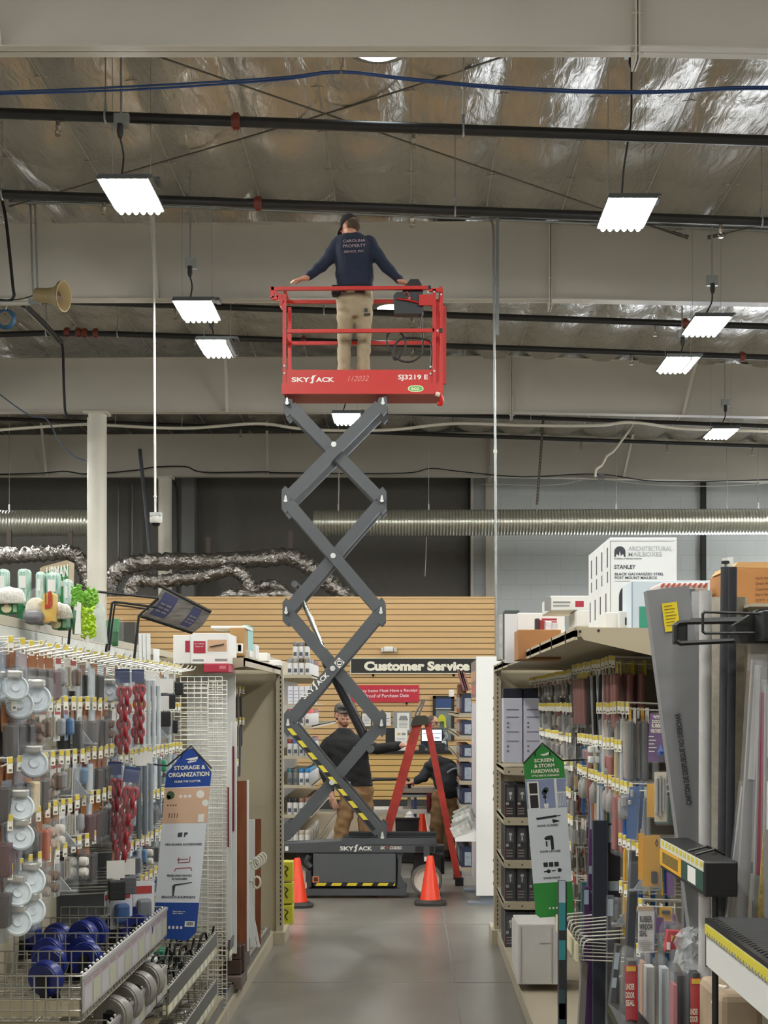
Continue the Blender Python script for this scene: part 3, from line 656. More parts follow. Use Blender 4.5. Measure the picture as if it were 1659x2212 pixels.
cable('control_cable', '', '', px, DN + .1, .011, M_blk, parent=lift.o); bpy.data.objects['control_cable'].location = -LB
# --- chassis
b = MB(); plate(b, rect(612, 1826, 940, 1841.5), DN - .01, DN + .06); plate(b, rect(612, 1826, 940, 1841.5), DF - .06, DF); b.box((at(612,0,DN).x, DN, at(0,1840,DN).z), (at(935,0,DN).x, DF, at(0,1828,DN).z)); rl = lift.part('chassis_rail', b, M_gry)
b = MB(); plate(b, rect(737, 1812, 943, 1824), DN + .0, DN + .05); plate(b, [(600,1824),(737,1817),(737,1826),(600,1828)], DN + .0, DN + .3); plate(b, rect(737, 1812, 943, 1824), DF - .05, DF); lift.part('arm_track', b, M_gry)
b = MB(); plate(b, rect(750, 1805, 944, 1812), DF - .05, DF); plate(b, rect(750, 1805, 944, 1812), DF - .16, DF - .12); lift.part('rear_track', b, mat('dark_track', '222427', .5))
b = MB(); plate(b, rect(897, 1828, 938, 1840), DN - .013, DN - .009); lift.part('slot', b, M_dk); b = MB(); plate(b, rect(915, 1828, 928, 1854), DN - .02, DN - .01); b.rod(at(921, 1835, DN - .03), at(921, 1835, DN - .02), .012, 8); lift.part('tie_plate', b, M_gry)
logo(734.5, 1837, 804, 1837, 9, DN - .012, rl); px_text('SK', 821.5, 1834.5, 832, 1834.5, 6.5, DN - .012, M_wht, rl, bold=.02, shear=.2); px_text('Y', 834, 1834.5, 841, 1834.5, 7.5, DN - .012, mat('red_print', 'c22d2d'), rl, bold=.03, shear=.2); px_text('CODED', 842, 1834.5, 868, 1834.5, 6.5, DN - .012, M_wht, rl, bold=.02, shear=.2)
b = MB(); plate(b, rect(616, 1828, 623, 1837.5), DN - .014, DN - .01); b.build('decal', M_wht, rl, off=LB)
b = MB(); b.bbox((at(676,0,DN).x, DN + .0, at(0,1909,DN).z), (at(855,0,DN).x, DN + .12, at(0,1843,DN).z), .006); tray = lift.part('side_tray', b, mat('tray_grey', '55595b', .45, noise=.05, scale=3))
b = MB(); b.use(0); plate(b, rect(677, 1906, 854, 1914), DN - .006, DN + .1); b.use(1)
for i in range(6):
    x = 681 + i * 33.5; x1 = min(x + 21, 853); plate(b, [(x, 1913.5), (x1, 1913.5), (min(x1 + 4, 854), 1907), (x + 4, 1907)], DN - .008, DN - .006)
b.build('hazard_tape', [M_dk, M_yel], tray, off=LB)
b = MB(); b.use(0); plate(b, rect(675, 1893, 689, 1906), DN - .004, DN); b.use(1); plate(b, rect(677.5, 1895, 687, 1904), DN - .005, DN - .004); b.build('decal', [mat('orange_print', 'd98a5f'), mat('brown_print', '4c2a1c')], tray, off=LB)
b = MB(); plate(b, rect(655, 1920, 878, 1934.5), DN, DN + .04); plate(b, [(856,1842),(872,1842),(868,1852),(866,1890),(872,1905),(877,1910),(877,1922),(857,1922),(859,1900),(860,1860)], DN + .02, DN + .05); plate(b, rect(655, 1920, 878, 1934.5), DF - .04, DF); lift.part('pothole_guard', b, M_gry)
b = MB(); b.box((at(640,0,DN).x, DN + .06, .13), (at(860,0,DN).x, DF - .06, at(0,1840,DN).z)); lift.part('chassis_body', b, mat('chassis_dark', '2c2e31', .6))
b = MB(); b.tube(smooth_path([at(668,1848,DN), at(662,1862,DN), at(672,1873,DN)]), .03, 8); b.bbox(at(660,1906,DN-.01), at(673,1880,DN+.06)); b.rod(at(668,1915,DN), at(668,1890,DN), .025, 10); b.bbox(at(660,1895,DN), at(672,1892,DN+.1)); lift.part('hydraulic_valve', b, mat('valve_dark', '3a3d40', .4))
def wheel(x, d, par):
    c = at(x, 1902, DN); c.y = d; r = .16; Mw = Matrix.Rotation(R(90), 4, 'X')
    b = MB(); b.lathe([(r*.8,-.055),(r*.95,-.055),(r,-.04),(r,.04),(r*.95,.055),(r*.8,.055)], c, 32, Mw, caps=False); o = lift.part('wheel', b, mat('grey_tyre', '6b6863', .6), smooth=True)
    b = MB(); b.lathe([(0,-.05),(r*.82,-.055),(r*.82,.055),(r*.74,.048),(r*.66,.02),(r*.25,.02),(r*.2,.035),(0,.035)], c, 32, Mw); b.build('wheel_rim', mat('cream_rim', 'd8cfc2', .4), o, True, off=LB)
    # the profile runs along -y, towards the viewer
for x in (921.5, 640):
    for d in (DN + .06, DF - .05): wheel(x, d, lift.o)
b = MB(); b.bbox((at(893,0,DN).x, DN + .13, .1), (at(952,0,DN).x, DF - .12, .42), .01); b.box((at(893,0,DN).x, DN + .13, .40), (at(958,0,DN).x, DF, .43)); b.bbox((at(925,0,DN).x, DF - .1, .2), (at(962,0,DN).x, DF + .05, .5), .01); lift.part('drive_housing', b, mat('drive_dark', '232325', .5))
b = MB(); plate(b, rect(916, 1850, 926, 1860), DN - .025, DN - .02); lift.part('paper_tag', b, M_wht)
# ================================================================ figures
def capsule(b, p, q, r0, r1=None, n=14):
    p = Vector(p); q = Vector(q); r1 = r0 if r1 is None else r1; t = (q - p); L = t.length; t.normalize()
    prof = [(r0 * math.cos(a), -r0 * math.sin(a)) for a in [math.pi/2 * (1 - i/4) for i in range(5)]]
    prof += [(r1 * math.cos(a), L + r1 * math.sin(a)) for a in [math.pi/2 * i/4 for i in range(5)]]
    prof[0] = (0, -r0); prof[-1] = (0, L + r1)
    b.lathe(prof, p, n, t.to_track_quat('Z', 'Y').to_matrix().to_4x4())
def chain(b, pts, rs):
    for i in range(len(pts) - 1): capsule(b, pts[i], pts[i+1], rs[i], rs[i+1])
def ellip(b, c, rx, ry, rz, M=None, n=18):
    prof = [(math.sin(a), -math.cos(a)) for a in [math.pi * i / 12 for i in range(13)]]; prof[0] = (0, -1); prof[-1] = (0, 1)
    S = Matrix.Diagonal((rx, ry, rz, 1)); b.lathe(prof, c, n, (M @ S) if M is not None else S)
def loft(b, secs, n=20):
    """elliptic rings (centre, rx, ry, yaw) joined into a closed trunk"""
    vs = []; fs = []; k = len(secs)
    for c, rx, ry, yaw in secs:
        for j in range(n):
            a = 2*math.pi*j/n; x = rx*math.copysign(abs(math.cos(a))**.8, math.cos(a)); y = ry*math.copysign(abs(math.sin(a))**.8, math.sin(a))
            vs.append(Vector(c) + Vector((x*math.cos(yaw)-y*math.sin(yaw), x*math.sin(yaw)+y*math.cos(yaw), 0)))
    for i in range(k-1):
        for j in range(n): fs.append((i*n+j, i*n+(j+1) % n, (i+1)*n+(j+1) % n, (i+1)*n+j))
    fs.append(tuple(reversed(range(n)))); fs.append(tuple(range((k-1)*n, k*n))); b.add(vs, fs)
def organic(mb, name, m, parent, off, voxel=.012, it=6, fold=0., seed=0):
    """one continuous skin over the collected volumes"""
    me = bpy.data.meshes.new(name); me.from_pydata([tuple(Vector(p) - off) for p in mb.v], [], mb.f); o = bpy.data.objects.new(name, me); COL.objects.link(o)
    r = o.modifiers.new('r', 'REMESH'); r.mode = 'VOXEL'; r.voxel_size = voxel; r.use_smooth_shade = True
    s = o.modifiers.new('s', 'SMOOTH'); s.iterations = it; s.factor = .5
    dg = bpy.context.evaluated_depsgraph_get(); nm = bpy.data.meshes.new_from_object(o.evaluated_get(dg)); bpy.data.objects.remove(o); bpy.data.meshes.remove(me)
    nm.name = name; nm.materials.clear(); nm.materials.append(m)
    if fold:
        for v in nm.vertices:
            p = v.co; v.co = p + v.normal * fold * (math.sin(p.z*34 + math.sin(p.x*17+seed)*2.2) * .6 + math.sin(p.z*61 + p.x*23 + seed) * .4)
    nm.polygons.foreach_set('use_smooth', [True] * len(nm.polygons))
    return link(name, nm, parent)
def head_geo(b, M, s=1.):
    """skull, jaw, nose, lips, ears; face looks along local -y"""
    P = lambda x, y, z: M @ Vector((x*s, y*s, z*s)); R3 = M.to_3x3().to_4x4()
    E = lambda x, y, z, a, c, e, T=None: ellip(b, P(x, y, z), a*s, c*s, e*s, R3 if T is None else R3 @ T)
    E(0,.012,.03,.076,.096,.092); E(0,-.015,-.03,.064,.072,.08); E(0,-.05,-.085,.036,.03,.026); E(0,-.045,-.06,.05,.04,.04)
    E(0,-.088,.028,.056,.014,.012); E(0,-.1,-.012,.011,.014,.026, Matrix.Rotation(R(-18),4,'X')); E(0,-.106,-.028,.017,.012,.011)
    for x in (-1, 1):
        E(x*.04,-.07,-.02,.022,.018,.018); E(x*.077,.01,-.005,.01,.02,.032, Matrix.Rotation(R(x*-16),4,'Z'))
    E(0,-.09,-.056,.024,.01,.006); E(0,-.088,-.066,.02,.011,.007)
def hand_geo(b, wrist, d, up, thumb, curl=.4, L=1.):
    """palm, four fingers and a thumb; d along the fingers, up = back of the hand, thumb = +1/-1 side"""
    x = Vector(d).normalized(); z = Vector(up); z = (z - x * z.dot(x)).normalized(); y = z.cross(x) * thumb
    W = lambda a, c, e: Vector(wrist) + (x*a + y*c + z*e) * L
    capsule(b, W(-.02,0,0), W(.02,0,0), .025*L, .027*L)
    for c in (-.026,-.009,.009,.026): capsule(b, W(.02,c*.7,0), W(.088,c,-.002), .015*L, .0125*L)
    for c, l, sp in ((-.03,.062,-.1), (-.0105,.075,-.03), (.0095,.08,.03), (.029,.072,.09)):
        p = W(.09, c, -.002); a = curl*.5; segs = (.42, .32, .26); r = .0098*L
        for i, sg in enumerate(segs):
            q = p + (x*math.cos(a) + y*sp*math.cos(a) - z*math.sin(a)).normalized() * l*sg*L; capsule(b, p, q, r, r*.93); p = q; a += curl; r *= .93
    p = W(.018,.028,-.006); q = p + (x*.6 + y*.75 - z*.3).normalized()*.042*L; capsule(b, p, q, .0135*L, .0115*L)
    r_ = q + (x*.9 + y*.25 - z*.35).normalized()*.034*L; capsule(b, q, r_, .0112*L, .0095*L); e = r_ + (x*.95 - z*.4).normalized()*.026*L; capsule(b, r_, e, .0095*L, .008*L)
def eyes(M, parent, off, s=1., glasses=False):
    P = lambda x, y, z: M @ Vector((x*s, y*s, z*s)); R3 = M.to_3x3().to_4x4()
    for x in (-1, 1):
        b = MB(); b.use(0); ellip(b, P(x*.032,-.083,.006), .015*s, .01*s, .009*s, R3, 12); b.use(1); ellip(b, P(x*.032,-.0905,.006), .0065*s, .004*s, .0065*s, R3, 10); b.build('eye', [mat('eye_white', 'd8d0c6', .3), mat('eye_iris', '2a221c', .3)], parent, 'all', off=off)
        b = MB(); b.tube([P(x*.016,-.099,.024), P(x*.034,-.098,.03), P(x*.052,-.086,.024)], .0045*s, 6); b.build('eyebrow', mat('brow_hair', '4a3626', .7), parent, 'all', off=off)
def cap_geo(M, parent, off, m1, m2, s=1., back=False):
    R3 = M; b = MB(); prof = []
    for i in range(9):
        a = math.pi/2 * i / 8; prof.append((.094*s*math.cos(a)**.75 if i < 8 else 0, .052*s + .085*s*math.sin(a)))
    b.lathe([(.092*s,.036*s)] + prof, M @ Vector((0,.012*s,0)), 24, R3.to_3x3().to_4x4() @ Matrix.Diagonal((.93,1.1,1,1))); o = b.build('cap', m1, parent, 'all', off=off)
    b = MB(); pts = []
    n = 12
    for r in (0, 1):
        for i in range(n+1):
            a = math.pi*(.08 + .84*i/n); pts.append(M @ Vector(((.08*s)*math.cos(a), -(.085*s + r*.075*s)*math.sin(a) - .0*s, .056*s - r*.006*s - .02*s*r*abs(math.cos(a)))))
    low = [p - (M.to_3x3() @ Vector((0,0,.006*s))) for p in pts]; k = len(pts); fs = []
    for i in range(n): fs += [(i, i+1, n+2+i, n+1+i), (k+i, k+n+1+i, k+n+2+i, k+i+1), (n+1+i, n+2+i, k+n+2+i, k+n+1+i)]
    b.add(pts + low, fs); b.build('cap_brim', m2, o, 'all', off=off); return o
def HM(c, yaw, pitch=0, roll=0): return Matrix.Translation(c) @ Matrix.Rotation(R(yaw), 4, 'Z') @ Matrix.Rotation(R(pitch), 4, 'X') @ Matrix.Rotation(R(roll), 4, 'Y')
M_skin = mat('skin', 'b98368', .55, noise=.08, scale=30); M_skin2 = mat('skin_pale', 'c99a84', .55, noise=.06, scale=30)
M_khaki = mat('khaki_cloth', '978a70', .85, noise=.12, scale=20); M_tan = mat('tan_canvas', '8d6e4a', .85, noise=.15, scale=18)
M_navy = mat('navy_fleece', '1b2336', .9, noise=.1, scale=25); M_blackc = mat('black_knit', '202022', .9, noise=.12, scale=25)
# ---- worker in the basket, seen from behind
d = 14.23; base = at(765, 849, d)
T1 = Thing('person', 'worker in navy sweatshirt, khaki trousers and dark cap standing in the red lift basket', 'person', base)
P = lambda x, y, e=0.: at(x, y, d) + Vector((0, e, 0))
hm = HM(P(755, 487, .07), -128, 34, 0)
body = MB(); head_geo(body, hm); chain(body, [P(757,494,.06), P(761,508,.0), P(763,560,0), P(766,640,0)], [.055,.062,.1,.1])
Ls = [P(733,524), P(694,577,-.02), P(664,606,-.09)]; Rs = [P(797,524), P(833,578,-.02), P(866,612,-.06)]
chain(body, Ls, [.05,.045,.03]); chain(body, Rs, [.05,.045,.03])
hand_geo(body, P(662,608,-.11), P(634,614,-.14) - P(662,608,-.11), (0,-.3,1), -1, .3); hand_geo(body, P(866,612,-.07), (.9,0,-.25), (0,-.3,1), 1, .6)
for x0, x1, x2 in ((748,744,742), (785,787,786)): chain(body, [P(x0,655), P(x1,728,.02), P(x2,835,0), P(x2,845,.1)], [.08,.055,.04,.035])
ob = organic(body, 'body', M_skin, T1.o, base, .007, 3)
sw = MB(); loft(sw, [(P(767,623), .185,.125,0), (P(766,600), .195,.135,0), (P(764,560), .195,.14,0), (P(763,535), .195,.14,0), (P(762,518,.01), .175,.12,0), (P(761,507,.02), .11,.085,0), (P(760,503,.03), .07,.065,0)])
chain(sw, [P(735,523), P(733,526), P(712,556,-.01), P(694,577,-.02), P(668,602,-.08)], [.07,.078,.07,.062,.045]); chain(sw, [P(795,523), P(797,526), P(818,556,-.01), P(834,578,-.02), P(862,607,-.05)], [.07,.078,.07,.062,.045])
swo = organic(sw, 'sweatshirt', M_navy, T1.o, base, .011, 4, .005, 1)
pt = MB(); loft(pt, [(P(766,688), .1,.09,0), (P(766,672), .185,.12,0), (P(766,650), .192,.13,0), (P(767,620), .178,.12,0)])
for x0, x1, x2 in ((747,744,743), (786,787,785)): chain(pt, [P(x0,660), P(x0-.5,690), P(x1,728,.02), P(x2,770,.01), P(x2,838)], [.095,.09,.074,.068,.066])
organic(pt, 'trousers', M_khaki, T1.o, base, .011, 4, .006, 3)
for x in (743, 786):
    b = MB(); c = P(x, 845, .05); ellip(b, c, .055, .14, .05); b.box(c + Vector((-.05,-.13,-.03)), c + Vector((.05,.14,-.012))); b.build('boot', mat('brown_boot', '4a3524', .7), T1.o, 'all', off=base)
cap_geo(hm, T1.o, base, mat('black_cap', '17181b', .8), mat('black_cap', '17181b'))
b = MB(); Mh3 = hm.to_3x3().to_4x4(); ellip(b, hm @ Vector((0,.045,-.005)), .078,.066,.075, Mh3); ellip(b, hm @ Vector((0,.05,-.05)), .06,.05,.04, Mh3); organic(b, 'hair', mat('brown_hair', '453323', .8, noise=.3, scale=60), T1.o, base, .008, 2)
b = MB(); ellip(b, hm @ Vector((0,-.055,-.09)), .045,.04,.035, Mh3); organic(b, 'beard', mat('brown_beard', '5a3d28', .9, noise=.3, scale=60), T1.o, base, .008, 2)
b = MB(); loft(b, [(P(767,631), .184,.126,0), (P(767,622), .184,.126,0)]); belt = b.build('belt', M_dk, T1.o, 'all', off=base)
b = MB(); b.bbox(P(717,645,-.13), P(736,622,-.02), .02); b.build('tool_pouch', M_dk, belt, off=base); b = MB(); b.bbox(P(768,641,-.15), P(789,626,-.11), .01); b.bbox(P(738,638,-.15), P(750,627,-.11), .01); b.build('tool_pouch', mat('maroon_pouch', '4a2730', .7), belt, off=base)
b = MB()
for w, x0, x1, y0, h in (('CAROLINA', 741, 789, 523, 6), ('PROPERTY', 741, 790, 534, 6.5), ('SERVICE, INC.', 743, 787, 546, 5.5)):
    b.text(w, at(x0, y0 + 1, d - .15), at(x1, y0 - 1, d - .15) - at(x0, y0 + 1, d - .15), (0, 0, h / 211), bold=.01)
b.build('back_print', mat('pink_print', 'a58d96', .8), swo, off=base)
b = MB(); b.box(at(788,672,d-.118), at(794,667,d-.1)); b.box(at(786,680,d-.118), at(800,677.5,d-.1)); b.build('pocket_label', M_dk, bpy.data.objects['trousers'], off=base)
# ---- man behind the lift, leaning on the ladder
d = 16.0; base = Vector((at(757, 1888, d).x, d, 0))
T2 = Thing('person', 'man in black sweatshirt and camouflage cap standing behind the grey scissor arms', 'person', base)
P = lambda x, y, e=0.: at(x, y, d) + Vector((0, e, 0))
hm = HM(P(741, 1545), 32, 4, 0)
body = MB(); head_geo(body, hm, 1.06); chain(body, [P(741,1560,.03), P(742,1585,.02), P(750,1620), P(768,1690)], [.058,.07,.11,.11])
chain(body, [P(713,1608), P(698,1655,.02), P(718,1718,-.08)], [.055,.048,.034]); chain(body, [P(773,1606), P(815,1618,-.1), P(868,1608,-.35)], [.055,.048,.034])
hand_geo(body, P(719,1720,-.09), (.3,-.2,-1), (-.5,-1,0), -1, .35); hand_geo(body, P(868,1608,-.36), (.95,-.35,.05), (0,-.3,1), 1, .5)
chain(body, [P(757,1700), P(738,1790,-.05), P(728,1872,0), P(724,1882,-.12)], [.09,.062,.045,.04]); chain(body, [P(785,1700), P(790,1790), P(782,1872,.02), P(786,1882,-.1)], [.09,.062,.045,.04])
organic(body, 'body', M_skin2, T2.o, base, .007, 3); eyes(hm, T2.o, base, 1.06)
sw = MB(); loft(sw, [(P(768,1698), .2,.135,0), (P(765,1680), .2,.14,0), (P(755,1640), .225,.15,0), (P(746,1610), .24,.15,0), (P(743,1596), .21,.13,0), (P(742,1584,.01), .13,.09,0), (P(742,1573,.01), .075,.07,0)])
chain(sw, [P(712,1603), P(705,1612), P(698,1642,.02), P(699,1660,.02), P(714,1706,-.06)], [.07,.074,.07,.066,.05]); chain(sw, [P(774,1601), P(780,1607), P(815,1618,-.1), P(862,1609,-.33)], [.07,.074,.066,.052])
sw2 = organic(sw, 'sweatshirt', M_blackc, T2.o, base, .012, 4, .005, 2)
pt = MB(); loft(pt, [(P(771,1730), .1,.09,0), (P(771,1715), .2,.13,0), (P(769,1692), .19,.13,0)])
chain(pt, [P(757,1708), P(748,1750,-.03), P(738,1792,-.05), P(729,1868)], [.11,.1,.085,.075]); chain(pt, [P(785,1708), P(789,1750), P(790,1792), P(782,1868,.02)], [.11,.1,.085,.075])
organic(pt, 'trousers', M_tan, T2.o, base, .012, 4, .008, 5)
for x, e in ((725, -.06), (784, -.05)):
    b = MB(); c = P(x, 1881, e); ellip(b, c, .055, .15, .055); b.box((c.x-.05, c.y-.14, 0), (c.x+.05, c.y+.14, .02)); b.build('boot', mat('brown_boot', '4a3524'), T2.o, 'all', off=base)
co = cap_geo(hm, T2.o, base, mat('camo_cap', '77706a', .8, noise=.6, scale=25, col2='2b2a28'), mat('camo_cap', '77706a'), 1.08)
b = MB(); Mh3 = hm.to_3x3().to_4x4()
for x in (-1, 1): ellip(b, hm @ Vector((x*.036,-.098,.09)), .034,.014,.019, Mh3)
b.tube([hm @ Vector((-.09,-.03,.086)), hm @ Vector((-.036,-.108,.09)), hm @ Vector((.036,-.108,.09)), hm @ Vector((.09,-.03,.086))], .005, 6); b.build('sunglasses', mat('mirror_lens', '202a38', .08, .3), co, 'all', off=base)
b = MB(); ellip(b, hm @ Vector((0,-.05,-.096)), .05,.046,.034, Mh3); ellip(b, hm @ Vector((0,-.02,-.075)), .068,.062,.035, Mh3); organic(b, 'beard', mat('auburn_beard', '8a5f45', .9, noise=.3, scale=60), T2.o, base, .008, 2)
b = MB(); ellip(b, hm @ Vector((0,.05,-.0)), .08,.066,.075, Mh3); organic(b, 'hair', mat('brown_hair', '453323'), T2.o, base, .008, 2)
b = MB(); loft(b, [(P(769,1697), .193,.132,0), (P(769,1690), .193,.132,0)]); bl = b.build('belt', M_dk, T2.o, 'all', off=base)
b = MB(); b.box(P(751,1693,-.15), P(758,1687,-.12)); b.build('buckle', M_chr, bl, off=base)
b = MB(); b.box(P(764,1620,-.165), P(772,1613,-.15)); b.build('chest_logo', mat('grey_print', '8f8f8f'), sw2, off=base)
# ---- clerk behind the counter
d = 26.9; base = Vector((at(938, 0, d).x, d, 0)); T3 = Thing('person', 'clerk with glasses behind the counter, seen above a lit monitor', 'person', base)
P = lambda x, y, e=0.: at(x, y, d) + Vector((0, e, 0))
hm = HM(P(936, 1561), 48, 6, 0); body = MB(); head_geo(body, hm, 1.12); X = base.x
Q = lambda x, y, z: Vector((X + x, d + y, z))
chain(body, [P(935,1572), Q(0,.02,1.42), Q(0,.02,1.2), Q(0,.02,.95)], [.055,.07,.13,.14]); chain(body, [Q(-.17,.02,1.36), Q(-.22,.0,1.1), Q(-.15,-.25,1.08)], [.05,.042,.03]); chain(body, [Q(.17,.02,1.36), Q(.22,.0,1.1), Q(.15,-.25,1.08)], [.05,.042,.03])
hand_geo(body, Q(-.15,-.26,1.08), (.2,-1,0), (0,0,1), 1, .3); hand_geo(body, Q(.15,-.26,1.08), (-.2,-1,0), (0,0,1), -1, .3)
for x in (-.09, .09): chain(body, [Q(x,.02,.9), Q(x,0,.5), Q(x,.02,.08), Q(x,-.1,.05)], [.09,.06,.04,.035])
organic(body, 'body', M_skin2, T3.o, base, .008, 3); eyes(hm, T3.o, base, 1.12)
sw = MB(); loft(sw, [(Q(0,.02,.9), .19,.14,0), (Q(0,.02,1.1), .18,.13,0), (Q(0,.02,1.3), .21,.14,0), (Q(0,.02,1.42), .13,.1,0), (Q(0,.02,1.46), .07,.07,0)])
chain(sw, [Q(-.17,.02,1.37), Q(-.22,0,1.1), Q(-.16,-.2,1.08)], [.075,.06,.05]); chain(sw, [Q(.17,.02,1.37), Q(.22,0,1.1), Q(.16,-.2,1.08)], [.075,.06,.05]); organic(sw, 'top', mat('teal_top', '2b3a46', .9), T3.o, base, .014, 4, .004)
pt = MB(); loft(pt, [(Q(0,.02,.8), .18,.13,0), (Q(0,.02,.95), .17,.12,0)])
for x in (-.09, .09): chain(pt, [Q(x,.02,.85), Q(x,0,.5), Q(x,.02,.08)], [.1,.08,.06])
organic(pt, 'trousers', M_blackc, T3.o, base, .014, 4)
b = MB(); Mh3 = hm.to_3x3().to_4x4(); ellip(b, hm @ Vector((0,.03,.055)), .093,.11,.085, Mh3); ellip(b, hm @ Vector((0,.06,-.02)), .09,.07,.1, Mh3)
for x in (-1, 1): ellip(b, hm @ Vector((x*.078,.03,-.02)), .025,.05,.085, Mh3)
organic(b, 'hair', mat('grey_brown_hair', '5b4f47', .8, noise=.3, scale=60), T3.o, base, .008, 2)
b = MB()
for x in (-1, 1): b.tube([hm @ Vector((x*.037 + .03*math.cos(a), -.112, .008 + .024*math.sin(a))) for a in [i*math.pi/6 for i in range(12)]], .004, 5, closed=True); b.rod(hm @ Vector((x*.066,-.108,.012)), hm @ Vector((x*.088,.01,.012)), .003, 5)
b.rod(hm @ Vector((-.008,-.114,.01)), hm @ Vector((.008,-.114,.01)), .003, 5); b.build('glasses', M_dk, T3.o, 'all', off=base)
# ---- worker bent over the cart
d = 17.45; base = Vector((at(968, 0, d).x, d, 0)); T4 = Thing('person', 'worker in dark jacket and tan trousers bending over the parts cart', 'person', base)
P = lambda x, y, e=0.: at(x, y, d) + Vector((0, e, 0))
hm = HM(P(938, 1668, .5), 160, 50, 0); body = MB(); head_geo(body, hm); chain(body, [P(940,1662,.42), P(946,1655,.3), P(962,1680,.1), P(970,1712,0)], [.055,.075,.14,.14])
chain(body, [P(926,1660,.28), P(914,1680,.12), P(896,1689,.1)], [.052,.045,.034]); chain(body, [P(968,1660,.35), P(975,1690,.5), P(955,1700,.6)], [.052,.045,.034])
hand_geo(body, P(896,1689,.1), (-.9,.2,-.2), (0,-.2,1), -1, .4); hand_geo(body, P(955,1700,.6), (-.9,.2,-.2), (0,-.2,1), 1, .4)
for x0, x1, x2 in ((950,944,946), (982,975,966)): chain(body, [P(x0,1722), P(x1,1785,.0), P(x2,1846,.03), P(x2-4,1852,.12)], [.095,.06,.045,.04])
organic(body, 'body', M_skin2, T4.o, base, .008, 3)
sw = MB(); chain(sw, [P(972,1702,-.02), P(966,1685,.05), P(958,1668,.18), P(945,1657,.32), P(940,1660,.4)], [.175,.175,.17,.14,.09]); ellip(sw, P(952,1655,.18), .19,.17,.11); ellip(sw, P(975,1672,.05), .12,.14,.13)
chain(sw, [P(930,1658,.26), P(914,1680,.12), P(901,1687,.1)], [.08,.07,.055]); chain(sw, [P(975,1658,.3), P(980,1690,.45), P(962,1698,.55)], [.08,.07,.055])
jk = organic(sw, 'jacket', mat('dark_work_jacket', '26282d', .9, noise=.15, scale=20), T4.o, base, .012, 4, .007, 4)
b = MB(); b.tube(smooth_path([P(966,1668,-.12), P(976,1661,-.13), P(986,1659,-.1), P(991,1663,-.05)]), .012, 6); b.build('reflective_strip', mat('reflective_grey', 'a9adb2', .4), jk, 'all', off=base)
pt = MB(); loft(pt, [(P(967,1742), .14,.1,0), (P(969,1725), .19,.14,0), (P(970,1705), .185,.14,0)])
for x0, x1, x2 in ((951,945,947), (982,975,966)): chain(pt, [P(x0,1722), P(x1,1785), P(x2,1828,.02)], [.11,.1,.092])
organic(pt, 'trousers', M_tan, T4.o, base, .012, 4, .007, 7)
for x in (946, 966):
    b = MB(); c = P(x, 1849, .07); ellip(b, c, .055,.15,.06); capsule(b, P(x,1846), P(x,1825), .06); b.box((c.x-.05, c.y-.14, 0), (c.x+.05, c.y+.14, .02)); b.build('boot', mat('dark_boot', '2c221b', .7), T4.o, 'all', off=base)
b = MB(); b.bbox(P(970,1714,-.17), P(988,1694,-.08), .02); b.build('tool_pouch', mat('pouch_grey', '57524a', .8), T4.o, off=base)
# ================================================================ cones, ladder, cart, counter
def cone(x, ybase, d, h, label, sticker=None):
    c = at(x, ybase, d); c.z = 0; t = Thing('traffic_cone', label, 'traffic cone', c, 'orange traffic cones'); k = h / .47
    b = MB(); b.lathe([(.115*k,.03),(.1*k,.05),(.032*k,h-.012),(.024*k,h),(.018*k,h),(.018*k,h-.03)], c, 28); t.part('cone_body', b, mat('cone_orange', 'ee3e17', .38, noise=.05, scale=6), smooth=True)
    b = MB(); b.prism([(c.x + .155*k*math.copysign(abs(math.cos(a))**.55, math.cos(a)), c.y + .155*k*math.copysign(abs(math.sin(a))**.55, math.sin(a))) for a in [i*math.pi/16 for i in range(32)]], 0, .026*k, 'z'); b.lathe([(.135*k,.026*k),(.12*k,.045*k),(.1*k,.05*k)], c, 28); t.part('cone_base', b, mat('cone_rubber', '35312e', .7), smooth=True)
    if sticker:
        b = MB(); b.lathe([(.088*k,.1*k),(.082*k,.145*k)], c, 10, a0=R(-100), a1=R(-55)); t.part('sticker', b, M_wht)
    return t
cone(929.5, 1956, 13.6, .475, 'orange traffic cone in front of the white lift wheel')
cone(642, 1959, 13.45, .47, 'orange traffic cone at the left, beside the yellow bin boxes', True)
cone(912, 1800, 20.8, .42, 'small orange traffic cone far behind, beyond the parts cart')
# step ladder
M_lad = mat('ladder_red', 'c2392a', .5, noise=.1, scale=9, col2='a12c20'); d0 = 15.0
LBs = Vector((at(900, 0, d0).x, d0, 0)); t = Thing('step_ladder', 'red fibreglass step ladder standing open behind the lift', 'step ladder', LBs)
def lad(x0, y0, x1, y1, dd0, dd1, w, name='ladder_rail'):
    a, c = at(x0, y0, d0), at(x1, y1, d0); a.y = dd0; c.y = dd1; b = MB(); b.bar(a, c, .03, w, (1,0,.0)); return t.part(name, b, M_lad)
FL = (804, 1908); FRr = (992, 1910)
l1 = lad(902, 1564, *FL, 15.12, 14.98, .1); l2 = lad(902, 1564, *FL, 15.42, 15.56, .09); r1 = lad(924, 1564, *FRr, 15.13, 15.0, .07); r2 = lad(924, 1564, *FRr, 15.41, 15.54, .05)
for i in range(1, 6):
    f = i / 6; x = 902 + (FL[0]-902)*f; y = 1564 + (FL[1]-1564)*f; p = at(x, y, d0); b = MB(); b.box((p.x-.04, 15.12-.14*f, p.z-.025), (p.x+.04, 15.42+.14*f, p.z)); t.part('ladder_step', b, mat('step_alu', '8a6a5e', .5, .3))
    if i % 2:
        x = 924 + (FRr[0]-924)*f; y = 1564 + (FRr[1]-1564)*f; p = at(x, y, d0); b = MB(); b.rod((p.x, 15.13-.13*f, p.z), (p.x, 15.41+.13*f, p.z), .012, 8); t.part('rear_brace', b, mat('step_alu', '8a6a5e'))
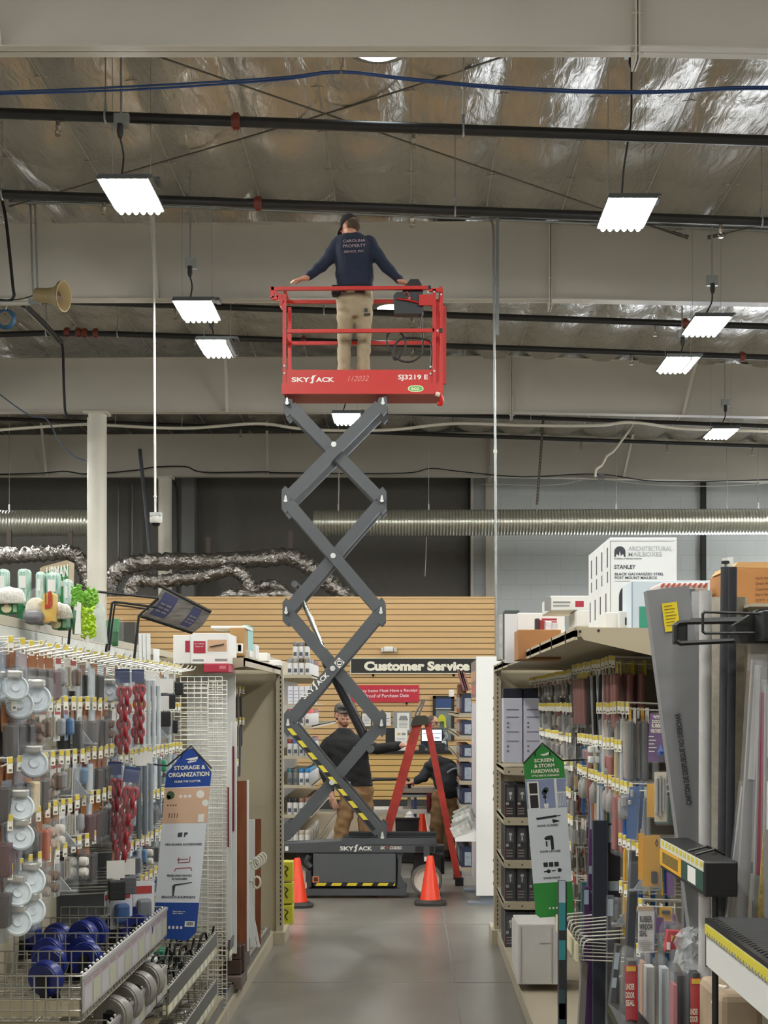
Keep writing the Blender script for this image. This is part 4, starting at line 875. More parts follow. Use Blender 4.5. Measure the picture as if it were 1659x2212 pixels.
b = MB(); b.prism([(at(x, y, d0).x, at(x, y, d0).z) for x, y in [(887,1570),(892,1552),(899,1546),(921,1546),(925,1551),(926,1566),(905,1566)]], 15.06, 15.48); t.part('ladder_cap', b, mat('ladder_cap', '3b372f', .6))
for x in (FL[0], FRr[0]):
    for dd in (14.99, 15.55): b = MB(); p = at(x, 1907, d0); b.bbox((p.x-.045, dd-.03, 0), (p.x+.045, dd+.03, .09)); t.part('ladder_foot', b, M_dk)
t = Thing('tongs', 'grey long-handled tongs lying on the ladder cap', 'tool', at(903, 1546, 15.2))
for x0, x1 in ((897, 912), (905, 917)):
    b = MB(); b.tube(smooth_path([at(x0,1546,15.2), at(x0+3,1536,15.22), at(x1-2,1519,15.25), at(x1,1511,15.26)]), .011, 6); t.part('handle', b, mat('tool_grey', '6d6a68', .4, .5))
# parts cart
dc = 17.6; cb0 = Vector((at(880, 0, dc).x, dc, 0)); t = Thing('parts_cart', 'grey rolling parts cart with bent black push handle behind the ladder', 'cart', cb0); C_ = lambda x, y, e=0.: at(x, y, dc) + Vector((0, e, 0)); M_ca = mat('cart_grey', '8d8f8b', .45, .4)
b = MB(); b.box(C_(858,1712,-.05), C_(946,1703,.5)); t.part('cart_tray', b, mat('cart_tray_wood', '96887a', .6)); b = MB(); b.box(C_(858,1722,-.05), C_(946,1716,.5)); t.part('tray_rail', b, M_ca)
b = MB(); b.box(C_(790,1757,-.05), C_(946,1748,.5)); t.part('lower_shelf', b, mat('cart_white', 'c9c3b9', .5))
for x in (880, 884, 943):
    for e in (0, .45): b = MB(); b.box(C_(x,1830,e), C_(x+3.5,1716,e+.02)); t.part('cart_post', b, M_ca)
b = MB(); b.box(C_(894,1765,-.03), C_(900,1722,0)); t.part('blue_post', b, mat('post_blue', '25346b', .5))
b = MB(); b.tube(smooth_path([C_(793,1757), C_(793,1712), C_(795,1695), C_(800,1688), C_(808,1684.5), C_(835,1684), C_(877,1683.5), C_(884,1690), C_(884,1712)], 5), .018, 8); t.part('push_handle', b, M_dk, smooth=True)
for x in (862, 938):
    for e in (.02, .43):
        b = MB(); b.rod(C_(x,1847,e-.02), C_(x,1847,e+.02), .05, 14); b.rod(C_(x,1840,e), C_(x,1826,e), .015, 8); t.part('caster', b, M_dk)
b = MB(); b.box(C_(858,1832,-.03), C_(946,1827,.48)); t.part('cart_base', b, M_ca)
def simple(name, lab, cat, m, f, group=None, smooth=False):
    b = MB(); f(b); return tag(b.build(name, m, None, smooth), lab, cat, group)
t = Thing('work_gloves', 'red and white work gloves lying on the cart tray', 'gloves', C_(888, 1703, .1))
for k, (x, y, m) in enumerate(((888,1690,mat('glove_red','b0463f',.8)), (880,1698,mat('glove_white','b7aea2',.8)))):
    b = MB(); ellip(b, C_(x,y+3,.1), .05,.04,.025)
    for q in range(4): capsule(b, C_(x-2,y+1+q,.08+q*.02), C_(x-9,y+4+q,.06+q*.022), .012)
    capsule(b, C_(x+3,y+2,.1), C_(x+5,y+7,.05), .013); o = organic(b, 'glove', m, t.o, C_(888,1703,.1), .006, 2)
simple('hanging_rag', 'dark red rag hanging from the cart tray edge', 'rag', mat('rag_red', '6d1f26', .9), lambda b: [b.bar(C_(923+i*3, 1713, -.06 - .01*(i % 2)), C_(924+i*2.7, 1754-(i % 3)*3, -.06 - .012*(i % 2)), .02, .014, (0,1,0)) for i in range(6)])
t = Thing('tote_bin', 'black tote bin on the floor beneath the parts cart', 'bin', at(880, 1836, 17.3))
def tote(b): b.prism([(at(x, y, 17.3).x, at(x, y, 17.3).z) for x, y in [(858,1858),(901,1858),(905,1768),(854,1768)]], 17.1, 17.45)
b = MB(); tote(b); t.part('bin_body', b, mat('tote_black', '161617', .6)); b = MB(); b.box(at(852,1771,17.08), at(907,1766,17.1)); b.box(at(852,1771,17.45), at(907,1766,17.47)); t.part('bin_rim', b, mat('tote_black', '161617'))
simple('crumpled_paper', 'crumpled white paper on top of the black tote bin', 'paper', M_wht, lambda b: b.lathe([(.07,0),(.05,.02),(.045,.05),(.012,.075),(0,.085)], at(885, 1766, 17.25), 6))
# white display stand
dw = 13.55; t = Thing('display_stand', 'tall white display stand at the end of the far right aisle', 'display stand', Vector((at(1050, 0, dw).x, dw, 0))); M_dw = mat('display_white', 'f0f0ee', .5)
x0, x1 = at(1029, 0, dw).x, at(1082, 0, dw).x; zt, zb = at(0, 1418, dw).z, at(0, 1935, dw).z
b = MB(); b.box((x0, dw, zb), (x1, dw + .06, zt)); b.box((x0 + .004, dw - .002, at(0,1464.6,dw).z), (x1, dw, at(0,1464,dw).z)); t.part('front_panel', b, M_dw)
b = MB(); b.box((x0 + .02, dw + .06, .12), (x1, dw + 1.5, zt - .45)); t.part('side_panel', b, mat('display_lilac', 'd9d6dc', .5))
b = MB(); b.box((at(1037,0,dw).x, dw + .03, 0), (x1, dw + .3, zb)); b.box((at(1011,0,dw).x, dw - .01, 0), (x1, dw + .12, .025)); b.box((at(1011,0,dw).x, dw + .9, 0), (x1, dw + 1.1, .025)); t.part('base', b, mat('plinth_grey', '7f8790', .5))
b = MB(); b.prism([(at(x, y, dw).x, at(x, y, dw).z) for x, y in [(984,1819),(1029,1819),(1029,1797),(984,1811)]], dw + .05, dw + .35); t.part('brochure_tray', b, M_dw)
b = MB(); b.use(0); b.box((x0 - .004, dw + .1, at(0,1506,dw).z), (x0 + .016, dw + 1.1, at(0,1425,dw).z)); b.use(1)
for i in range(3): b.box((x0 - .006, dw + .15 + i*.3, at(0,1500,dw).z), (x0 - .003, dw + .4 + i*.3, at(0,1478,dw).z)); b.use(2); b.box((x0 - .006, dw + .15 + i*.3, at(0,1470,dw).z), (x0 - .003, dw + .4 + i*.3, at(0,1448,dw).z)); b.use(1)
t.part('side_poster', b, [mat('poster_grey', '8d837c'), mat('poster_pink', 'c98280'), mat('poster_peach', 'd9ac90')])
for k in range(5):
    b = MB(); b.T = Matrix.Translation(at(1000 + k*3, 1800 - k*6, dw + .12)) @ Matrix.Rotation(R(-24), 4, 'Y'); b.bbox((-.1, -.02 + k*.03, -.0), (.09, -.004 + k*.03, .1 + k*.012), .002); o = b.build('brochure', mat('brochure_%d' % (k % 3), ['c9c8c2','a5a79f','dcdcd8'][k % 3], .4, noise=.35, scale=25))
    tag(o, 'loose grey printed brochure, %s in the white stand tray' % ORD[k], 'brochure', 'brochures in the white tray')
t2 = Thing('hang_ring', 'chain of thin wire hooks hanging beside the white stand', 'wire hooks', at(1060, 1560, 11.5))
for ys in ((1500, 1570), (1660, 1745), (1850, 1925)):
    b = MB(); b.tube([at(1069 - 4*(i % 3 == 1), ys[0] + (ys[1]-ys[0])*i/9, 11.42) for i in range(10)], .004, 5); t2.part('wire', b, mat('thin_wire', '9b9a95', .4, .6))
# service counter
dk = 26.0; xa, xb = at(690, 0, dk).x, at(1010, 0, dk).x; zc = at(0, 1628, dk).z; t = Thing('service_counter', 'tan slatwall service counter with black top', 'counter', ((xa+xb)/2, dk, 0))
b = slat(xa, xb, zc, at(0,1727,dk).z, dk, 13.3/F*dk, '', ''); t.part('counter_front', b, [slat_mat('counter_slat', 'd0ab68', .1), M_groove])
b = MB(); b.box((xa, dk + .03, 0), (xb, dk + .6, zc)); t.part('counter_body', b, mat('counter_dark', '3a342c', .6)); b = MB(); b.box((xa, dk - .02, 0), (xb, dk + .03, at(0,1727,dk).z)); t.part('kick_board', b, mat('kick_dark', '2f2e2b', .6))
b = MB(); b.bbox((xa - .02, dk - .05, zc), (xb, dk + .65, at(0,1621.5,dk).z), .008); t.part('counter_top', b, mat('top_black', '1a1a1a', .35))
zc = at(0, 1621.5, dk).z; K_ = lambda x, y, e=.2: at(x, y, dk) + Vector((0, e, 0))
t = Thing('monitor', 'lit computer monitor on the service counter in front of the clerk', 'monitor', K_(933, 1621.5)); t.loc
b = MB(); b.bbox(K_(909,1604,.2), K_(957,1574,.24)); t.part('bezel', b, M_dk); b = MB(); b.use(0); b.box(K_(911.5,1601,.195), K_(954.5,1577,.2)); b.use(1); b.box(K_(913,1586,.193), K_(954,1584.5,.195)); b.box(K_(939,1595.5,.193), K_(951,1593.5,.195)); t.part('screen', b, [mat('screen_glow', 'cfe3fa', .3, emit=1.5), mat('screen_text', '4d6a94', .4)])
b = MB(); b.box(K_(930,1605,.22), K_(936,1600,.25)); b.box((K_(924,0).x, dk + .15, zc), (K_(942,0).x, dk + .3, zc + .015)); b.box((K_(931,0).x, dk + .22, zc), (K_(935,0).x, dk + .25, K_(0,1600).z)); t.part('monitor_stand', b, M_dk)
def boxthing(name, lab, cat, x0, y0, x1, y1, d, dep, m, group=None, bev=.006):
    b = MB(); b.bbox(at(x0, y1, d), at(x1, y0, d) + Vector((0, dep, 0)), bev); return tag(b.build(name, m), lab, cat, group)
boxthing('register', 'black till box on the counter beside the lift joint', 'till', 833, 1573, 856, 1621.5, dk + .15, .3, mat('till_black', '19191a', .5))
b = MB(); b.use(0); b.box(at(853, 1601, dk + .1), at(880, 1573, dk + .11)); b.use(1); b.box(at(858,1588,dk+.098), at(865,1583,dk+.1)); b.use(2); b.box(at(868,1588,dk+.098), at(876,1583,dk+.1)); b.box(at(856,1597,dk+.098), at(876,1595.5,dk+.1)); b.use(0); b.box(at(855, 1621.5, dk + .1), at(878, 1601, dk + .104))
tag(b.build('counter_notice', [mat('paper_white', 'e6e4de', .6), mat('print_orange', 'c9a05a'), mat('print_grey', '8a8a88')]), 'white notice card propped on the counter, two small pictures', 'notice')
boxthing('card_reader', 'dark card reader on the counter under the monitor', 'card reader', 905, 1609, 916, 1621.5, dk + .05, .15, M_dk); boxthing('receipt_printer', 'black receipt printer with white slot right of the monitor', 'printer', 936, 1605, 962, 1621.5, dk + .05, .2, M_dk)
t = Thing('counter_scanner', 'grey scanner arm at the right end of the counter', 'scanner', K_(962, 1621.5, .1)); b = MB(); b.tube(smooth_path([K_(960,1621,.1), K_(957,1605,.1), K_(965,1592,.1), K_(961,1582,.1)]), .025, 8); t.part('arm', b, M_ca, smooth=True); b = MB(); b.bbox(K_(954,1609,.05), K_(964,1601,.12), .01); t.part('head', b, mat('scanner_silver', 'b6b6b2', .4, .4))
# signs and papers on the slat wall
sd = SD - .03
def board(name, lab, cat, x0, y0, x1, y1, d, mats, extra=None):
    t = Thing(name, lab, cat, at((x0+x1)/2, y1, d)); b = MB(); b.box(at(x0, y1, d), at(x1, y0, d) + Vector((0, .02, 0))); t.part('panel', b, mats); return t
t = board('service_sign', 'black Customer Service sign with cream lettering on the slatwall', 'sign', 756, 1420.5, 1042, 1456, sd, mat('sign_cream', 'd8d2b4', .5)); b = MB(); b.box(at(758.5,1453.5,sd-.004), at(1040,1423,sd)); t.part('face', b, mat('sign_black', '15140f', .4))
b = MB(); b.text('Customer Service', at(786.5,1449,sd-.006), at(1015,1449,sd-.006)-at(786.5,1449,sd-.006), (0,0,20.5/F*sd), bold=.055); t.part('lettering', b, mat('sign_letter', 'efe9d6', .5))
b = MB(); b.box(at(804,1461,sd), at(808,1456,sd)); b.box(at(978,1461,sd), at(982,1456,sd)); t.part('bracket', b, M_dk)
t = board('receipt_sign', 'red receipt notice on the slatwall below the black sign', 'sign', 750, 1480, 905, 1517, sd, mat('sign_red', 'bf2438', .45)); b = MB(); b.text('Warranty Items Must Have a Receipt', at(753,1498,sd-.004), at(902,1495.5,sd-.004)-at(753,1498,sd-.004), (0,0,8/F*sd), bold=.02); b.text('or Proof of Purchase Date', at(776,1507.5,sd-.004), at(883,1505.5,sd-.004)-at(776,1507.5,sd-.004), (0,0,7.5/F*sd), bold=.02); t.part('lettering', b, mat('sign_letter_pink', 'eecfd0', .5)); b = MB(); b.box(at(877,1522,sd), at(880,1517,sd)); t.part('bracket', b, M_dk)
t = Thing('emergency_light', 'white twin-head emergency light above the black sign', 'emergency light', at(840, 1409, sd)); b = MB(); b.bbox(at(829,1408,sd-.06), at(850,1397,sd+.03), .02); t.part('body', b, M_wp)
for x in (825.5, 854): b = MB(); b.bbox(at(x-3,1409,sd-.09), at(x+3,1399,sd-.01), .015); t.part('lamp_head', b, mat('lamp_lens', 'c9c8c2', .3))
b = MB(); b.use(0); b.box(at(780,1571,sd), at(803,1539,sd+.02)); b.use(1); b.box(at(782,1569,sd-.004), at(801,1541,sd)); b.use(2)
for i in range(6): b.box(at(785,1548+i*3,sd-.006), at(798,1547+i*3,sd-.004))
tag(b.build('framed_notice', [M_dk, mat('paper_white', 'e6e4de'), mat('print_grey', '8a8a88')]), 'white notice in black frame on the slatwall beside the lift', 'notice')
b = MB(); b.use(0); b.box(at(830,1568,sd), at(844,1539,sd+.01)); b.use(1); b.box(at(834,1553,sd-.003), at(841,1551,sd)); b.box(at(834,1558,sd-.003), at(841,1557,sd)); tag(b.build('paper_notice', [mat('paper_white', 'e6e4de'), mat('print_grey', '8a8a88')]), 'plain white paper notice pinned on the slatwall', 'notice')
b = MB(); b.use(0); b.box(at(849,1582,sd-.02), at(889,1537,sd+.01)); b.use(1); b.box(at(858,1577,sd-.026), at(884,1540,sd-.02)); b.use(2); b.prism([(at(x,y,sd).x, at(x,y,sd).z) for x, y in [(861,1556),(882,1556),(878,1546),(865,1546)]], sd-.03, sd-.026)
for i in range(5): b.box(at(862,1560+i*3,sd-.028), at(880,1559+i*3,sd-.026))
tag(b.build('literature_holder', [mat('holder_grey', '8d9290', .5), mat('paper_white', 'e6e4de'), mat('print_grey', '8a8a88')]), 'grey holder with white flyer showing a grey machine', 'flyer holder')
t = Thing('service_window', 'dark framed service window with blue boxes inside, right of the clerk', 'window frame', at(955, 1600, sd)); b = MB()
for a, c in (((935,1600),(941,1503)), ((975,1600),(981,1503)), ((935,1509),(981,1503))): b.box(at(*a, sd-.03), at(*c, sd+.02))
t.part('frame', b, M_dk); b = MB(); b.box(at(941,1600,sd-.003), at(975,1509,sd)); t.part('back_panel', b, mat('window_dim', '7d8584', .5)); b = MB(); b.box(at(943,1528,sd-.03), at(975,1509,sd-.004)); t.part('blue_box', b, mat('box_blue', '2c4779', .5)); b = MB(); b.box(at(941,1532,sd-.04), at(975,1529,sd-.003)); t.part('ledge', b, mat('ledge_grey', 'aab2b3', .5))
simple('safety_vest', 'yellow safety vest hanging in front of the service window', 'vest', mat('vest_yellow', 'c3c72f', .7), lambda b: (b.prism([(at(x,y,sd-.1).x, at(x,y,sd-.1).z) for x, y in [(946,1552),(950,1545),(955,1543),(960,1546),(963,1552),(964,1572),(960,1572),(959,1558),(951,1558),(948,1572)]], sd - .12, sd - .06)))
b = MB(); b.box(at(229, 1815, 20), at(300, 1346, 20.3)); tag(b.build('dark_display', mat('shelf_dark', '46443f', .6)), 'dark back of a display standing beyond the left shelving', 'display back')
# ---------------------------------------------------------------- far left gondola with spray cans
M_bge = mat('shelf_beige', 'b5ab93', .5, noise=.03, scale=4)
dg0 = 16.13; XL = -1.156
t = Thing('spray_shelving', 'beige shelving unit of spray cans behind the lift at left', 'shelving unit', (-1.6, 18.6, 0)); SH = [2.30, 1.71, 1.36, 1.02, .675, .3]
for z in SH:
    b = MB(); b.box((-1.75, dg0, z - .012), (XL, 21.4, z)); b.box((XL - .012, dg0, z - .035), (XL, 21.4, z + .004)); b.box((-1.75, dg0 - .004, z - .035), (XL, dg0 + .008, z + .002)); t.part('shelf', b, M_bge)
b = MB(); b.box((-1.80, dg0, .1), (-1.75, 21.4, 2.55)); t.part('back_panel', b, M_bge); b = MB(); b.box((-1.78, dg0, 0), (XL - .02, 21.4, .1)); t.part('base', b, M_bge)
def can_proto(capc, bodyc, key):
    r = Thing('spray_can', 'x', 'spray can', (0,0,0), 'spray cans on the far left shelves', local=True)
    b = MB(); b.use(0); b.lathe([(.03,0),(.0325,.004),(.0325,.135),(.031,.14)], n=12); b.use(1); b.lathe([(.0328,.03),(.0328,.075)], n=5, a0=R(-130), a1=R(-60)); b.use(2); b.lathe([(.031,.14),(.02,.152),(.012,.153)], n=12)
    r.part('can', b, [mat('can_' + bodyc, bodyc, .4), mat('can_print', '4d5560', .5), M_chr], smooth=50)
    b = MB(); b.lathe([(.031,.145),(.031,.19),(.027,.194),(0,.194)], n=12); r.part('cap', b, mat('cap_' + capc, capc, .4), smooth=50)
    return r.o
CANS = {}
def can(capc, bodyc, x, y, z, lab):
    k = capc + bodyc
    if k not in CANS: CANS[k] = can_proto(capc, bodyc, k)
    return place(CANS[k], USED, (x, y, z), lab)
shn = ['top', 'second', 'third', 'fourth', 'fifth', 'bottom']
rows = [(['8d8d8a','8d8d8a','3a3028','77777a'], 'dcdcda'), (['b02c22','b02c22','d8452a','e2512f'], 'd9d5d2'), (['7a2420','3564a0','3564a0','33663c'], 'c9cac8'), (['35606a','5a5a58','2f7fb8','2f86c2'], 'dedede'), (['191919','191919','8a6a58','8a6a58'], 'd4d4d2'), (['c8beb0','c8beb0','b8ae9c','b8ae9c'], 'd9d6cf')]
cols = {'8d8d8a':'grey','3a3028':'dark','77777a':'grey','b02c22':'red','d8452a':'orange','e2512f':'orange','7a2420':'maroon','3564a0':'blue','33663c':'green','35606a':'teal','5a5a58':'grey','2f7fb8':'blue','2f86c2':'blue','191919':'black','8a6a58':'brown','c8beb0':'cream','b8ae9c':'tan'}
rr = random.Random(3)
for i, (cs, bc) in enumerate(rows):
    for j in range(4):
        x = XL - .05 - (3 - j) * .068; bcc = '77797a' if i == 3 and j < 2 else bc
        can(cs[j], bcc, x, dg0 + .045, SH[i], '%s-capped spray can, %s from the left at the near end of the %s spray shelf' % (cols[cs[j]], ORD[j], shn[i]))
    for k in range(1, 17):
        c = cs[rr.randrange(4)] if k < 9 or i > 2 else ['33663c','b02c22','3564a0'][k % 3]
        can(c, bc if i < 4 else ['6a6a4c','8f8468','d4d4d2'][k % 3], XL - .05, dg0 + .045 + k * .09, SH[i], '%s-capped spray can, %s back along the front of the %s spray shelf' % (cols[c], ORD[k], shn[i]))
for j in range(3):
    can('3a3028' if j == 0 else '77777a', 'dcdcda', XL - .06 - j * .068, dg0 + .12, SH[0] + .194, 'spray can stacked %s from the right above the top far left shelf' % ORD[j])
for k in range(14):                                  # tall white boxes on the ledge under the top shelf
    x, y = (XL - .05 - (3 - k) * .066, dg0 + .05) if k < 4 else (XL - .05, dg0 + .05 + (k - 3) * .11)
    b = MB(); b.use(0); b.bbox((x - .029, y - .028, 1.965), (x + .029, y + .028, 2.17), .003); b.use(1)
    for q in range(4): b.box((x - .024, y - .0295, 1.99 + q * .04), (x + .022, y - .028, 2.0 + q * .04))
    tag(b.build('tall_box', [mat('box_white', 'dcdce4', .5), mat('box_lines', 'a7aab8', .5)]), 'tall white box, %s from the left under the top far left shelf' % ORD[k], 'box', 'tall white boxes under the top shelf')
b = MB(); b.box((-1.75, dg0, 1.953), (XL, 18, 1.965)); b.build('shelf', M_bge, t.o, off=t.loc)
# ---------------------------------------------------------------- far right gondola
dr0 = 16.4; XR = at(992, 0, dr0).x
t = Thing('aisle_shelving', 'beige shelving of dark blue boxes behind the white display stand', 'shelving unit', (XR + .25, 18.8, 0)); SR = [at(0, y, dr0).z for y in (1541, 1589, 1637, 1687, 1738, 1800, 1874)]
for z in SR:
    b = MB(); b.box((XR, dr0, z - .012), (XR + .5, 21.2, z)); b.box((XR, dr0, z - .045), (XR + .012, 21.2, z + .004)); b.box((XR, dr0 - .004, z - .045), (XR + .5, dr0 + .006, z + .002)); t.part('shelf', b, M_bge)
b = MB(); b.box((XR + .5, dr0, 0), (XR + .55, 21.2, 2.2)); t.part('back_panel', b, M_bge); b = MB(); b.box((XR + .03, dr0, 0), (XR + .5, 21.2, SR[-1] - .04)); t.part('base', b, M_bge)
proto = None
for i, z in enumerate(SR):
    hh = (SR[i-1] - z - .06) if i else .26
    for j in range(8):
        key = 'navy' if j == 0 else ('rust' if i < 4 else 'slate')
        b = MB(); b.use(0); x, y = XR + (.07 if j else .085), dr0 + .08 + j * .16; h_ = min(hh, .24) * (1 - .12 * ((j * 3 + i) % 3)); b.bbox((x - .06, y - .07, z), (x + .06, y + .07, z + h_), .003); b.use(1); b.box((x - .062, y - .05, z + h_ * .25), (x - .06, y + .05, z + h_ * .8)); b.box((x - .02, y - .072, z + .02), (x + .055, y - .07, z + h_ * .75))
        tag(b.build('carton', [mat('carton_' + key, {'navy': '27324f', 'rust': '8a5a45', 'slate': '4a4e5c'}[key], .5, noise=.2, scale=14), mat('carton_label', 'a9b3bd', .5, noise=.3, scale=30)]),
            '%s carton, %s from the near end, %s shelf, far right unit' % ({'navy': 'navy', 'rust': 'rust brown', 'slate': 'slate grey'}[key], ORD[j], ORD[i]), 'box', 'cartons on the far right unit')
for k in range(3):
    b = MB(); a, c = at(990 + k*5, 1446 + k*3, dr0), at(1003 + k*5, 1492, dr0); b.bar(a, c, .1, .035, (1,0,0)); tag(b.build('striped_package', mat('pkg_stripe_%d' % k, ['8a5a5e','5f4038','a36f70'][k], .5, noise=.3, scale=20)), '%s tilted pinkish package above the far right unit' % ORD[k], 'package', 'tilted packages above the far right unit')
boxthing('shelf_carton', 'brown open carton on top of the far right unit', 'box', 989, 1478, 1008, 1500, dr0, .3, mat('carton_brown', '6e4f35', .7)); boxthing('white_tub', 'small white tub at the far end of the top shelf, far right unit', 'tub', 970, 1490, 981, 1505, 17.5, .1, M_wht)
# ================================================================ near left gondola
XP, XL2, XTIP = -1.66, -1.15, -1.36
M_film = mat('clear_film', 'eef2f4', .2, alpha=.07, spec=.6, bump=.4, bscale=30)
M_card = mat('white_card', 'e2e1dc', .55); M_orange = mat('orange_card', '94581f', .55, noise=.2, scale=30); M_wire = mat('white_wire', 'd8d6cb', .4); M_zinc = mat('zinc_wire', 'b6b4ac', .35, .7)
M_tagw = mat('tag_white', 'ebe8da', .5); M_tagy = mat('tag_yellow', 'd8c24a', .5)
def pp(b, poly, d0, d1, dref):
    return b.prism([(at(x, y, dref).x, at(x, y, dref).z) for x, y in poly], d0, d1)
t = Thing('gondola_shelving', 'beige pegboard shelving run along the left side of the aisle', 'shelving unit', (-1.4, 7.5, 0)); GL = t
b = MB(); b.box((XP - .03, 3.5, .15), (XP, 6.5, 2.29)); t.part('back_panel', b, mat('beige_panel', 'bdb59c', .55))
b = MB(); b.box((XP - .03, 6.5, .15), (XP, 8.4, 2.29)); t.part('back_panel', b, mat('dark_panel', '33373a', .6))
b = MB(); b.box((XP - .03, 8.4, .15), (XP, 11.4, 2.29)); t.part('back_panel', b, M_bge)
b = MB(); b.box((XP - .06, 3.5, 2.27), (XP + .03, 11.4, 2.31)); t.part('top_cap', b, mat('cap_beige', 'b9b29f', .5))
for a, c in ((3.5, 4.83), (4.85, 6.48), (6.5, 8.3)):
    b = MB(); b.box((XP + .02, a, 2.2), (XP + .03, c, 2.268)); t.part('header_strip', b, mat('header_grey', 'cfd0c8', .5, noise=.15, scale=9))
b = MB(); b.box((XP, 3.5, 0), (XL2 + .03, 11.35, .1)); t.part('base_deck', b, M_bge)
b = MB(); b.box((XL2, 3.5, .1), (XL2 + .012, 11.2, .16)); t.part('deck_lip', b, mat('lip_dark', '6b6860', .5))
b = MB(); b.box((XP, 11.4, .1), (-1.08, 11.43, 2.29)); b.box((XP, 11.398, 1.12), (-1.08, 11.4, 1.124)); t.part('end_panel', b, mat('end_beige', 'b7ad94', .55, noise=.03, scale=3))
b = MB(); b.box((-1.105, 11.36, .02), (-1.05, 11.46, 2.3)); t.part('upright', b, M_bge); b = MB()
for i in range(56): b.box((-1.072, 11.357, .15 + i*.038), (-1.063, 11.36, .172 + i*.038))
t.part('slots', b, M_dk)
b = MB(); b.box((-1.12, 11.3, 0), (-1.03, 11.75, .1)); t.part('upright_foot', b, M_bge)
b = MB(); b.box((XP, 8.95, 2.235), (-1.065, 11.36, 2.255)); b.box((-1.08, 8.95, 2.2), (-1.065, 11.36, 2.262)); b.prism([(XP, 2.235), (-1.07, 2.235), (-1.07, 2.2), (XP, 2.1)], 8.95, 8.957); t.part('top_shelf', b, mat('shelf_warm', 'b3a78e', .5))
# hooks with price tags; local axes: wire along +x from the panel, origin at the tip
def hook_proto(name, L, m, ta):
    r = Thing(name, 'x', 'peg hook', (0,0,0), 'price-tagged peg hooks', local=True)
    b = MB(); b.tube([(-L, 0, -.012), (-.03, 0, 0), (0, 0, .012)], .0034, 6); b.tube([(-L, 0, .02), (-.012, 0, .03), (.004, 0, .032)], .003, 6); r.part('wire', b, m)
    b = MB(); b.T = Matrix.Rotation(R(ta), 4, 'Z'); b.use(0); b.box((.0, -.012, -.022), (.003, .012, .034)); b.use(1); b.box((.003, -.0105, .012), (.0045, .0105, .032)); b.use(2); b.box((.003, -.006, -.016), (.0045, .006, -.008)); r.part('price_tag', b, [M_tagw, M_tagy, mat('tag_print', '77756a')]); return r.o
HK = hook_proto('peg_hook', .3, M_wire, -30); HKR = hook_proto('peg_hook', .3, M_wire, 30)
PK = {}
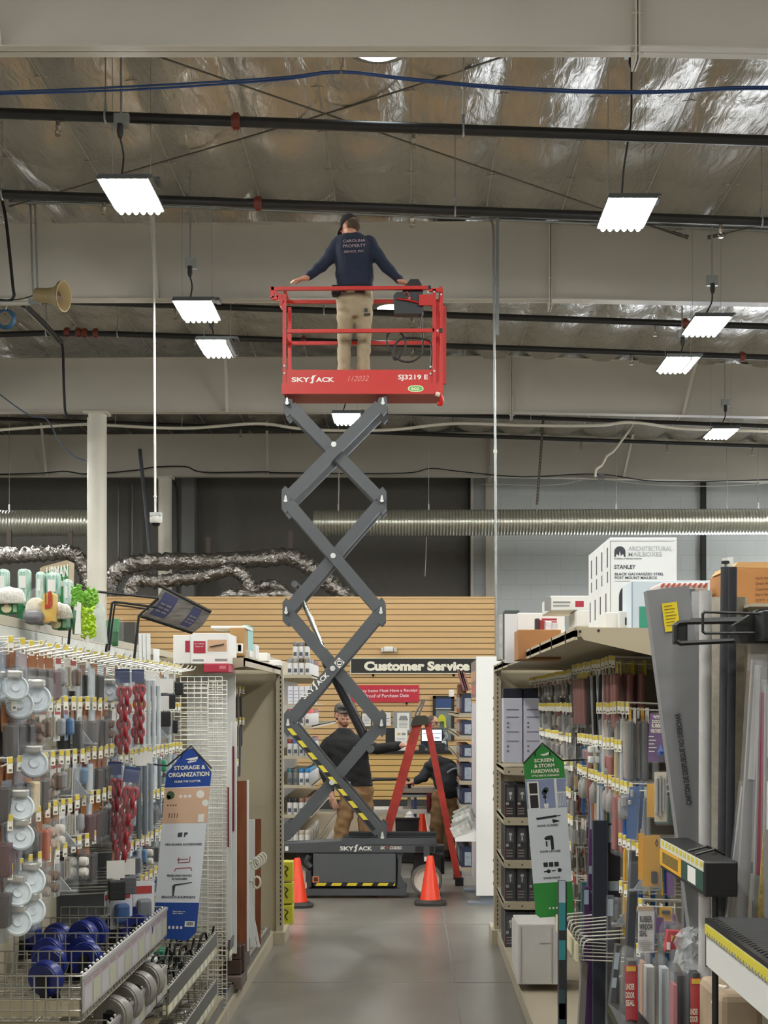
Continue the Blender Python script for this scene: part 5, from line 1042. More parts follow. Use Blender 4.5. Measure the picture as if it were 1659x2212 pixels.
def pack(kind, c1, c2=None):
    """one hanging product; local: hang hole at the origin, face along +x, width along y"""
    key = (kind, c1, c2)
    if key in PK: return PK[key]
    nm = {'pad': 'felt_pad_pack', 'caster': 'caster_pack', 'twin': 'twin_caster_pack', 'chain': 'chain_pack', 'tube': 'tube_pack', 'block': 'block_pack', 'bracket': 'bracket_pack', 'blister': 'blister_pack', 'hinge': 'hinge_pack', 'strip': 'strip_pack', 'bottle': 'bottle_pack', 'wheelbag': 'foot_pack', 'seal': 'seal_pack'}[kind]
    r = Thing(nm, 'x', 'hanging pack', (0,0,0), 'packs hanging on the pegboards', local=True); m1 = mat('pk_' + c1, c1, .5, noise=.12, scale=40); m2 = mat('pk_' + (c2 or 'dedcd6'), c2 or 'dedcd6', .5)
    def card(w, h, m, z0=.02, th=.002): b = MB(); b.box((-th, -w/2, z0 - h), (0, w/2, z0)); return r.part('card', b, m)
    if kind == 'pad':
        card(.085, .1, M_orange); b = MB(); b.bbox((.002, -.04, -.17), (.035, .04, -.055), .008); r.part('pads', b, m1); b = MB(); b.bbox((.0, -.042, -.185), (.04, .042, -.05), .004); r.part('blister', b, M_film)
    elif kind in ('caster', 'twin'):
        b = MB(); b.bbox((-.004, -.05, -.2 if kind == 'caster' else -.22), (.004, .05, .03), .003); r.part('card', b, mat('blue_clear_card', '9fb4c6', .3, alpha=.28))
        zs = (-.13,) if kind == 'caster' else (-.06, -.155)
        for z in zs:
            b = MB(); Mw = Matrix.Rotation(R(72), 4, 'X') @ Matrix.Rotation(R(20), 4, 'Y'); b.lathe([(0,.012),(.014,.014),(.018,.008),(.034,.007),(.04,.014),(.045,.01),(.045,-.01),(.04,-.014),(0,-.012)], (.045, 0, z), 24, Mw); r.part('wheel', b, m1, smooth=True)
            b = MB(); b.bbox((.02, -.02, z + .035), (.07, .02, z + .06), .006); r.part('fork', b, M_zinc)
        b = MB(); b.bbox((.0, -.052, zs[-1] - .055), (.1, .05, zs[0] + .07), .03); r.part('blister', b, M_film)
    elif kind == 'chain':
        card(.06, .06, mat('navy_card', '2c3a66', .5)); b = MB(); rnd = random.Random(5)
        for s_ in range(2):
            for i in range(8):
                c = Vector((.012 + .01 * (s_ % 2), -.012 + .024 * s_ + rnd.uniform(-.006, .006), -.08 - i * .034)); a = R(90) if i % 2 else 0
                b.tube([c + Vector((.011*math.sin(a)*math.cos(q), .011*math.cos(a)*math.cos(q), .021*math.sin(q))) for q in [j*math.pi/5 for j in range(10)]], .0085, 6, closed=True)
        r.part('chain', b, m1, smooth='all'); b = MB(); b.bbox((-.004, -.034, -.37), (.034, .034, .01), .01); r.part('bag', b, M_film)
    elif kind == 'tube':
        card(.05, .05, m2); b = MB(); b.rod((.014, -.012, -.36), (.014, -.012, -.03), .011, 10); b.rod((.014, .014, -.34), (.014, .014, -.03), .011, 10); r.part('rods', b, m1, smooth=True); b = MB(); b.bbox((0, -.028, -.38), (.03, .028, -.02), .008); r.part('bag', b, M_film)
    elif kind == 'block':
        card(.07, .07, m2); b = MB(); b.bbox((.002, -.032, -.13), (.05, .032, -.055), .005); b.box((.05, -.028, -.105), (.052, .028, -.1)); b.box((.05, -.028, -.085), (.052, .028, -.08)); r.part('block', b, m1)
    elif kind == 'bracket':
        card(.065, .19, m2); b = MB(); b.box((.002, -.022, -.15), (.006, .022, -.04)); b.box((.002, -.022, -.15), (.075, .022, -.144)); b.prism([(.004,-.14),(.06,-.146),(.004,-.08)], -.004, .004); r.part('bracket', b, m1); b = MB(); b.bbox((0, -.034, -.165), (.08, .034, -.03), .01); r.part('blister', b, M_film)
    elif kind == 'blister':
        card(.075, .15, m2); b = MB(); b.bbox((.002, -.026, -.11), (.03, .026, -.04), .012); r.part('product', b, m1); b = MB(); b.box((0, -.03, -.025), (.0015, .03, .002)); r.part('print_band', b, mat('pk_band', 'a83a34', .5))
    elif kind == 'hinge':
        card(.07, .14, m2); b = MB(); b.box((.003, -.03, -.11), (.008, .03, -.035)); b.rod((.012, 0, -.112), (.012, 0, -.033), .006, 8)
        for y in (-.02, .02):
            for z in (-.1, -.072, -.045): b.rod((.008, y, z), (.0095, y, z), .004, 6)
        r.part('hinge', b, m1); b = MB(); b.bbox((0, -.033, -.12), (.028, .033, -.03), .008); r.part('blister', b, M_film)
    elif kind == 'strip':
        card(.05, .06, m2); b = MB(); b.box((.0, -.02, -.42), (.012, .02, -.03)); b.box((.012, -.008, -.41), (.016, .008, -.04)); r.part('strip', b, m1)
    elif kind == 'bottle':
        b = MB(); b.lathe([(.02,-.13),(.024,-.125),(.024,-.05),(.012,-.035),(.01,-.02)], (.026,0,0), 14); r.part('bottle', b, m1, smooth=True); card(.06, .09, m2)
    elif kind == 'wheelbag':
        card(.07, .06, M_orange); b = MB()
        for i, (y, z) in enumerate(((-.018,-.07),(.02,-.075),(-.016,-.115),(.018,-.12))): b.lathe([(.017,0),(.019,.004),(.019,.022),(.015,.03),(0,.03)], (.004, y, z), 12, Matrix.Rotation(R(90), 4, 'Y'))
        r.part('feet', b, m1, smooth=True); b = MB(); b.bbox((0, -.042, -.15), (.04, .042, -.02), .012); r.part('bag', b, M_film)
    elif kind == 'seal':
        card(.08, .07, m2); b = MB(); b.bbox((.0, -.035, -.3), (.03, .035, -.04), .01); r.part('coil', b, m1); b = MB(); b.bbox((-.002, -.038, -.32), (.034, .038, -.03), .012); r.part('bag', b, M_film)
    PK[key] = r.o; return r.o
PN = {'pad': 'felt pads on an orange card', 'caster': 'clear caster wheel pack', 'twin': 'clear twin caster pack', 'chain': 'red chain bag', 'tube': 'clear bag of rods', 'block': 'dark block pack', 'bracket': 'metal bracket pack', 'blister': 'small blister card', 'hinge': 'hinge pack', 'strip': 'long sealing strip', 'bottle': 'small bottle card', 'wheelbag': 'bag of furniture feet', 'seal': 'bagged foam seal'}
CN = {}
def cname(c):
    r, g, bl = [int(c[i:i+2], 16) for i in (0, 2, 4)]; mx, mn = max(r, g, bl), min(r, g, bl)
    if mx < 70: return 'black'
    if mx - mn < 28: return 'white' if mn > 190 else 'grey'
    if r == mx: return 'red' if g < 85 else ('brown' if mx < 150 else 'tan') if bl < g + 10 else 'pink'
    return 'blue' if bl == mx else 'green'
rk = random.Random(21)
FH = MB()
def far_hook(x, y, z):
    FH.use(0).tube([(x + .3, y, z - .012), (x + .03, y, z), (x, y, z + .012)], .0034, 6); FH.T = Matrix.Translation((x, y, z)) @ Matrix.Rotation(R(30), 4, 'Z'); FH.use(1).box((-.003, -.012, -.022), (0, .012, .034)); FH.use(2).box((-.0045, -.0105, .012), (-.003, .0105, .032)); FH.T = None
def peg_row(z, d0, d1, step, kinds, rown, side=-1, tip=XTIP, hk=None, depth=(2, 4), gap=.055, wall='left pegboard', skip=0., base=0):
    """hooks along one row, each carrying a few packs one behind the other"""
    n = int((d1 - d0) / step); s = -side; far = wall == 'right back pegboard' and rown != 'top'
    for i in range(n):
        d = d0 + i * step + rk.uniform(-.012, .012); zz = z + rk.uniform(-.004, .004)
        if far: far_hook(tip, d, zz)
        else: place(hk or (HK if s > 0 else HKR), USED, (tip, d, zz), 'price-tagged hook, %s from the near end, %s row, %s' % (ORD[i + base], rown, wall), rot=0 if s > 0 else R(180))
        if rk.random() < skip: continue
        kd = kinds[i % len(kinds)] if isinstance(kinds, list) else kinds(i)
        if kd is None: continue
        for k in range(rk.randint(*depth)):
            c = kd[1]; place(pack(*kd), USED, (tip - s * (.03 + k * gap), d + rk.uniform(-.004, .004), z - .012), '%s %s, %s on %s hook, %s row, %s' % (cname(c), PN[kd[0]], ['outermost', 'second', 'third', 'fourth', 'fifth', 'sixth'][k], ORD[i + base], rown, wall), rot=(rk.uniform(-.03, .03), rk.uniform(-.02, .05), (0 if s > 0 else R(180)) + rk.uniform(-.12, .12)))
BR, BK, CR, CL = ('pad', '2f2420'), ('pad', '1b1a19'), ('pad', 'c9b68e'), ('caster', 'c3ccd2')
TW = ('twin', 'cdd6da'); RC = ('chain', '8f0f1f'); TU = ('tube', 'c3ccd0'); BL = ('block', '1a1b1c'); BRK = ('bracket', '9a9da0'); BLI = ('blister', '8a8d90', 'd9d8d2'); HIN = ('hinge', 'a39a86', 'c8c4b8'); MAR = ('pad', '4d2426'); WB = ('wheelbag', 'd8d4c8'); WBb = ('wheelbag', '6b5240'); BLI2 = ('blister', '5d4a3c', 'c3bfb4'); BLB = ('blister', '55779c', '8ea6bd')
# five rows of hooks from the top rail down
peg_row(2.15, 4.72, 6.4, .125, [CL, BR, BR, BR, BR, MAR, BLI, HIN, BLI2, None, TU, BK], 'top', depth=(2, 3))
peg_row(1.95, 4.75, 6.45, .12, [BR, BR, BK, WBb, BLI2, HIN, BLI, BLB, BK, BRK], 'second', depth=(2, 3))
peg_row(1.74, 4.7, 6.45, .115, [BR, BK, BK, CR, BR, WBb, BLI2, BLI, HIN, BRK, BLB, TU], 'third', depth=(2, 4))
peg_row(1.55, 4.7, 6.45, .12, [MAR, MAR, BK, BK, ('pad', 'a85a3c'), ('wheelbag', 'b7a291'), WB, BRK, HIN, BLI], 'fourth', depth=(2, 3))
peg_row(1.38, 4.7, 6.1, .125, [BR, CR, CR, WB, ('wheelbag', '8a7a68'), WBb, BRK, HIN, None, ('wheelbag', 'e3dfd4')], 'fifth', depth=(1, 3))
GR = ('block', '55585a'); TG = ('tube', 'a9b2b4'); WT = ('strip', 'd5d6d2')
peg_row(2.15, 6.45, 8.3, .115, [None, BK, TU, TG, None, BL, TU, WT, TG, None], 'top', depth=(1, 3), wall='left back pegboard', skip=.2)
peg_row(1.93, 6.5, 8.3, .125, [BRK, GR, TG, BL, None, TU, BL, GR, WT], 'second', depth=(1, 2), wall='left back pegboard', skip=.1)
peg_row(1.7, 6.5, 8.3, .12, [BLB, TU, ('tube', '55606a'), ('blister', '2f8f6a', 'dedcd6'), HIN, BRK, TG], 'third', depth=(2, 3), wall='left back pegboard')
peg_row(1.47, 6.5, 8.3, .12, [BRK, BL, ('tube', '3a3f45'), BLI, GR, ('blister', '2f8f6a', 'dedcd6')], 'fourth', depth=(2, 3), wall='left back pegboard')
peg_row(1.26, 6.5, 8.2, .13, [WB, GR, BRK, ('block', '6a6d70'), TG, BLB], 'fifth', depth=(1, 3), wall='left back pegboard')
peg_row(1.06, 6.6, 8.1, .13, [('blister', '9aa0a6', 'c9ccd2'), ('blister', '5a6b85', 'd5d5d8'), ('blister', '8a8d90', 'd9d8d2')], 'sixth', depth=(1, 3), wall='left back pegboard')
# large show packs that stick out into the aisle
def show(kd, x, y, d, lab, rz=0., rx=0., sc=1.):
    return place(pack(*kd), USED, at(x, y, d), lab, rot=(rx, 0, R(rz)), scale=sc)
show(CL, 46, 1418, 4.85, 'large clear caster pack at the left, highest of the big wheel packs', 0, 0, 1.15); show(CL, 42, 1562, 4.85, 'clear caster pack hanging below the middle left row of hooks', 0, 0, 1.1); show(CL, 8, 1430, 4.8, 'clear caster pack at the left edge of view, top row', 0, 0, 1.15)
show(TW, 14, 1705, 4.75, 'clear twin caster pack low at the left edge', 0, 0, 1.05); show(TW, 36, 1862, 4.8, 'clear twin caster pack hanging lowest at the left', 0, 0, 1.1); show(TW, 8, 1890, 4.75, 'clear twin caster pack in the left bottom corner row', 0, 0, 1.05)
show(RC, 265, 1455, 6.2, 'bag of red chain nearest the aisle, upper left wall', -70, 0, 1.05); show(RC, 298, 1455, 6.4, 'second bag of red chain on the upper left wall', -70, 0, .95); show(RC, 285, 1668, 6.1, 'bag of red chain hanging lower on the left wall', -70, R(-8), 1.15); show(RC, 248, 1655, 6.3, 'bag of red chain behind the lower red chain', -70, 0, 1.)
show(('block', '1a1b1c'), 360, 1475, 6.9, 'upper black block pack beside the wire rack', -65, 0, 1.0); show(('block', '1a1b1c'), 350, 1512, 6.8, 'lower black block pack beside the wire rack', -65, 0, 1.0)
show(TU, 325, 1458, 6.5, 'long clear tube pack right of the red chain', -70, 0, .9); show(TU, 336, 1470, 6.7, 'long clear tube pack beside the black blocks', -70, 0, .9); show(('tube', '55606a'), 305, 1640, 6.3, 'long dark tube pack left of the blue sign', -70, 0, 1.); show(('tube', '8a9399'), 318, 1635, 6.4, 'long grey tube pack against the blue sign', -70, 0, 1.); show(BL, 250, 1870, 6.0, 'dark grey strip pack above the wire basket', -70, 0, 1.1); show(GR, 275, 1865, 6.1, 'grey strip pack above the wire basket', -70, 0, 1.)
show(('blister', '3f5f8f', 'd9dbe0'), 262, 1925, 6.2, 'white card of small blue parts just above the basket', -70, 0, 1.3); show(('blister', '777a80', 'd9dbe0'), 310, 1915, 6.4, 'white card of grey parts just above the basket', -70, 0, 1.3)
for k in range(24):
    dd_ = 4.75 + k*.145; b = MB(); tx = XTIP + .1 - .003*(k % 3); b.tube([(XP, dd_, 2.09), (tx, dd_, 2.155)], .004, 6); b.tube([(tx, dd_, 2.155), (tx + .012, dd_, 2.175)], .004, 6)
    tag(b.build('long_hook', mat('bright_wire', 'e6e4da', .3, .3)), 'long bare white hook sloping up from the top row, %s from the near end' % ORD[k], 'peg hook', 'long bare hooks along the left top row')
# ---- wire baskets
def grid(b, o, u, v, nu, nv, r=.0028):
    o, u, v = Vector(o), Vector(u), Vector(v)
    for i in range(nu + 1): b.rod(o + u*i/nu, o + u*i/nu + v, r, 4)
    for j in range(nv + 1): b.rod(o + v*j/nv, o + v*j/nv + u, r, 4)
def basket(z, d0, d1, h, lab, strip, nm, lipm=None, lh=.125, div=3, x0=XP + .02, x1=XL2):
    t = Thing('wire_basket', lab, 'wire basket', ((x0 + x1)/2, (d0 + d1)/2, z - h)); L = d1 - d0; W2 = x1 - x0
    b = MB(); grid(b, (x0, d0, z-h), (W2,0,0), (0,L,0), 12, int(L/.05)); t.part('basket_floor', b, M_zinc)
    b = MB(); grid(b, (x0, d0, z-h), (W2,0,0), (0,0,h), 12, 4); t.part('near_side', b, M_zinc); b = MB(); grid(b, (x0, d1, z-h), (W2,0,0), (0,0,h), 12, 4); t.part('far_side', b, M_zinc)
    b = MB(); grid(b, (x1, d0, z-h), (0,L,0), (0,0,h), int(L/.05), 3); t.part('front_side', b, M_zinc)
    for k in range(div):
        y = d0 + L*(k+1)/(div+1); b = MB(); grid(b, (x0+.02, y, z-h), (W2-.03,0,0), (0,0,h*1.08), 11, 4); t.part('divider', b, M_zinc)
    b = MB(); b.box((x1 + .004, d0, z - lh), (x1 + .008, d1, z - .012)); b.box((x1 + .002, d0, z - .014), (x1 + .012, d1, z)); o = t.part('label_strip', b, strip)
    if nm:
        b = MB(); n = int(L/.13)
        for i in range(n):
            y = d0 + L*(i + .12)/n; y1 = d0 + L*(i+.88)/n; b.use(i % 2); b.box((x1+.008, y, z - lh*.92), (x1+.0088, y1, z - lh*.35)); b.use(2); b.box((x1+.008, y, z - lh*.28), (x1+.0088, y1, z - lh*.18))
        b.build('label_panel', [mat('label_pale', 'b5b3b4', .5), mat('label_green', 'aeb098', .5), mat('label_pink', '9a8288', .5)], o, off=t.loc)
    b = MB()
    for y in (d0 + .01, d1 - .01): b.prism([(x0, z-h-.005), (x1-.02, z-h-.005), (x1-.06, z-h-.05), (x0, z-h-.09)], y-.004, y+.004)
    t.part('shelf_bracket', b, mat('shelf_warm', 'b3a78e'))
    b = MB()
    for i in range(int(L/.06)): ellip(b, (x1-.004, d0 + .03 + i*.06, z + .006), .006, .006, .006, n=6)
    t.part('clip_row', b, M_chr); return t
lipd = mat('lip_slate', '55564f', .45); lipg = mat('label_plastic', 'a09c9e', .4)
basket(1.005, 4.84, 6.5, .16, 'upper wire basket of blue casters at the lower left', lipg, True, lh=.13)
basket(.735, 4.9, 6.5, .15, 'second wire basket down at the lower left, grey label strip', lipg, True, lh=.13)
basket(.61, 6.54, 8.17, .13, 'wire basket of black hooks below the blue sign', lipd, False, lh=.075); basket(.33, 6.54, 8.17, .13, 'lowest wire basket below the blue sign', lipd, False, lh=.075)
basket(.47, 8.75, 9.85, .13, 'short wire basket in front of the white boards', lipd, False, lh=.07, div=2); basket(.17, 8.9, 11.1, .07, 'long low wire tray on the left base deck', mat('lip_dark', '6b6860'), False, lh=.06, div=4)
for (z, d0, d1, w) in ((.535, 6.54, 8.17, 'under the basket of black hooks'), (.255, 6.54, 8.17, 'under the lowest left basket'), (.40, 8.75, 9.85, 'under the short basket by the boards')):
    t = Thing('price_channel', 'pale price channel with tickets ' + w, 'price strip', (XL2, (d0+d1)/2, z)); b = MB(); b.box((XL2 - .02, d0, z - .045), (XL2 + .006, d1, z)); t.part('channel', b, mat('channel_cream', 'd2cba8', .5)); b = MB()
    for i in range(int((d1-d0)/.14)): b.box((XL2 + .006, d0 + .02 + i*.14, z - .04), (XL2 + .008, d0 + .1 + i*.14, z - .004))
    t.part('tickets', b, M_tagw)
b = MB(); b.box(at(0, 2196, 4.86), at(172, 2162, 4.86) + Vector((0, .008, 0))); b.box((XP, 4.86, .83), (XL2 - .02, 6.45, .835)); tag(b.build('shelf_plate', mat('shelf_warm', 'b3a78e')), 'beige shelf plate carrying the upper wire basket', 'shelf')
# blue rubber casters in the upper basket
def big_caster(wc, rim):
    r = Thing('loose_caster', 'x', 'caster', (0,0,0), 'loose casters in the wire baskets', local=True); Mw = Matrix.Rotation(R(90), 4, 'Y')
    b = MB(); b.lathe([(.02,-.018),(.042,-.021),(.05,-.022),(.053,-.017),(.056,-.018),(.06,-.008),(.058,0),(.06,.008),(.056,.018),(.053,.017),(.05,.022),(.042,.021),(.02,.018)], (0,0,.09), 28, Mw, caps=False); r.part('tyre', b, mat('tyre_' + wc, wc, .35), smooth=True)
    b = MB(); b.lathe([(0,-.016),(.04,-.014),(.04,.014),(0,.016)], (0,0,.09), 20, Mw); r.part('hub', b, mat('hub_' + rim, rim, .45, .3), smooth=True)
    b = MB(); b.box((-.03,-.016,.004), (-.026,.016,.1)); b.box((.026,-.016,.004), (.03,.016,.1)); b.box((-.035,-.035,0), (.035,.035,.006)); r.part('fork', b, mat('fork_black', '1f2124', .4, .3)); return r.o
BC = big_caster('1d2a70', '26282e'); GC = big_caster('8e8b85', '55534e')
i = 0
for x, y, d, rz in ((58,2025,5.9,70),(98,2045,5.75,60),(118,2040,5.95,75),(205,2022,5.9,80),(190,2030,5.75,65),(100,2075,5.55,80),(160,2075,5.6,60),(180,2078,5.75,70),(192,2090,5.45,75),(98,2100,5.4,85),(112,2140,5.1,70),(140,2135,5.0,80)):
    p = at(x, y, d); place(BC, USED, (p.x, d, max(p.z - .09, .848)), 'blue rubber caster, %s of those lying in the upper left basket' % ORD[i], rot=(R(rk.uniform(-15, 15)), R(rk.uniform(-12, 12)), R(rz)), scale=1.15); i += 1
for k, (x, y, d) in enumerate(((225,1985,6.25),(250,1990,6.2),(275,1978,6.35),(290,1995,6.1))):
    p = at(x, y, d); place(big_caster('b9bcba', '8d8f8e') if k == 0 else bpy.data.objects['loose_caster.012'], USED, (p.x, d, .86), 'clear grey caster, %s at the far end of the upper left basket' % ORD[k], rot=(0, R(20), R(75)))
for k, (x, y, d) in enumerate(((270,2125,5.75),(300,2105,6.0),(320,2095,6.2),(245,2160,5.5))):
    p = at(x, y, d); place(GC, USED, (p.x, d, .6), 'large grey-tyred caster, %s in the second left basket' % ORD[k], rot=(0, 0, R(70)), scale=1.35)
# black hooks and small goods in the further basket
for k in range(9):
    b = MB(); c = Vector((-1.22 - .05 * (k % 4), 6.9 + k*.14, .55)); b.tube(smooth_path([c + Vector((0,0,-.06)), c + Vector((.0,.03,.05)), c + Vector((.02,.08,.07)), c + Vector((.03,.1,.02)), c + Vector((.05,.14,.05)), c + Vector((.06,.15,.1))], 4), .007, 7)
    tag(b.build('storage_hook', mat('hook_black', '151516', .4), None, 'all'), 'black coated storage hook, %s from the near end of the basket' % ORD[k], 'hook', 'black storage hooks in the basket')
for k, (y, m) in enumerate(((7.1,'2f8f6a'),(7.35,'27509a'),(7.6,'e0e0dc'),(7.85,'2f8f6a'))):
    b = MB(); b.bbox((-1.58, y, .485), (-1.4, y+.15, .56), .006); tag(b.build('small_carton', mat('carton_' + m, m, .5, noise=.2, scale=18)), '%s small carton lying behind the black storage hooks, %s in line' % (cname(m), ORD[k]), 'box', 'small cartons behind the hooks')
for k in range(6):
    b = MB(); c = Vector((-1.3 - .06*(k % 3), 6.8 + k*.22, .22)); b.tube([c, c + Vector((.1, .05, .02)), c + Vector((.14, .2, .01))], .012, 6); b.bbox(c + Vector((-.05,-.03,-.02)), c + Vector((.03,.05,.05)), .006); tag(b.build('metal_fitting', M_zinc), 'zinc metal fitting, %s from the near end of the lowest basket' % ORD[k], 'fitting', 'zinc fittings in the lowest basket')
# ---- blue hanging sign
def hang_sign(px, d, body, label):
    t = Thing('hanging_sign', label, 'sign', at(*px, d)); return t
d = 6.6; t = Thing('hanging_sign', 'tall blue and white storage sign hanging at the left', 'sign', at(395, 2030, d)); SG = lambda b, poly, k: pp(b, poly, d - .003 - .0007*(k+1), d - .003 - .0007*k, d)
def lerp(a, c, f): return (a[0] + (c[0]-a[0])*f, a[1] + (c[1]-a[1])*f)
TL, TR, BLc, BRc, AP = (359, 1672), (457, 1668), (330, 2012), (424, 2014), (413, 1616)
def S2(u, v): return lerp(lerp(TL, TR, u), lerp(BLc, BRc, u), v)
M_sblue = mat('sign_blue', '1d4796', .45); M_spale = mat('sign_pale', 'd9dee3', .45); M_sdark = mat('sign_dark', '3a3f46', .5)
b = MB(); pp(b, [(400,1622),AP,(425,1622),TR,BRc,(405,2032),(345,2026),BLc,TL], d - .003, d + .003, d); pn = t.part('sign_panel', b, M_sblue)
b = MB(); SG(b, [S2(0,.087),S2(1,.087),S2(1,.815),S2(0,.815)], 0); t.part('pale_field', b, M_spale)
b = MB(); SG(b, [S2(0,.092),S2(1,.092),S2(1,.315),S2(0,.315)], 1); t.part('picture', b, mat('pic_peach', 'd3b094', .5))
b = MB(); b.use(0); circ = lambda u, v, r, n=14: [(S2(u,v)[0] + r*math.cos(q*2*math.pi/n), S2(u,v)[1] + r*math.sin(q*2*math.pi/n)) for q in range(n)]
SG(b, circ(.8,.135,8.5), 2); SG(b, circ(.93,.19,7), 2); SG(b, [S2(.8,.26),S2(.93,.26),S2(.93,.31),S2(.8,.31)], 2)
for u in (.37,.47,.57): SG(b, circ(u,.145,3.5,8), 2)
b.use(1); SG(b, circ(.14,.135,9,9), 2); SG(b, circ(.1,.15,5,8), 2); b.use(2)
for i in range(4): SG(b, circ(.1+i*.06,.2,2,6), 2); SG(b, [S2(.14+i*.06,.25),S2(.16+i*.06,.25),S2(.16+i*.06,.28),S2(.14+i*.06,.28)], 2)
t.part('picture_items', b, [mat('paper_white', 'e6e4de'), mat('plant_green', '3d5a35', .6), mat('pic_brown', '7c5c47', .5)])
b = MB(); b.use(0); SG(b, [S2(.38,.375),S2(.48,.372),S2(.48,.4),S2(.38,.403)], 2); SG(b, [S2(.52,.373),S2(.6,.373),S2(.6,.385),S2(.545,.39),S2(.545,.402),S2(.52,.402)], 2)
SG(b, [S2(.36,.71),S2(.4,.7),S2(.8,.685),S2(.8,.69),S2(.43,.71),S2(.41,.775),S2(.38,.775)], 2); b.use(1)
o_ = [S2(.45,.55),S2(.72,.545),S2(.72,.52)]
for a_, c_ in (((.45,.53),(.45,.565)),((.45,.565),(.7,.56)),((.7,.56),(.7,.525)),((.4,.6),(.74,.595)),((.4,.6),(.38,.62)),((.74,.595),(.77,.615)),((.42,.545),(.66,.54))):
    p0, p1 = S2(*a_), S2(*c_); dx, dy = p1[0]-p0[0], p1[1]-p0[1]; L_ = math.hypot(dx, dy); nx_, ny_ = -dy/L_*.9, dx/L_*.9; SG(b, [(p0[0]+nx_,p0[1]+ny_),(p1[0]+nx_,p1[1]+ny_),(p1[0]-nx_,p1[1]-ny_),(p0[0]-nx_,p0[1]-ny_)], 2)
t.part('pictogram', b, [M_sdark, mat('hook_pink', 'a05060', .5)])
def sign_text(t, rows, d, S2, m, name='lettering', k=.0055):
    b = MB()
    for w, u0, u1, v, h in rows:
        a, c = S2(u0, v), S2(u1, v); o = at(a[0], a[1], d - k); e = at(c[0], c[1], d - k); uu = e - o; n = Vector((0,-1,0)); b.text(w, o, uu, n.cross(uu).normalized() * h / F * d, bold=.03)
    return t.part(name, b, m)
sign_text(t, [('STORAGE &', .17, .86, -.022, 9), ('ORGANIZATION', .06, .96, .023, 10), ('CLEAR THE CLUTTER', .2, .78, .058, 4.5), ('Scan here to', .42, .7, .875, 3), ('learn more', .42, .65, .887, 3)], d, S2, mat('sign_letter', 'efe9d6'))
sign_text(t, [('PEG BOARD ACCESSORIES', .12, .94, .455, 4.5), ('PEGBOARD HOOKS', .22, .78, .652, 4.5), ('& HANGERS', .34, .68, .672, 4.5), ('BRACKETS & SUPPORTS', .14, .9, .788, 5)], d, S2, M_sdark)
b = MB(); b.use(0); SG(b, [S2(.72,.93),S2(.95,.93),S2(.95,.965),S2(.72,.965)], 1); b.use(1)
for i in range(9): SG(b, [S2(.76+i*.017,.936),S2(.766+i*.017 + .004*(i % 3),.936),S2(.766+i*.017 + .004*(i % 3),.957),S2(.76+i*.017,.957)], 2)
b.use(0)
for i in range(4): SG(b, [S2(.35+i*.09,.963),S2(.4+i*.09,.963),S2(.4+i*.09,.98),S2(.35+i*.09,.98)], 1)
SG(b, [(400,1640),(415,1637),(428,1634),(427,1640),(412,1643)], 1); SG(b, [(406,1645),(424,1642),(424,1645),(406,1648)], 1); t.part('barcode', b, [mat('paper_white', 'e6e4de'), M_sdark])
b = MB(); b.tube([at(320,1650,d+.02), at(362,1654,d), at(413,1611,d-.004), at(457,1660,d)], .005, 6); b.tube([at(393,1626,d-.006), at(391,1638,d-.006)], .003, 5); b.tube([at(429,1628,d-.006), at(431,1638,d-.006)], .003, 5); b.bar(at(320,1650,d+.02), at(300,1648,d+.02), .006, .006); t.part('hanger_wire', b, M_dk)
# ---- wire grid panels standing on the deck
def wire_panel(x0, x1, y0, y1, d, nv, nh, lab):
    t = Thing('wire_shelf', lab, 'wire rack', at((x0+x1)/2, y1, d)); b = MB()
    for i in range(nv + 1): x = x0 + (x1-x0)*i/nv; b.rod(at(x, y1, d), at(x, y0, d), .0032, 5)
    t.part('upright_wires', b, M_wire); b = MB()
    for j in range(nh + 1): y = y0 + (y1-y0)*j/nh; b.rod(at(x0, y, d-.004), at(x1, y, d-.004), .0026, 4)
    t.part('cross_wires', b, M_wire); return t
wire_panel(376, 448, 1478, 2230, 8.3, 5, 75, 'left one of the two tall white wire shelves standing upright'); wire_panel(450, 490, 1470, 2228, 8.42, 4, 74, 'narrow tall white wire shelf beside the white boards')
wire_panel(390, 480, 1462, 2210, 8.6, 6, 66, 'white wire shelf standing behind the front two')
# ---- boards, slats and boxes in the last section
def board_px(name, lab, cat, x0, y0, x1, y1, d, th, m, dx=0, group=None):
    b = MB(); a0, a1, c0, c1 = at(x0+dx, y0, d), at(x1+dx, y0, d), at(x0, y1, d-.02), at(x1, y1, d-.02)
    b.add([c0, c1, a1, a0] + [p + Vector((0, th, 0)) for p in (c0, c1, a1, a0)], [(0,1,2,3),(7,6,5,4),(0,4,5,1),(1,5,6,2),(2,6,7,3),(3,7,4,0)])
    return tag(b.build(name, m), lab, cat, group)
M_wb = mat('white_board', 'dfe1df', .45, noise=.03, scale=5); M_wood = mat('cherry_wood', '8a4f2c', .45, noise=.3, scale=6, col2='6d3a1f', stretch=(10, 10, .6)); M_str = mat('maroon_edge', '6e1f2c', .5)
g = 'white shelf boards in the last left section'
o = board_px('shelf_board', 'widest white shelf board, behind the narrow wire shelf', 'shelf board', 405, 1455, 508, 2000, 9.2, .02, M_wb, group=g); o = board_px('shelf_board', 'white shelf board with a short dark red edge', 'shelf board', 487, 1560, 500, 2075, 8.9, .02, M_wb, group=g); b = MB(); b.box(at(488,1830,8.86), at(495,1700,8.87)); b.build('edge_strip', M_str, o)
o = board_px('shelf_board', 'white shelf board with a long dark red edge', 'shelf board', 500, 1562, 511, 2060, 8.95, .02, M_wb, group=g); b = MB(); b.box(at(502,1796,8.91), at(506.5,1612,8.92)); b.build('edge_strip', M_str, o)
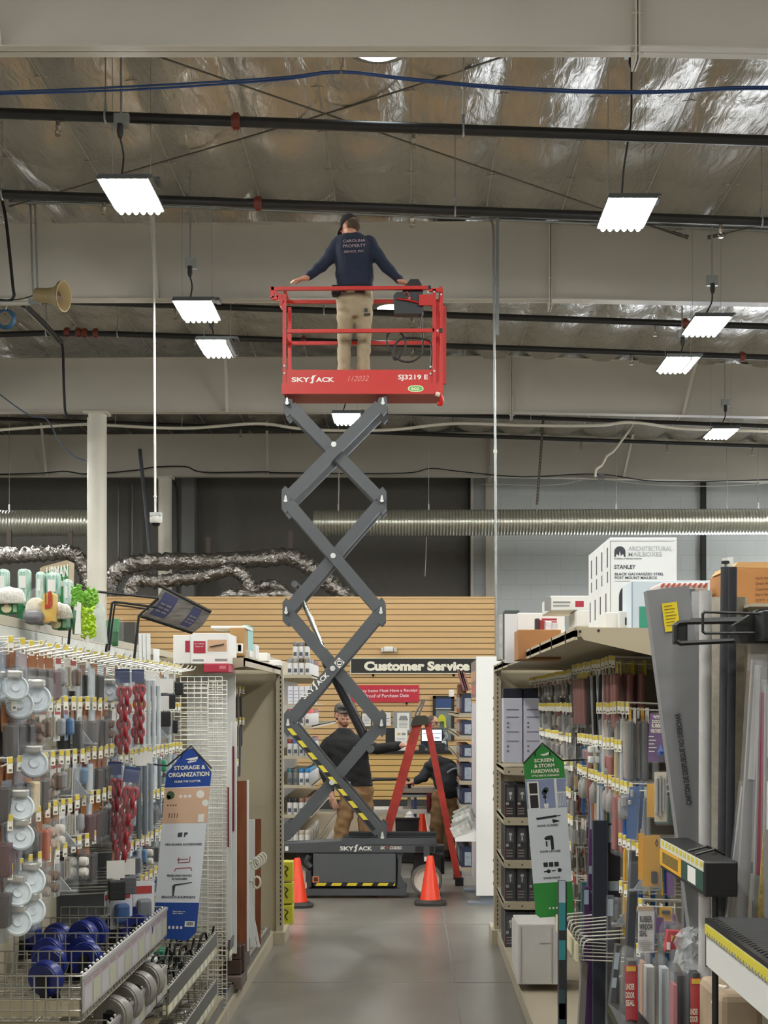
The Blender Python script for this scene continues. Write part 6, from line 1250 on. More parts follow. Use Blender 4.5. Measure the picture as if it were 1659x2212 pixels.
board_px('wood_board', 'tall cherry wood shelf board with white front edge', 'shelf board', 512, 1687, 533, 2055, 9.1, .02, M_wood, group='cherry wood shelf boards'); board_px('shelf_board', 'narrow white board edging the cherry board', 'shelf board', 533, 1685, 537, 2055, 9.1, .02, M_wb, group=g)
board_px('wood_board', 'shorter cherry wood shelf board near the end panel', 'shelf board', 550, 1769, 563, 2040, 10.3, .02, M_wood, dx=1, group='cherry wood shelf boards'); board_px('shelf_board', 'white board left of the shorter cherry board', 'shelf board', 538, 1770, 550, 2045, 10.2, .02, M_wb, group=g)
for k in range(5): board_px('leaning_slat', 'white slat leaning sideways, %s of five from the left' % ORD[k], 'slat', 524 + k*8, 1870 + k*3, 530 + k*8, 2046, 9.6 + k*.03, .015, M_wb, dx=-12 - k*5, group='leaning white slats')
t = Thing('plastic_bracket', 'cream plastic shelf bracket stack on the cherry board', 'bracket', at(555, 1865, 9.4)); b = MB(); b.rod(at(513,1863,9.3), at(545,1862,9.3), .012, 8); t.part('arm', b, mat('cream_plastic', 'd8d5c6', .4))
for k in range(4): b = MB(); b.tube([at(552 + k*5, 1866 - k*4, 9.3 + k*.06) + Vector((.025*math.cos(q), 0, .036*math.sin(q))) for q in [i*math.pi/6 for i in range(12)]], .008, 6, closed=True); t.part('ring', b, mat('cream_plastic', 'd8d5c6'))
b = MB(); b.tube([at(555, 1906, 9.7) + Vector((.025*math.cos(q), 0, .04*math.sin(q))) for q in [i*math.pi/6 for i in range(12)]], .009, 6, closed=True); b.rod(at(538,1903,9.7), at(548,1903,9.7), .01, 6); tag(b.build('rod_socket', mat('cream_plastic', 'd8d5c6'), None, 'all'), 'cream oval closet rod socket below the bracket stack', 'socket')
for k, (x0, y0, x1, y1) in enumerate(((474,2044,519,2073),(474,2074,520,2106))): boxthing('brown_carton', '%s dark brown carton stacked on the left base deck' % ('upper', 'lower')[k], 'box', x0, y0, x1, y1, 8.95, .35, mat('carton_dark_brown', '4b3a31', .6, noise=.2, scale=12), 'dark brown cartons')
boxthing('brown_carton', 'narrow dark brown carton beside the stacked pair', 'box', 519, 2042, 528, 2100, 9.0, .3, mat('carton_dark_brown', '4b3a31'), 'dark brown cartons')
boxthing('navy_carton', 'navy carton low on the deck under the brown cartons', 'box', 474, 2141, 500, 2155, 8.85, .2, mat('carton_navy', '27324f'))
boxthing('picture_carton', 'carton with wood picture on the left base deck', 'box', 474, 2110, 522, 2138, 8.9, .3, mat('carton_wood', '6f6259', .6, noise=.5, scale=14))
# dark packs on hooks in front of the end panel
peg_row(2.06, 9.6, 11.2, .22, [('strip', '4d4a4a'), ('strip', '6a6668')], 'top', tip=-1.32, wall='last left section', depth=(2, 3), gap=.03); peg_row(1.82, 9.6, 11.2, .22, [('strip', '55525a'), ('strip', '777377')], 'middle', tip=-1.32, wall='last left section', depth=(2, 3), gap=.03); peg_row(1.5, 9.6, 11.2, .24, [('seal', '55525a'), ('seal', '3d3a3d')], 'lower', tip=-1.35, wall='last left section', depth=(1, 2)); peg_row(1.2, 9.7, 11.0, .3, [('bracket', 'c5c6c4'), ('bracket', 'a5a6a4')], 'lowest', tip=-1.36, wall='last left section', depth=(1, 2))
# ---- boxes on the top shelf
def printbox(name, lab, x0, y0, x1, y1, d, dep, m, prints=(), group=None):
    t = Thing(name, lab, 'box', at((x0+x1)/2, y1, d), group); b = MB(); b.bbox(at(x0, y1, d), at(x1, y0, d) + Vector((0, dep, 0)), .004); t.part('carton', b, m)
    for (a, c, e, f, pm) in prints: b = MB(); b.box(at(a, f, d - .0015), at(e, c, d)); t.part('print', b, pm)
    return t
M_rp = mat('print_red', 'a32438', .5); M_pk = mat('print_peach', 'c9a384', .5); M_tx = mat('print_grey', '8a8a88'); M_wbx = mat('white_carton', 'e3e2de', .5)
t = printbox('white_box', 'large white box with red label and knife picture, upper left', 412, 1368, 494, 1434, 8.75, .4, M_wbx, [(418,1385,444,1411,M_rp),(448,1382,490,1407,M_pk),(416,1424,440,1428,M_tx),(464,1423,491,1428,M_tx)]); b = MB(); b.bar(at(453,1397,8.745), at(484,1391,8.745), .004, .02, (0,-1,0)); t.part('picture', b, M_dk)
b = MB(); b.text('EASY TO INSTALL', at(420,1392,8.746), at(442,1392,8.746)-at(420,1392,8.746), (0,0,.008)); b.text('SHELF KIT', at(422,1398,8.746), at(440,1398,8.746)-at(422,1398,8.746), (0,0,.008)); t.part('lettering', b, M_wht)
printbox('white_box', 'white box standing left of the knife picture box', 374, 1372, 412, 1434, 8.8, .4, M_wbx, [(400,1384,410,1409,M_rp)]); printbox('red_box', 'red and white flat box under the knife picture box', 440, 1434, 494, 1452, 8.72, .3, M_rp, [(474,1438,488,1445,mat('print_rose', 'c46a76', .5))])
t = printbox('brown_box', 'brown carton with white barcode label on the left top shelf', 497, 1356, 527, 1417, 9.2, .35, mat('kraft', 'a9824f', .7, noise=.06, scale=10), [(511,1390,525,1411,M_wht),(514,1393,521,1407,mat('barcode_violet', '4a3d6b', .5))]); printbox('teal_box', 'teal and white box behind the brown carton', 524, 1350, 536, 1405, 9.4, .3, mat('box_teal', '8cc0b5', .5)); printbox('white_box', 'white flat box lying across the brown carton', 455, 1352, 532, 1358, 9.25, .35, M_wbx)
for k, (x0, y0, x1, y1) in enumerate(((528,1405,540,1420),(538,1392,553,1424),(553,1410,578,1428),(580,1426,605,1438))): printbox('small_white_box', 'small white box, %s from the near end along the left top shelf edge' % ORD[k], x0, y0, x1, y1 , 9.3 + k*.45, .2, M_wbx, group='small white boxes on the left top shelf')
for k in range(3):
    board_px('white_rail', 'white steel shelf standard, %s of three leaning upright' % ORD[k], 'shelf standard', 300 + k*8.5, 1368, 307 + k*8.5, 1425, 6.6, .02, M_wb, dx=-1, group='white shelf standards')
board_px('white_rail', 'short white steel standard right of the leaning three', 'shelf standard', 331, 1402, 343, 1430, 6.6, .02, M_wb, group='white shelf standards')
# ---- curved aisle banner on black wire arms
t = Thing('aisle_banner', 'curved grey and violet banner sign on black wire arms', 'banner sign', at(340, 1390, 6.3)); d = 6.0
b = MB(); b.tube(smooth_path([at(148,1392,d), at(160,1276,d), at(164,1273,d), at(200,1277,d), at(342,1292,d)], 3), .006, 6); b.tube([at(229,1408,d), at(242,1303,d), at(248,1300,d), at(340,1312,d)], .006, 6); b.tube([at(235,1408,d), at(248,1306,d), at(322,1316,d)], .005, 6); b.tube([at(290,1422,d), at(300,1330,d), at(342,1292,d)], .006, 6); t.part('wire_frame', b, M_dk)
n = 12; vs, fs, ms = [], [], []; A0, A1, B0, B1 = Vector((352,1268)), Vector((456,1322)), Vector((304,1331)), Vector((416,1367))
b = MB()
def BP(u, v, dd):
    a = A0.lerp(B0, v); c = A1.lerp(B1, v); q = a.lerp(c, u); q = q + Vector((5, 9)) * math.sin(math.pi * v) * .55; return at(q.x, q.y, dd + .12 * v)
for j in range(n):
    for i, (u0, u1, mm) in enumerate(((0,.07,0),(.07,.36,1),(.36,.66,0),(.66,.84,1),(.84,1,0))):
        v0, v1 = j/n, (j+1)/n; b.use(mm if not (mm == 1 and (j < 1 or j > 9)) else 0); b.quad(BP(u0,v0,d), BP(u0,v1,d), BP(u1,v1,d), BP(u1,v0,d)); b.quad(BP(u1,v0,d+.006), BP(u1,v1,d+.006), BP(u0,v1,d+.006), BP(u0,v0,d+.006))
t.part('banner_panel', b, [mat('banner_grey', 'aca7a2', .5, noise=.4, scale=16, stretch=(1,1,6)), mat('banner_violet', '666b96', .5)])
b = MB(); b.tube([BP(0,0,d), BP(1,0,d)], .008, 6); b.tube([BP(0,1,d), BP(1,1,d)], .008, 6); t.part('banner_rail', b, M_dk)
b = MB()
for u0, u1 in ((.11,.2),(.22,.32),(.69,.75),(.76,.82)):
    for r in range(3): p0 = BP(u0, .42 + r*.12, d-.004); p1 = BP(u0, .36 + r*.12, d-.004); p2 = BP(u1, .36 + r*.12, d-.004); p3 = BP(u1, .42 + r*.12, d-.004); b.quad(p0, p3, p2, p1); b.quad(p1, p2, p3, p0)
t.part('print', b, mat('banner_print', 'a9a5ab', .5))
# ---- mops and brushes standing on the top cap
M_gsl = mat('green_sleeve', '5f9c86', .4, noise=.5, scale=18, col2='d5e6de', stretch=(6,6,.8)); M_gl = mat('label_green_dark', '1f6b3f', .5, noise=.15, scale=20); M_mop = mat('mop_cotton', 'd8d6cf', .9, noise=.15, scale=50, bump=.5, bscale=60)
dm = 5.9
def mop(x, y, w, k):
    t = Thing('mop_refill', 'white cotton mop refill in a green pack, %s from the left' % ORD[k], 'mop', at(x, y, dm), 'mop refills on the top rail'); b = MB(); h = 34
    b.bbox(at(x-w*.5, y+h, dm), at(x+w*.42, y+4, dm) + Vector((0,.1,0)), .015); t.part('pack', b, M_gl); b = MB()
    for i in range(9): q = -w*.62 + i*w*1.24/8; b.tube(smooth_path([at(x+q, y+10, dm-.015), at(x+q*.8, y-10, dm-.02), at(x+q*.3, y-17+abs(i-4), dm+.02), at(x+q*.5, y-8, dm+.09)], 4), .018, 7)
    t.part('mop_strings', b, M_mop, smooth='all'); b = MB(); b.use(0); ellip(b, at(x-6, y+22, dm-.004), .022, .004, .02); b.use(1); b.box(at(x+8, y+30, dm-.003), at(x+16, y+14, dm-.0005)); b.build('pack_print', [mat('print_cream', 'd8d0a8', .5), mat('print_palegreen', '8fb98f', .5)], t.o, off=t.loc)
    b = MB(); b.text('MAN', at(x-15, y+20, dm-.006), at(x+2, y+20, dm-.006)-at(x-15, y+20, dm-.006), (0,0,.016), bold=.03); t.part('lettering', b, mat('print_maroon', '6b2a2a', .5))
mop(20, 1292, 46, 0); mop(127, 1326, 36, 1)
for k, (x0, x1, y0, y1) in enumerate(((-6,15,1228,1300),(36,62,1228,1310),(75,94,1234,1300),(98,126,1236,1290),(135,152,1250,1310))):
    t = Thing('broom_sleeve', 'green and white wrapped broom head, %s from the left on the top rail' % ORD[k], 'broom', at((x0+x1)/2, y1, dm + .15), 'wrapped broom heads'); b = MB(); b.bbox(at(x0, y1, dm+.15), at(x1, y0, dm+.15) + Vector((0,.06,0)), .015); t.part('sleeve', b, M_gsl); b = MB(); b.bbox(at(x0+1, y1+50, dm+.16), at(x1-1, y1, dm+.16) + Vector((0,.05,0)), .01); t.part('lower_sleeve', b, M_gl)
    b = MB(); b.box(at(x0+5, y0+42, dm+.147), at(x1-6, y0+16, dm+.15)); t.part('label', b, M_card)
t = Thing('broom_box', 'large green and tan card box standing behind the wrapped brooms', 'box', at(118, 1300, dm + .3)); b = MB(); pp(b, [(88,1310),(146,1310),(149,1212),(144,1210),(92,1224),(86,1228)], dm+.3, dm+.4, dm+.3); t.part('box_body', b, mat('tan_card', 'b5a183', .6)); b = MB(); pp(b, [(90,1310),(146,1310),(149,1222),(90,1238)], dm+.297, dm+.3, dm+.3); t.part('green_face', b, mat('face_green', '3f8a4c', .5))
b = MB(); b.use(0); ellip(b, at(130, 1262, dm+.294), .03, .003, .012); b.use(1); b.text('LIBMAN', at(100,1252,dm+.29), at(147,1245,dm+.29)-at(100,1252,dm+.29), (0,0,.055), bold=.04); b.text('Wonder', at(118,1268,dm+.29), at(146,1264,dm+.29)-at(118,1268,dm+.29), (0,0,.035), bold=.02); t.part('lettering', b, [mat('print_cream', 'd8d0a8'), M_wht])
t = Thing('sponge_bag', 'orange and yellow bag of sponges among the mop packs', 'bag', at(100, 1345, dm - .1)); b = MB(); pp(b, [(92,1345),(116,1342),(118,1285),(112,1280),(96,1284)], dm-.12, dm-.04, dm-.1); t.part('bag', b, mat('bag_orange', 'c98a3f', .4, noise=.6, scale=12, col2='d9c463')); b = MB(); b.text('LIB', at(97,1316,dm-.124), at(113,1312,dm-.124)-at(97,1316,dm-.124), (0,0,.07), bold=.05); t.part('lettering', b, mat('print_redlogo', 'b03028', .5))
t = Thing('cloth_bag', 'clear bag of pale cloths beside the orange bag', 'bag', at(80, 1330, dm - .05)); b = MB(); ellip(b, at(78,1316,dm-.05), .045, .04, .05); t.part('cloths', b, mat('cloth_pale', 'd3cdb8', .9, noise=.2, scale=20), smooth='all'); b = MB(); ellip(b, at(80,1308,dm-.06), .05, .045, .075); t.part('bag', b, M_film, smooth='all')
t = Thing('grey_bag', 'clear bag of dark parts in front of the mop packs', 'bag', at(65, 1345, dm - .15)); b = MB(); b.bbox(at(46,1348,dm-.15), at(92,1318,dm-.15)+Vector((0,.08,0)), .03); t.part('parts', b, mat('parts_grey', '6d6a70', .5, noise=.4, scale=20)); b = MB(); b.bbox(at(42,1350,dm-.16), at(96,1306,dm-.16)+Vector((0,.1,0)), .04); t.part('bag', b, M_film)
def brush(x, y0, y1, w, d, c, lab, hand=None):
    t = Thing('scrub_brush', lab, 'brush', at(x, y1, d), 'green cleaning brushes'); b = MB(); rnd = random.Random(int(x)); n = 110
    for i in range(n):
        f = rnd.random(); p = at(x, y0 + (y1-y0)*f, d); a = rnd.uniform(0, 2*math.pi); r_ = w/F*d*(.9 + .3*rnd.random()); b.rod(p, p + Vector((r_*math.cos(a), r_*math.sin(a)*.6, rnd.uniform(-.004, .03))), .009, 5, .006)
    t.part('bristles', b, mat('bristle_' + c, c, .5)); b = MB(); b.rod(at(x, y1+8, d), at(x, y0, d), .012, 8); t.part('handle', b, hand or M_wp)
brush(190, 1316, 1380, 16, 5.75, 'a8cc2a', 'lime spiky bottle brush standing by the black wire frame'); brush(166, 1276, 1310, 11, 5.8, '6fae3c', 'light green brush behind the black wire frame'); brush(196, 1282, 1318, 15, 5.85, '7cb03c', 'light green brush above the lime bottle brush')
for k, (x, y0, y1) in enumerate(((236,1338,1392),(249,1334,1395),(164,1300,1370))):
    t = Thing('hand_broom', 'dark green bristled hand broom, %s of three' % ['left', 'right', 'leftmost'][k], 'brush', at(x, y1, 6.1), 'dark green hand brooms'); b = MB()
    for i in range(7): b.tube([at(x-6+i*2, y0+4, 6.1), at(x-5+i*1.6, (y0+y1)/2, 6.08), at(x-3+i, y1, 6.1)], .008, 5)
    t.part('bristles', b, mat('bristle_dark_green', '3d8a55', .6)); b = MB(); b.bbox(at(x-9, y1, 6.06), at(x+10, y0-4, 6.06)+Vector((0,.1,0)), .02); t.part('bag', b, M_film)
simple('paper_sleeve', 'white paper sleeve beside the lime bottle brush', 'sleeve', M_card, lambda b: pp(b, [(162,1370),(176,1370),(174,1302),(168,1300)], 5.72, 5.74, 5.73)); simple('plastic_sleeve', 'clear plastic sleeve right of the lime bottle brush', 'sleeve', mat('frosted_film', 'dfe6e4', .3, alpha=.5), lambda b: pp(b, [(200,1385),(228,1390),(224,1320),(214,1300),(204,1310)], 5.8, 5.84, 5.8))
t = Thing('yellow_bins', 'yellow price boxes hanging on the end of the left run', 'box', at(622, 1990, 11.7), 'x')
del t.o['group']
for k, (y0, y1) in enumerate(((1862,1903),(1908,1952),(1956,1998))):
    b = MB(); b.bbox(at(600, y1, 11.75), at(632, y0, 11.75) + Vector((0,.16,0)), .006); t.part('bin', b, mat('bin_yellow', 'c3c02f', .5)); b = MB(); b.tube(smooth_path([at(614,y0+8,11.74), at(622,y0+14,11.74), at(616,y0+22,11.74), at(621,y0+32,11.74)], 4), .006, 5); t.part('bin_print', b, mat('bin_print', '2f2f20', .5))
# ================================================================ near right gondola
XRP, XR2, XRT = 1.25, .73, .95
t = Thing('gondola_shelving', 'beige pegboard shelving run along the right side of the aisle', 'shelving unit', (1.0, 8.5, 0))
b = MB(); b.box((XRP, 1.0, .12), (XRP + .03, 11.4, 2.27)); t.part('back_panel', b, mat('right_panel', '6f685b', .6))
b = MB(); b.box((XR2 - .02, 1.0, 0), (XRP, 11.3, .11)); t.part('base_deck', b, mat('deck_warm', 'b9ad97', .5, noise=.04, scale=4)); b = MB(); b.box((XR2 - .03, 1.0, .03), (XR2 - .018, 11.3, .118)); t.part('deck_lip', b, M_bge)
b = MB(); b.box((.705, 11.4, .1), (XRP, 11.43, 2.27)); t.part('end_panel', b, mat('end_beige', 'b7ad94'))
b = MB(); b.box((.68, 11.36, .02), (.735, 11.46, 2.28)); t.part('upright', b, M_bge); b = MB()
for i in range(56): b.box((.703, 11.357, .15 + i*.037), (.712, 11.36, .172 + i*.037))
t.part('slots', b, mat('slot_maroon', '46302c', .6)); b = MB(); b.box((.655, 11.28, 0), (.76, 11.7, .12)); t.part('upright_foot', b, M_bge)
b = MB(); b.box((.68, 5.8, 2.235), (XRP, 11.36, 2.262)); b.box((.68, 5.8, 2.222), (.695, 11.36, 2.275)); b.prism([(.685,2.275),(1.12,2.27),(1.25,2.1),(.72,2.222)], 5.793, 5.8); o = t.part('top_shelf', b, mat('shelf_warm', 'b3a78e'))
b = MB()
for x, y in ((1253,1364),(1293,1362)): b.rod(at(x, y, 5.79), at(x, y, 5.8), .006, 8)
for i in range(9): b.box((.677, 6.1 + i*.6, 2.222), (.68, 6.12 + i*.6, 2.275))
b.build('slots', M_dk, o, off=t.loc)
# lock boxes on the shelves of the last section
lx = .70; LS = [1.476, 1.097, .772, .46]
for i, z in enumerate(LS):
    b = MB(); b.box((lx, 10.5, z - .022), (XRP, 11.36, z)); b.box((lx, 10.5, z - .05), (lx + .012, 11.36, z + .004)); b.prism([(lx, z-.05), (lx+.03, z-.055), (XRP, z-.06), (XRP, z), (lx, z)], 10.494, 10.5); o = t.part('shelf', b, M_bge)
    b = MB()
    for x in (lx + .04, lx + .14): b.rod((x, 10.492, z - .03), (x, 10.5, z - .03), .007, 6)
    b.build('slots', M_dk, o, off=t.loc)
shw = ['top', 'second', 'third', 'bottom']
def lockbox(x, y, z, w, h, k, row, face):
    q = Thing('lock_box', 'dark boxed door lock, %s on the %s lock shelf at right' % (k, row), 'box', (x, y, z), 'boxed door locks'); b = MB(); b.bbox((x - w/2, y, z), (x + w/2, y + .2, z + h), .003); q.part('carton', b, mat('lock_carton_' + face, face, .5))
    b = MB(); b.box((x - w*.34, y - .0015, z + h*.5), (x + w*.3, y, z + h*.9)); q.part('window', b, mat('lock_window', '5a5a5c', .3)); b = MB(); b.rod((x, y - .006, z + h*.72), (x, y - .001, z + h*.72), w*.16, 12); b.box((x - w*.06, y - .006, z + h*.55), (x + w*.06, y - .001, z + h*.7)); q.part('lock', b, M_chr)
    b = MB(); b.use(0); b.box((x - w*.4, y - .0015, z + h*.38), (x - w*.15, y, z + h*.46)); b.use(1)
    for r in range(3): b.box((x - w*.4, y - .0015, z + h*(.1 + r*.08)), (x + w*.2, y, z + h*(.13 + r*.08)))
    b.use(2); b.box((x - w*.4, y - .0018, z + h*.05), (x - w*.36, y - .0001, z + h*.36)); q.part('print', b, [mat('print_pale', 'a9a5a5', .5), M_tx, mat('print_lockred', '8a3034', .5)])
for i, z in enumerate(LS[1:] + [.11]):
    for j in range(4):
        for k in range(2 if j < 2 else 1):
            lockbox(lx + .055 + j*.089, 10.55 + k*.25, z, .084, .27 if i else .25, ['front left', 'front second', 'front third', 'front fourth'][j] if k == 0 else ['back left', 'back second'][j], shw[i], ['2c2a2c', '38373a', '3f4146', '44474b'][i])
def tallbox(x0, x1, lab):
    q = Thing('tall_carton', lab, 'box', at((x0+x1)/2, 1650, 10.5), 'tall white-fronted cartons'); b = MB(); b.bbox(at(x0,1648,10.5), at(x1,1508,10.5) + Vector((0,.2,0)), .004); q.part('carton', b, mat('carton_lilac', 'c9c9d6', .5)); b = MB(); b.bbox(at(x0,1508,10.5), at(x1,1487,10.5) + Vector((0,.2,0)), .004); q.part('dark_top', b, mat('carton_ink', '181b2b', .5)); b = MB()
    for y in (1532, 1548, 1580, 1600): b.box(at(x0+7,y+2,10.498), at(x1-8,y,10.5))
    for y in (1562, 1571, 1612, 1622): b.rod(at(x0+10,y,10.497), at(x0+10,y,10.5), .009, 8)
    q.part('print', b, mat('print_slate', '6f6f80', .5))
tallbox(1087, 1129, 'white-fronted tall carton with dark top, left one of the pair'); tallbox(1131, 1172, 'white-fronted tall carton with dark top, right one of the pair')
boxthing('white_carton', 'large battered white carton on the right base deck', 'box', 1118, 1996, 1210, 2127, 8.9, .4, mat('carton_soft_white', 'cfccc8', .6, noise=.06, scale=6))
o = bpy.data.objects['white_carton']; b = MB(); b.box(at(1124,2122,8.896), at(1126,2002,8.9)); b.box(at(1190,2122,8.896), at(1193,2002,8.9)); b.box(at(1165,2038,8.896), at(1190,2036,8.9)); b.build('tape', mat('tape_grey', 'b5b2ae', .4), o)
boxthing('white_carton', 'small white carton tucked behind the battered one', 'box', 1110, 1992, 1119, 2090, 9.2, .2, mat('carton_soft_white', 'cfccc8'))
# far hooks: dense small hardware
rk.seed(5)
MET = lambda c='8f8c88', w='c9c5bc': ('blister', c, w)
H1 = [MET(), ('hinge', 'b3955a', 'cbc7bd'), MET('77746f', 'b9b4a8'), ('hinge', '8b8782', 'd2cfc6'), ('bracket', '9b9892'), ('blister', '5a544c', 'a9a296'), ('tube', '8f8c86'), ('hinge', '4c4640', 'b3ada0'), MET('a39f98', '9f3a34'), ('blister', '6a655e', '8f3032')]
W2 = 'right back pegboard'
peg_row(2.13, 8.3, 11.2, .115, [('strip', '6d6a68'), ('strip', '8f8a84'), ('blister', '5f5a56', 'b5b0a6'), ('strip', '5a5552')] + H1[:4], 'top', 1, XRT, depth=(1, 2), wall=W2)
for z, r, o_, n0 in ((1.93, 'second', 2, 8.25), (1.75, 'third', 4, 8.3), (1.58, 'fourth', 1, 8.2), (1.42, 'fifth', 6, 8.3), (1.26, 'sixth', 3, 8.2), (1.1, 'seventh', 5, 8.3), (.94, 'eighth', 7, 8.2), (.78, 'ninth', 2, 8.3)):
    peg_row(z, n0, 10.45 if z > 1.2 else 10.3, .135, H1[o_:] + H1[:o_], r, 1, XRT, depth=(1, 3), wall=W2, gap=.05)
tag(FH.build('far_peg_hooks', [M_wire, M_tagw, M_tagy]), 'rows of small tagged hooks on the far part of the right pegboard', 'peg hooks', kind='stuff')
# nearer hooks: long seals, blue, yellow and red cards
LG, LK = ('strip', 'b9b8b6'), ('strip', '26272b'); YB, BLU = ('seal', '9a8f86', 'd8a92c'), ('strip', '2f5f9e'); RD = ('seal', '8d4c44', 'c9b52e'); GRN = ('strip', '3f7a66'); PUR = ('seal', '5c3a78', '6d3f8f'); CLR = ('tube', 'b7b6b2'); BOT = ('bottle', '9a9692', 'd5d2ca')
N2 = 'right front pegboard'
peg_row(2.15, 6.5, 8.25, .125, [RD, RD, RD, RD, LG, LK, LG, LK, LG, ('strip', '4a4c50')], 'top', 1, XRT, depth=(2, 3), wall=N2)
peg_row(1.93, 6.1, 7.2, .12, [('seal', '5a5a5c', 'd0cec8'), YB, CLR, ('seal', '7f7a74', 'd0cec8'), ('strip', 'c9b98c')], 'second', 1, XRT, depth=(2, 3), wall=N2)
peg_row(1.76, 6.3, 8.1, .13, [BLU, GRN, ('strip', 'c6b07a'), RD, MET('8e4038', 'c9c2b8'), MET()], 'third', 1, XRT, depth=(2, 3), wall=N2)
peg_row(1.58, 6.0, 8.1, .125, [('tube', '8d9296'), CLR, BOT, RD, RD, BOT, BOT, MET()], 'fourth', 1, XRT, depth=(2, 3), wall=N2)
peg_row(1.34, 5.8, 6.45, .125, [('bracket', '8f9296', 'e0ba3c'), BLU, ('tube', '9ea2a4'), BLU, ('strip', 'd2a53c'), BOT, ('bracket', '8d8f90'), GRN], 'fifth', 1, XRT, depth=(2, 3), wall=N2)
peg_row(1.12, 5.75, 6.4, .13, [('strip', '8f939a'), BLU, YB, ('tube', '6d7276'), ('bracket', '8d8f90'), MET()], 'sixth', 1, XRT, depth=(2, 3), wall=N2)
peg_row(.92, 5.8, 6.35, .14, [YB, ('seal', '4c4a48', 'e0dfd9'), ('bracket', '77797c'), ('seal', 'b5b3ae', 'd0cec8')], 'seventh', 1, XRT, depth=(1, 3), wall=N2)
# cards with lettering near the front of the right wall
def big_card(name, lab, x0, y0, x1, y1, d, cm, words, wm, tilt=0, prod=None, extra=None, cat='product card'):
    q = Thing(name, lab, cat, at((x0+x1)/2, y1, d)); b = MB(); dx = tilt
    pp(b, [(x0,y1),(x1,y1),(x1+dx,y0),(x0+dx,y0)], d, d + .004, d); q.part('card', b, cm); b = MB()
    for w, u0, u1, v, h in words: a = (x0+(x1-x0)*u0+dx*(1-v), y0+(y1-y0)*v); c = (x0+(x1-x0)*u1+dx*(1-v), y0+(y1-y0)*v); b.text(w, at(*a, d-.002), at(*c, d-.002)-at(*a, d-.002), (0,0,h/F*d), bold=.04)
    if words: q.part('lettering', b, wm)
    if prod:
        b = MB()
        for (u0, v0, u1, v1) in prod[1]: b.bbox(at(x0+(x1-x0)*u0, y0+(y1-y0)*v1, d-.02), at(x0+(x1-x0)*u1, y0+(y1-y0)*v0, d-.002), .004)
        q.part('product', b, prod[0])
    b = MB(); pp(b, [(x0-1,y1+2),(x1+1,y1+2),(x1+1+dx,y0-3),(x0-1+dx,y0-3)], d - .026, d - .024, d); q.part('film', b, M_film)
    return q
M_pur = mat('card_purple', '62307a', .45); M_y2 = mat('card_yellow', 'dfa524', .5); M_blu = mat('card_blue', '2f5f9e', .5); M_sil = mat('seal_silver', 'a9a9a6', .4, .3)
q = big_card('purple_card', 'purple weather stripping card on the upper right wall', 1398, 1542, 1434, 1645, 5.7, M_pur, [('WITH A', .2,.8,.1,7), ('DOOR', .15,.8,.2,8), ('RUBBER', .15,.85,.29,8), ('WEATHERSTRIP', .1,.95,.4,9)], mat('sign_letter', 'efe9d6'), 6); b = MB()
for i in range(5): b.box(at(1402,1592+i*8,5.694), at(1402+10+(i*5) % 9,1590+i*8,5.698))
q.part('small_print', b, mat('sign_letter', 'efe9d6')); b = MB(); b.lathe([(0,0),(.015,.004),(.018,.02),(.0,.05)], at(1428,1634,5.69), 10); q.part('picture', b, M_sblue)
big_card('yellow_card', 'tall yellow card with metal rods right of the blue strips', 1398, 1693, 1414, 1765, 5.65, M_y2, [], None, 0); big_card('rod_pack', 'clear pack of silver rods in front of the grey cardboard', 1414, 1668, 1440, 1775, 5.6, mat('pack_pale', 'cfc7b0', .5), [], None, 0, (M_sil, [(.1,.1,.25,.85),(.4,.05,.52,.9),(.65,.1,.8,.8)]))
big_card('yellow_card', 'large yellow card above the black price rail', 1388, 1805, 1424, 1915, 5.3, M_y2, [('A', .7,.9,.15,9), ('V', .7,.9,.22,8)], M_dk, 2, (M_dk, [(.55,.7,.85,.95)])); big_card('yellow_card', 'narrow yellow card beside the large yellow one', 1379, 1800, 1390, 1900, 5.35, M_y2, [], None, 0)
big_card('blue_card', 'long blue card hanging behind the yellow cards', 1352, 1700, 1374, 1812, 5.9, M_blu, [], None, 8, (M_sil, [(.5,.05,.75,.2),(.3,.25,.5,.35)])); big_card('blue_card', 'second long blue card behind the first', 1374, 1690, 1386, 1790, 6.0, M_blu, [], None, 6); big_card('green_card', 'dark green card under the silver rods', 1414, 1720, 1450, 1780, 5.75, mat('card_green', '1f4b3c', .5), [], None)
q = big_card('window_seal_card', 'white Rubber Window Seal card on the lower right wall', 1378, 1966, 1413, 2058, 4.9, M_card, [('RUBBER', .1,.85,.29,14), ('WINDOW', .08,.9,.47,14), ('SEAL', .08,.55,.62,13)], M_dk, 1); b = MB()
for i in range(6): b.box(at(1380,2032+i*4,4.896), at(1380+22+(i*7) % 9,2031+i*4,4.898))
q.part('small_print', b, M_tx); b = MB(); pp(b, [(1376,1966),(1414,1966),(1412,1958),(1378,1958)], 4.895, 4.905, 4.9); q.part('header', b, mat('header_tan', 'bfa98a', .5))
big_card('purple_card', 'tilted purple card beside the white window seal card', 1412, 1982, 1436, 2015, 5.0, M_pur, [], None, -3); big_card('purple_card', 'small purple card partly behind the red seal pack', 1436, 1975, 1462, 1998, 5.1, M_pur, [], None, -4); big_card('purple_card', 'purple card low behind the black price rail', 1440, 1885, 1456, 1935, 5.1, M_pur, [], None, 0)
big_card('yellow_card', 'small yellow card above the tilted purple card', 1425, 1960, 1452, 1990, 5.05, M_y2, [], None, 0, (M_dk, [(.2,.2,.8,.5)])); big_card('silver_pack', 'silver tape pack hanging right of the blue strips', 1340, 1715, 1372, 1760, 6.0, mat('pack_grey', '9a9d9e', .4), [], None, 0, (M_sil, [(.1,.1,.4,.6),(.5,.2,.9,.8)]))
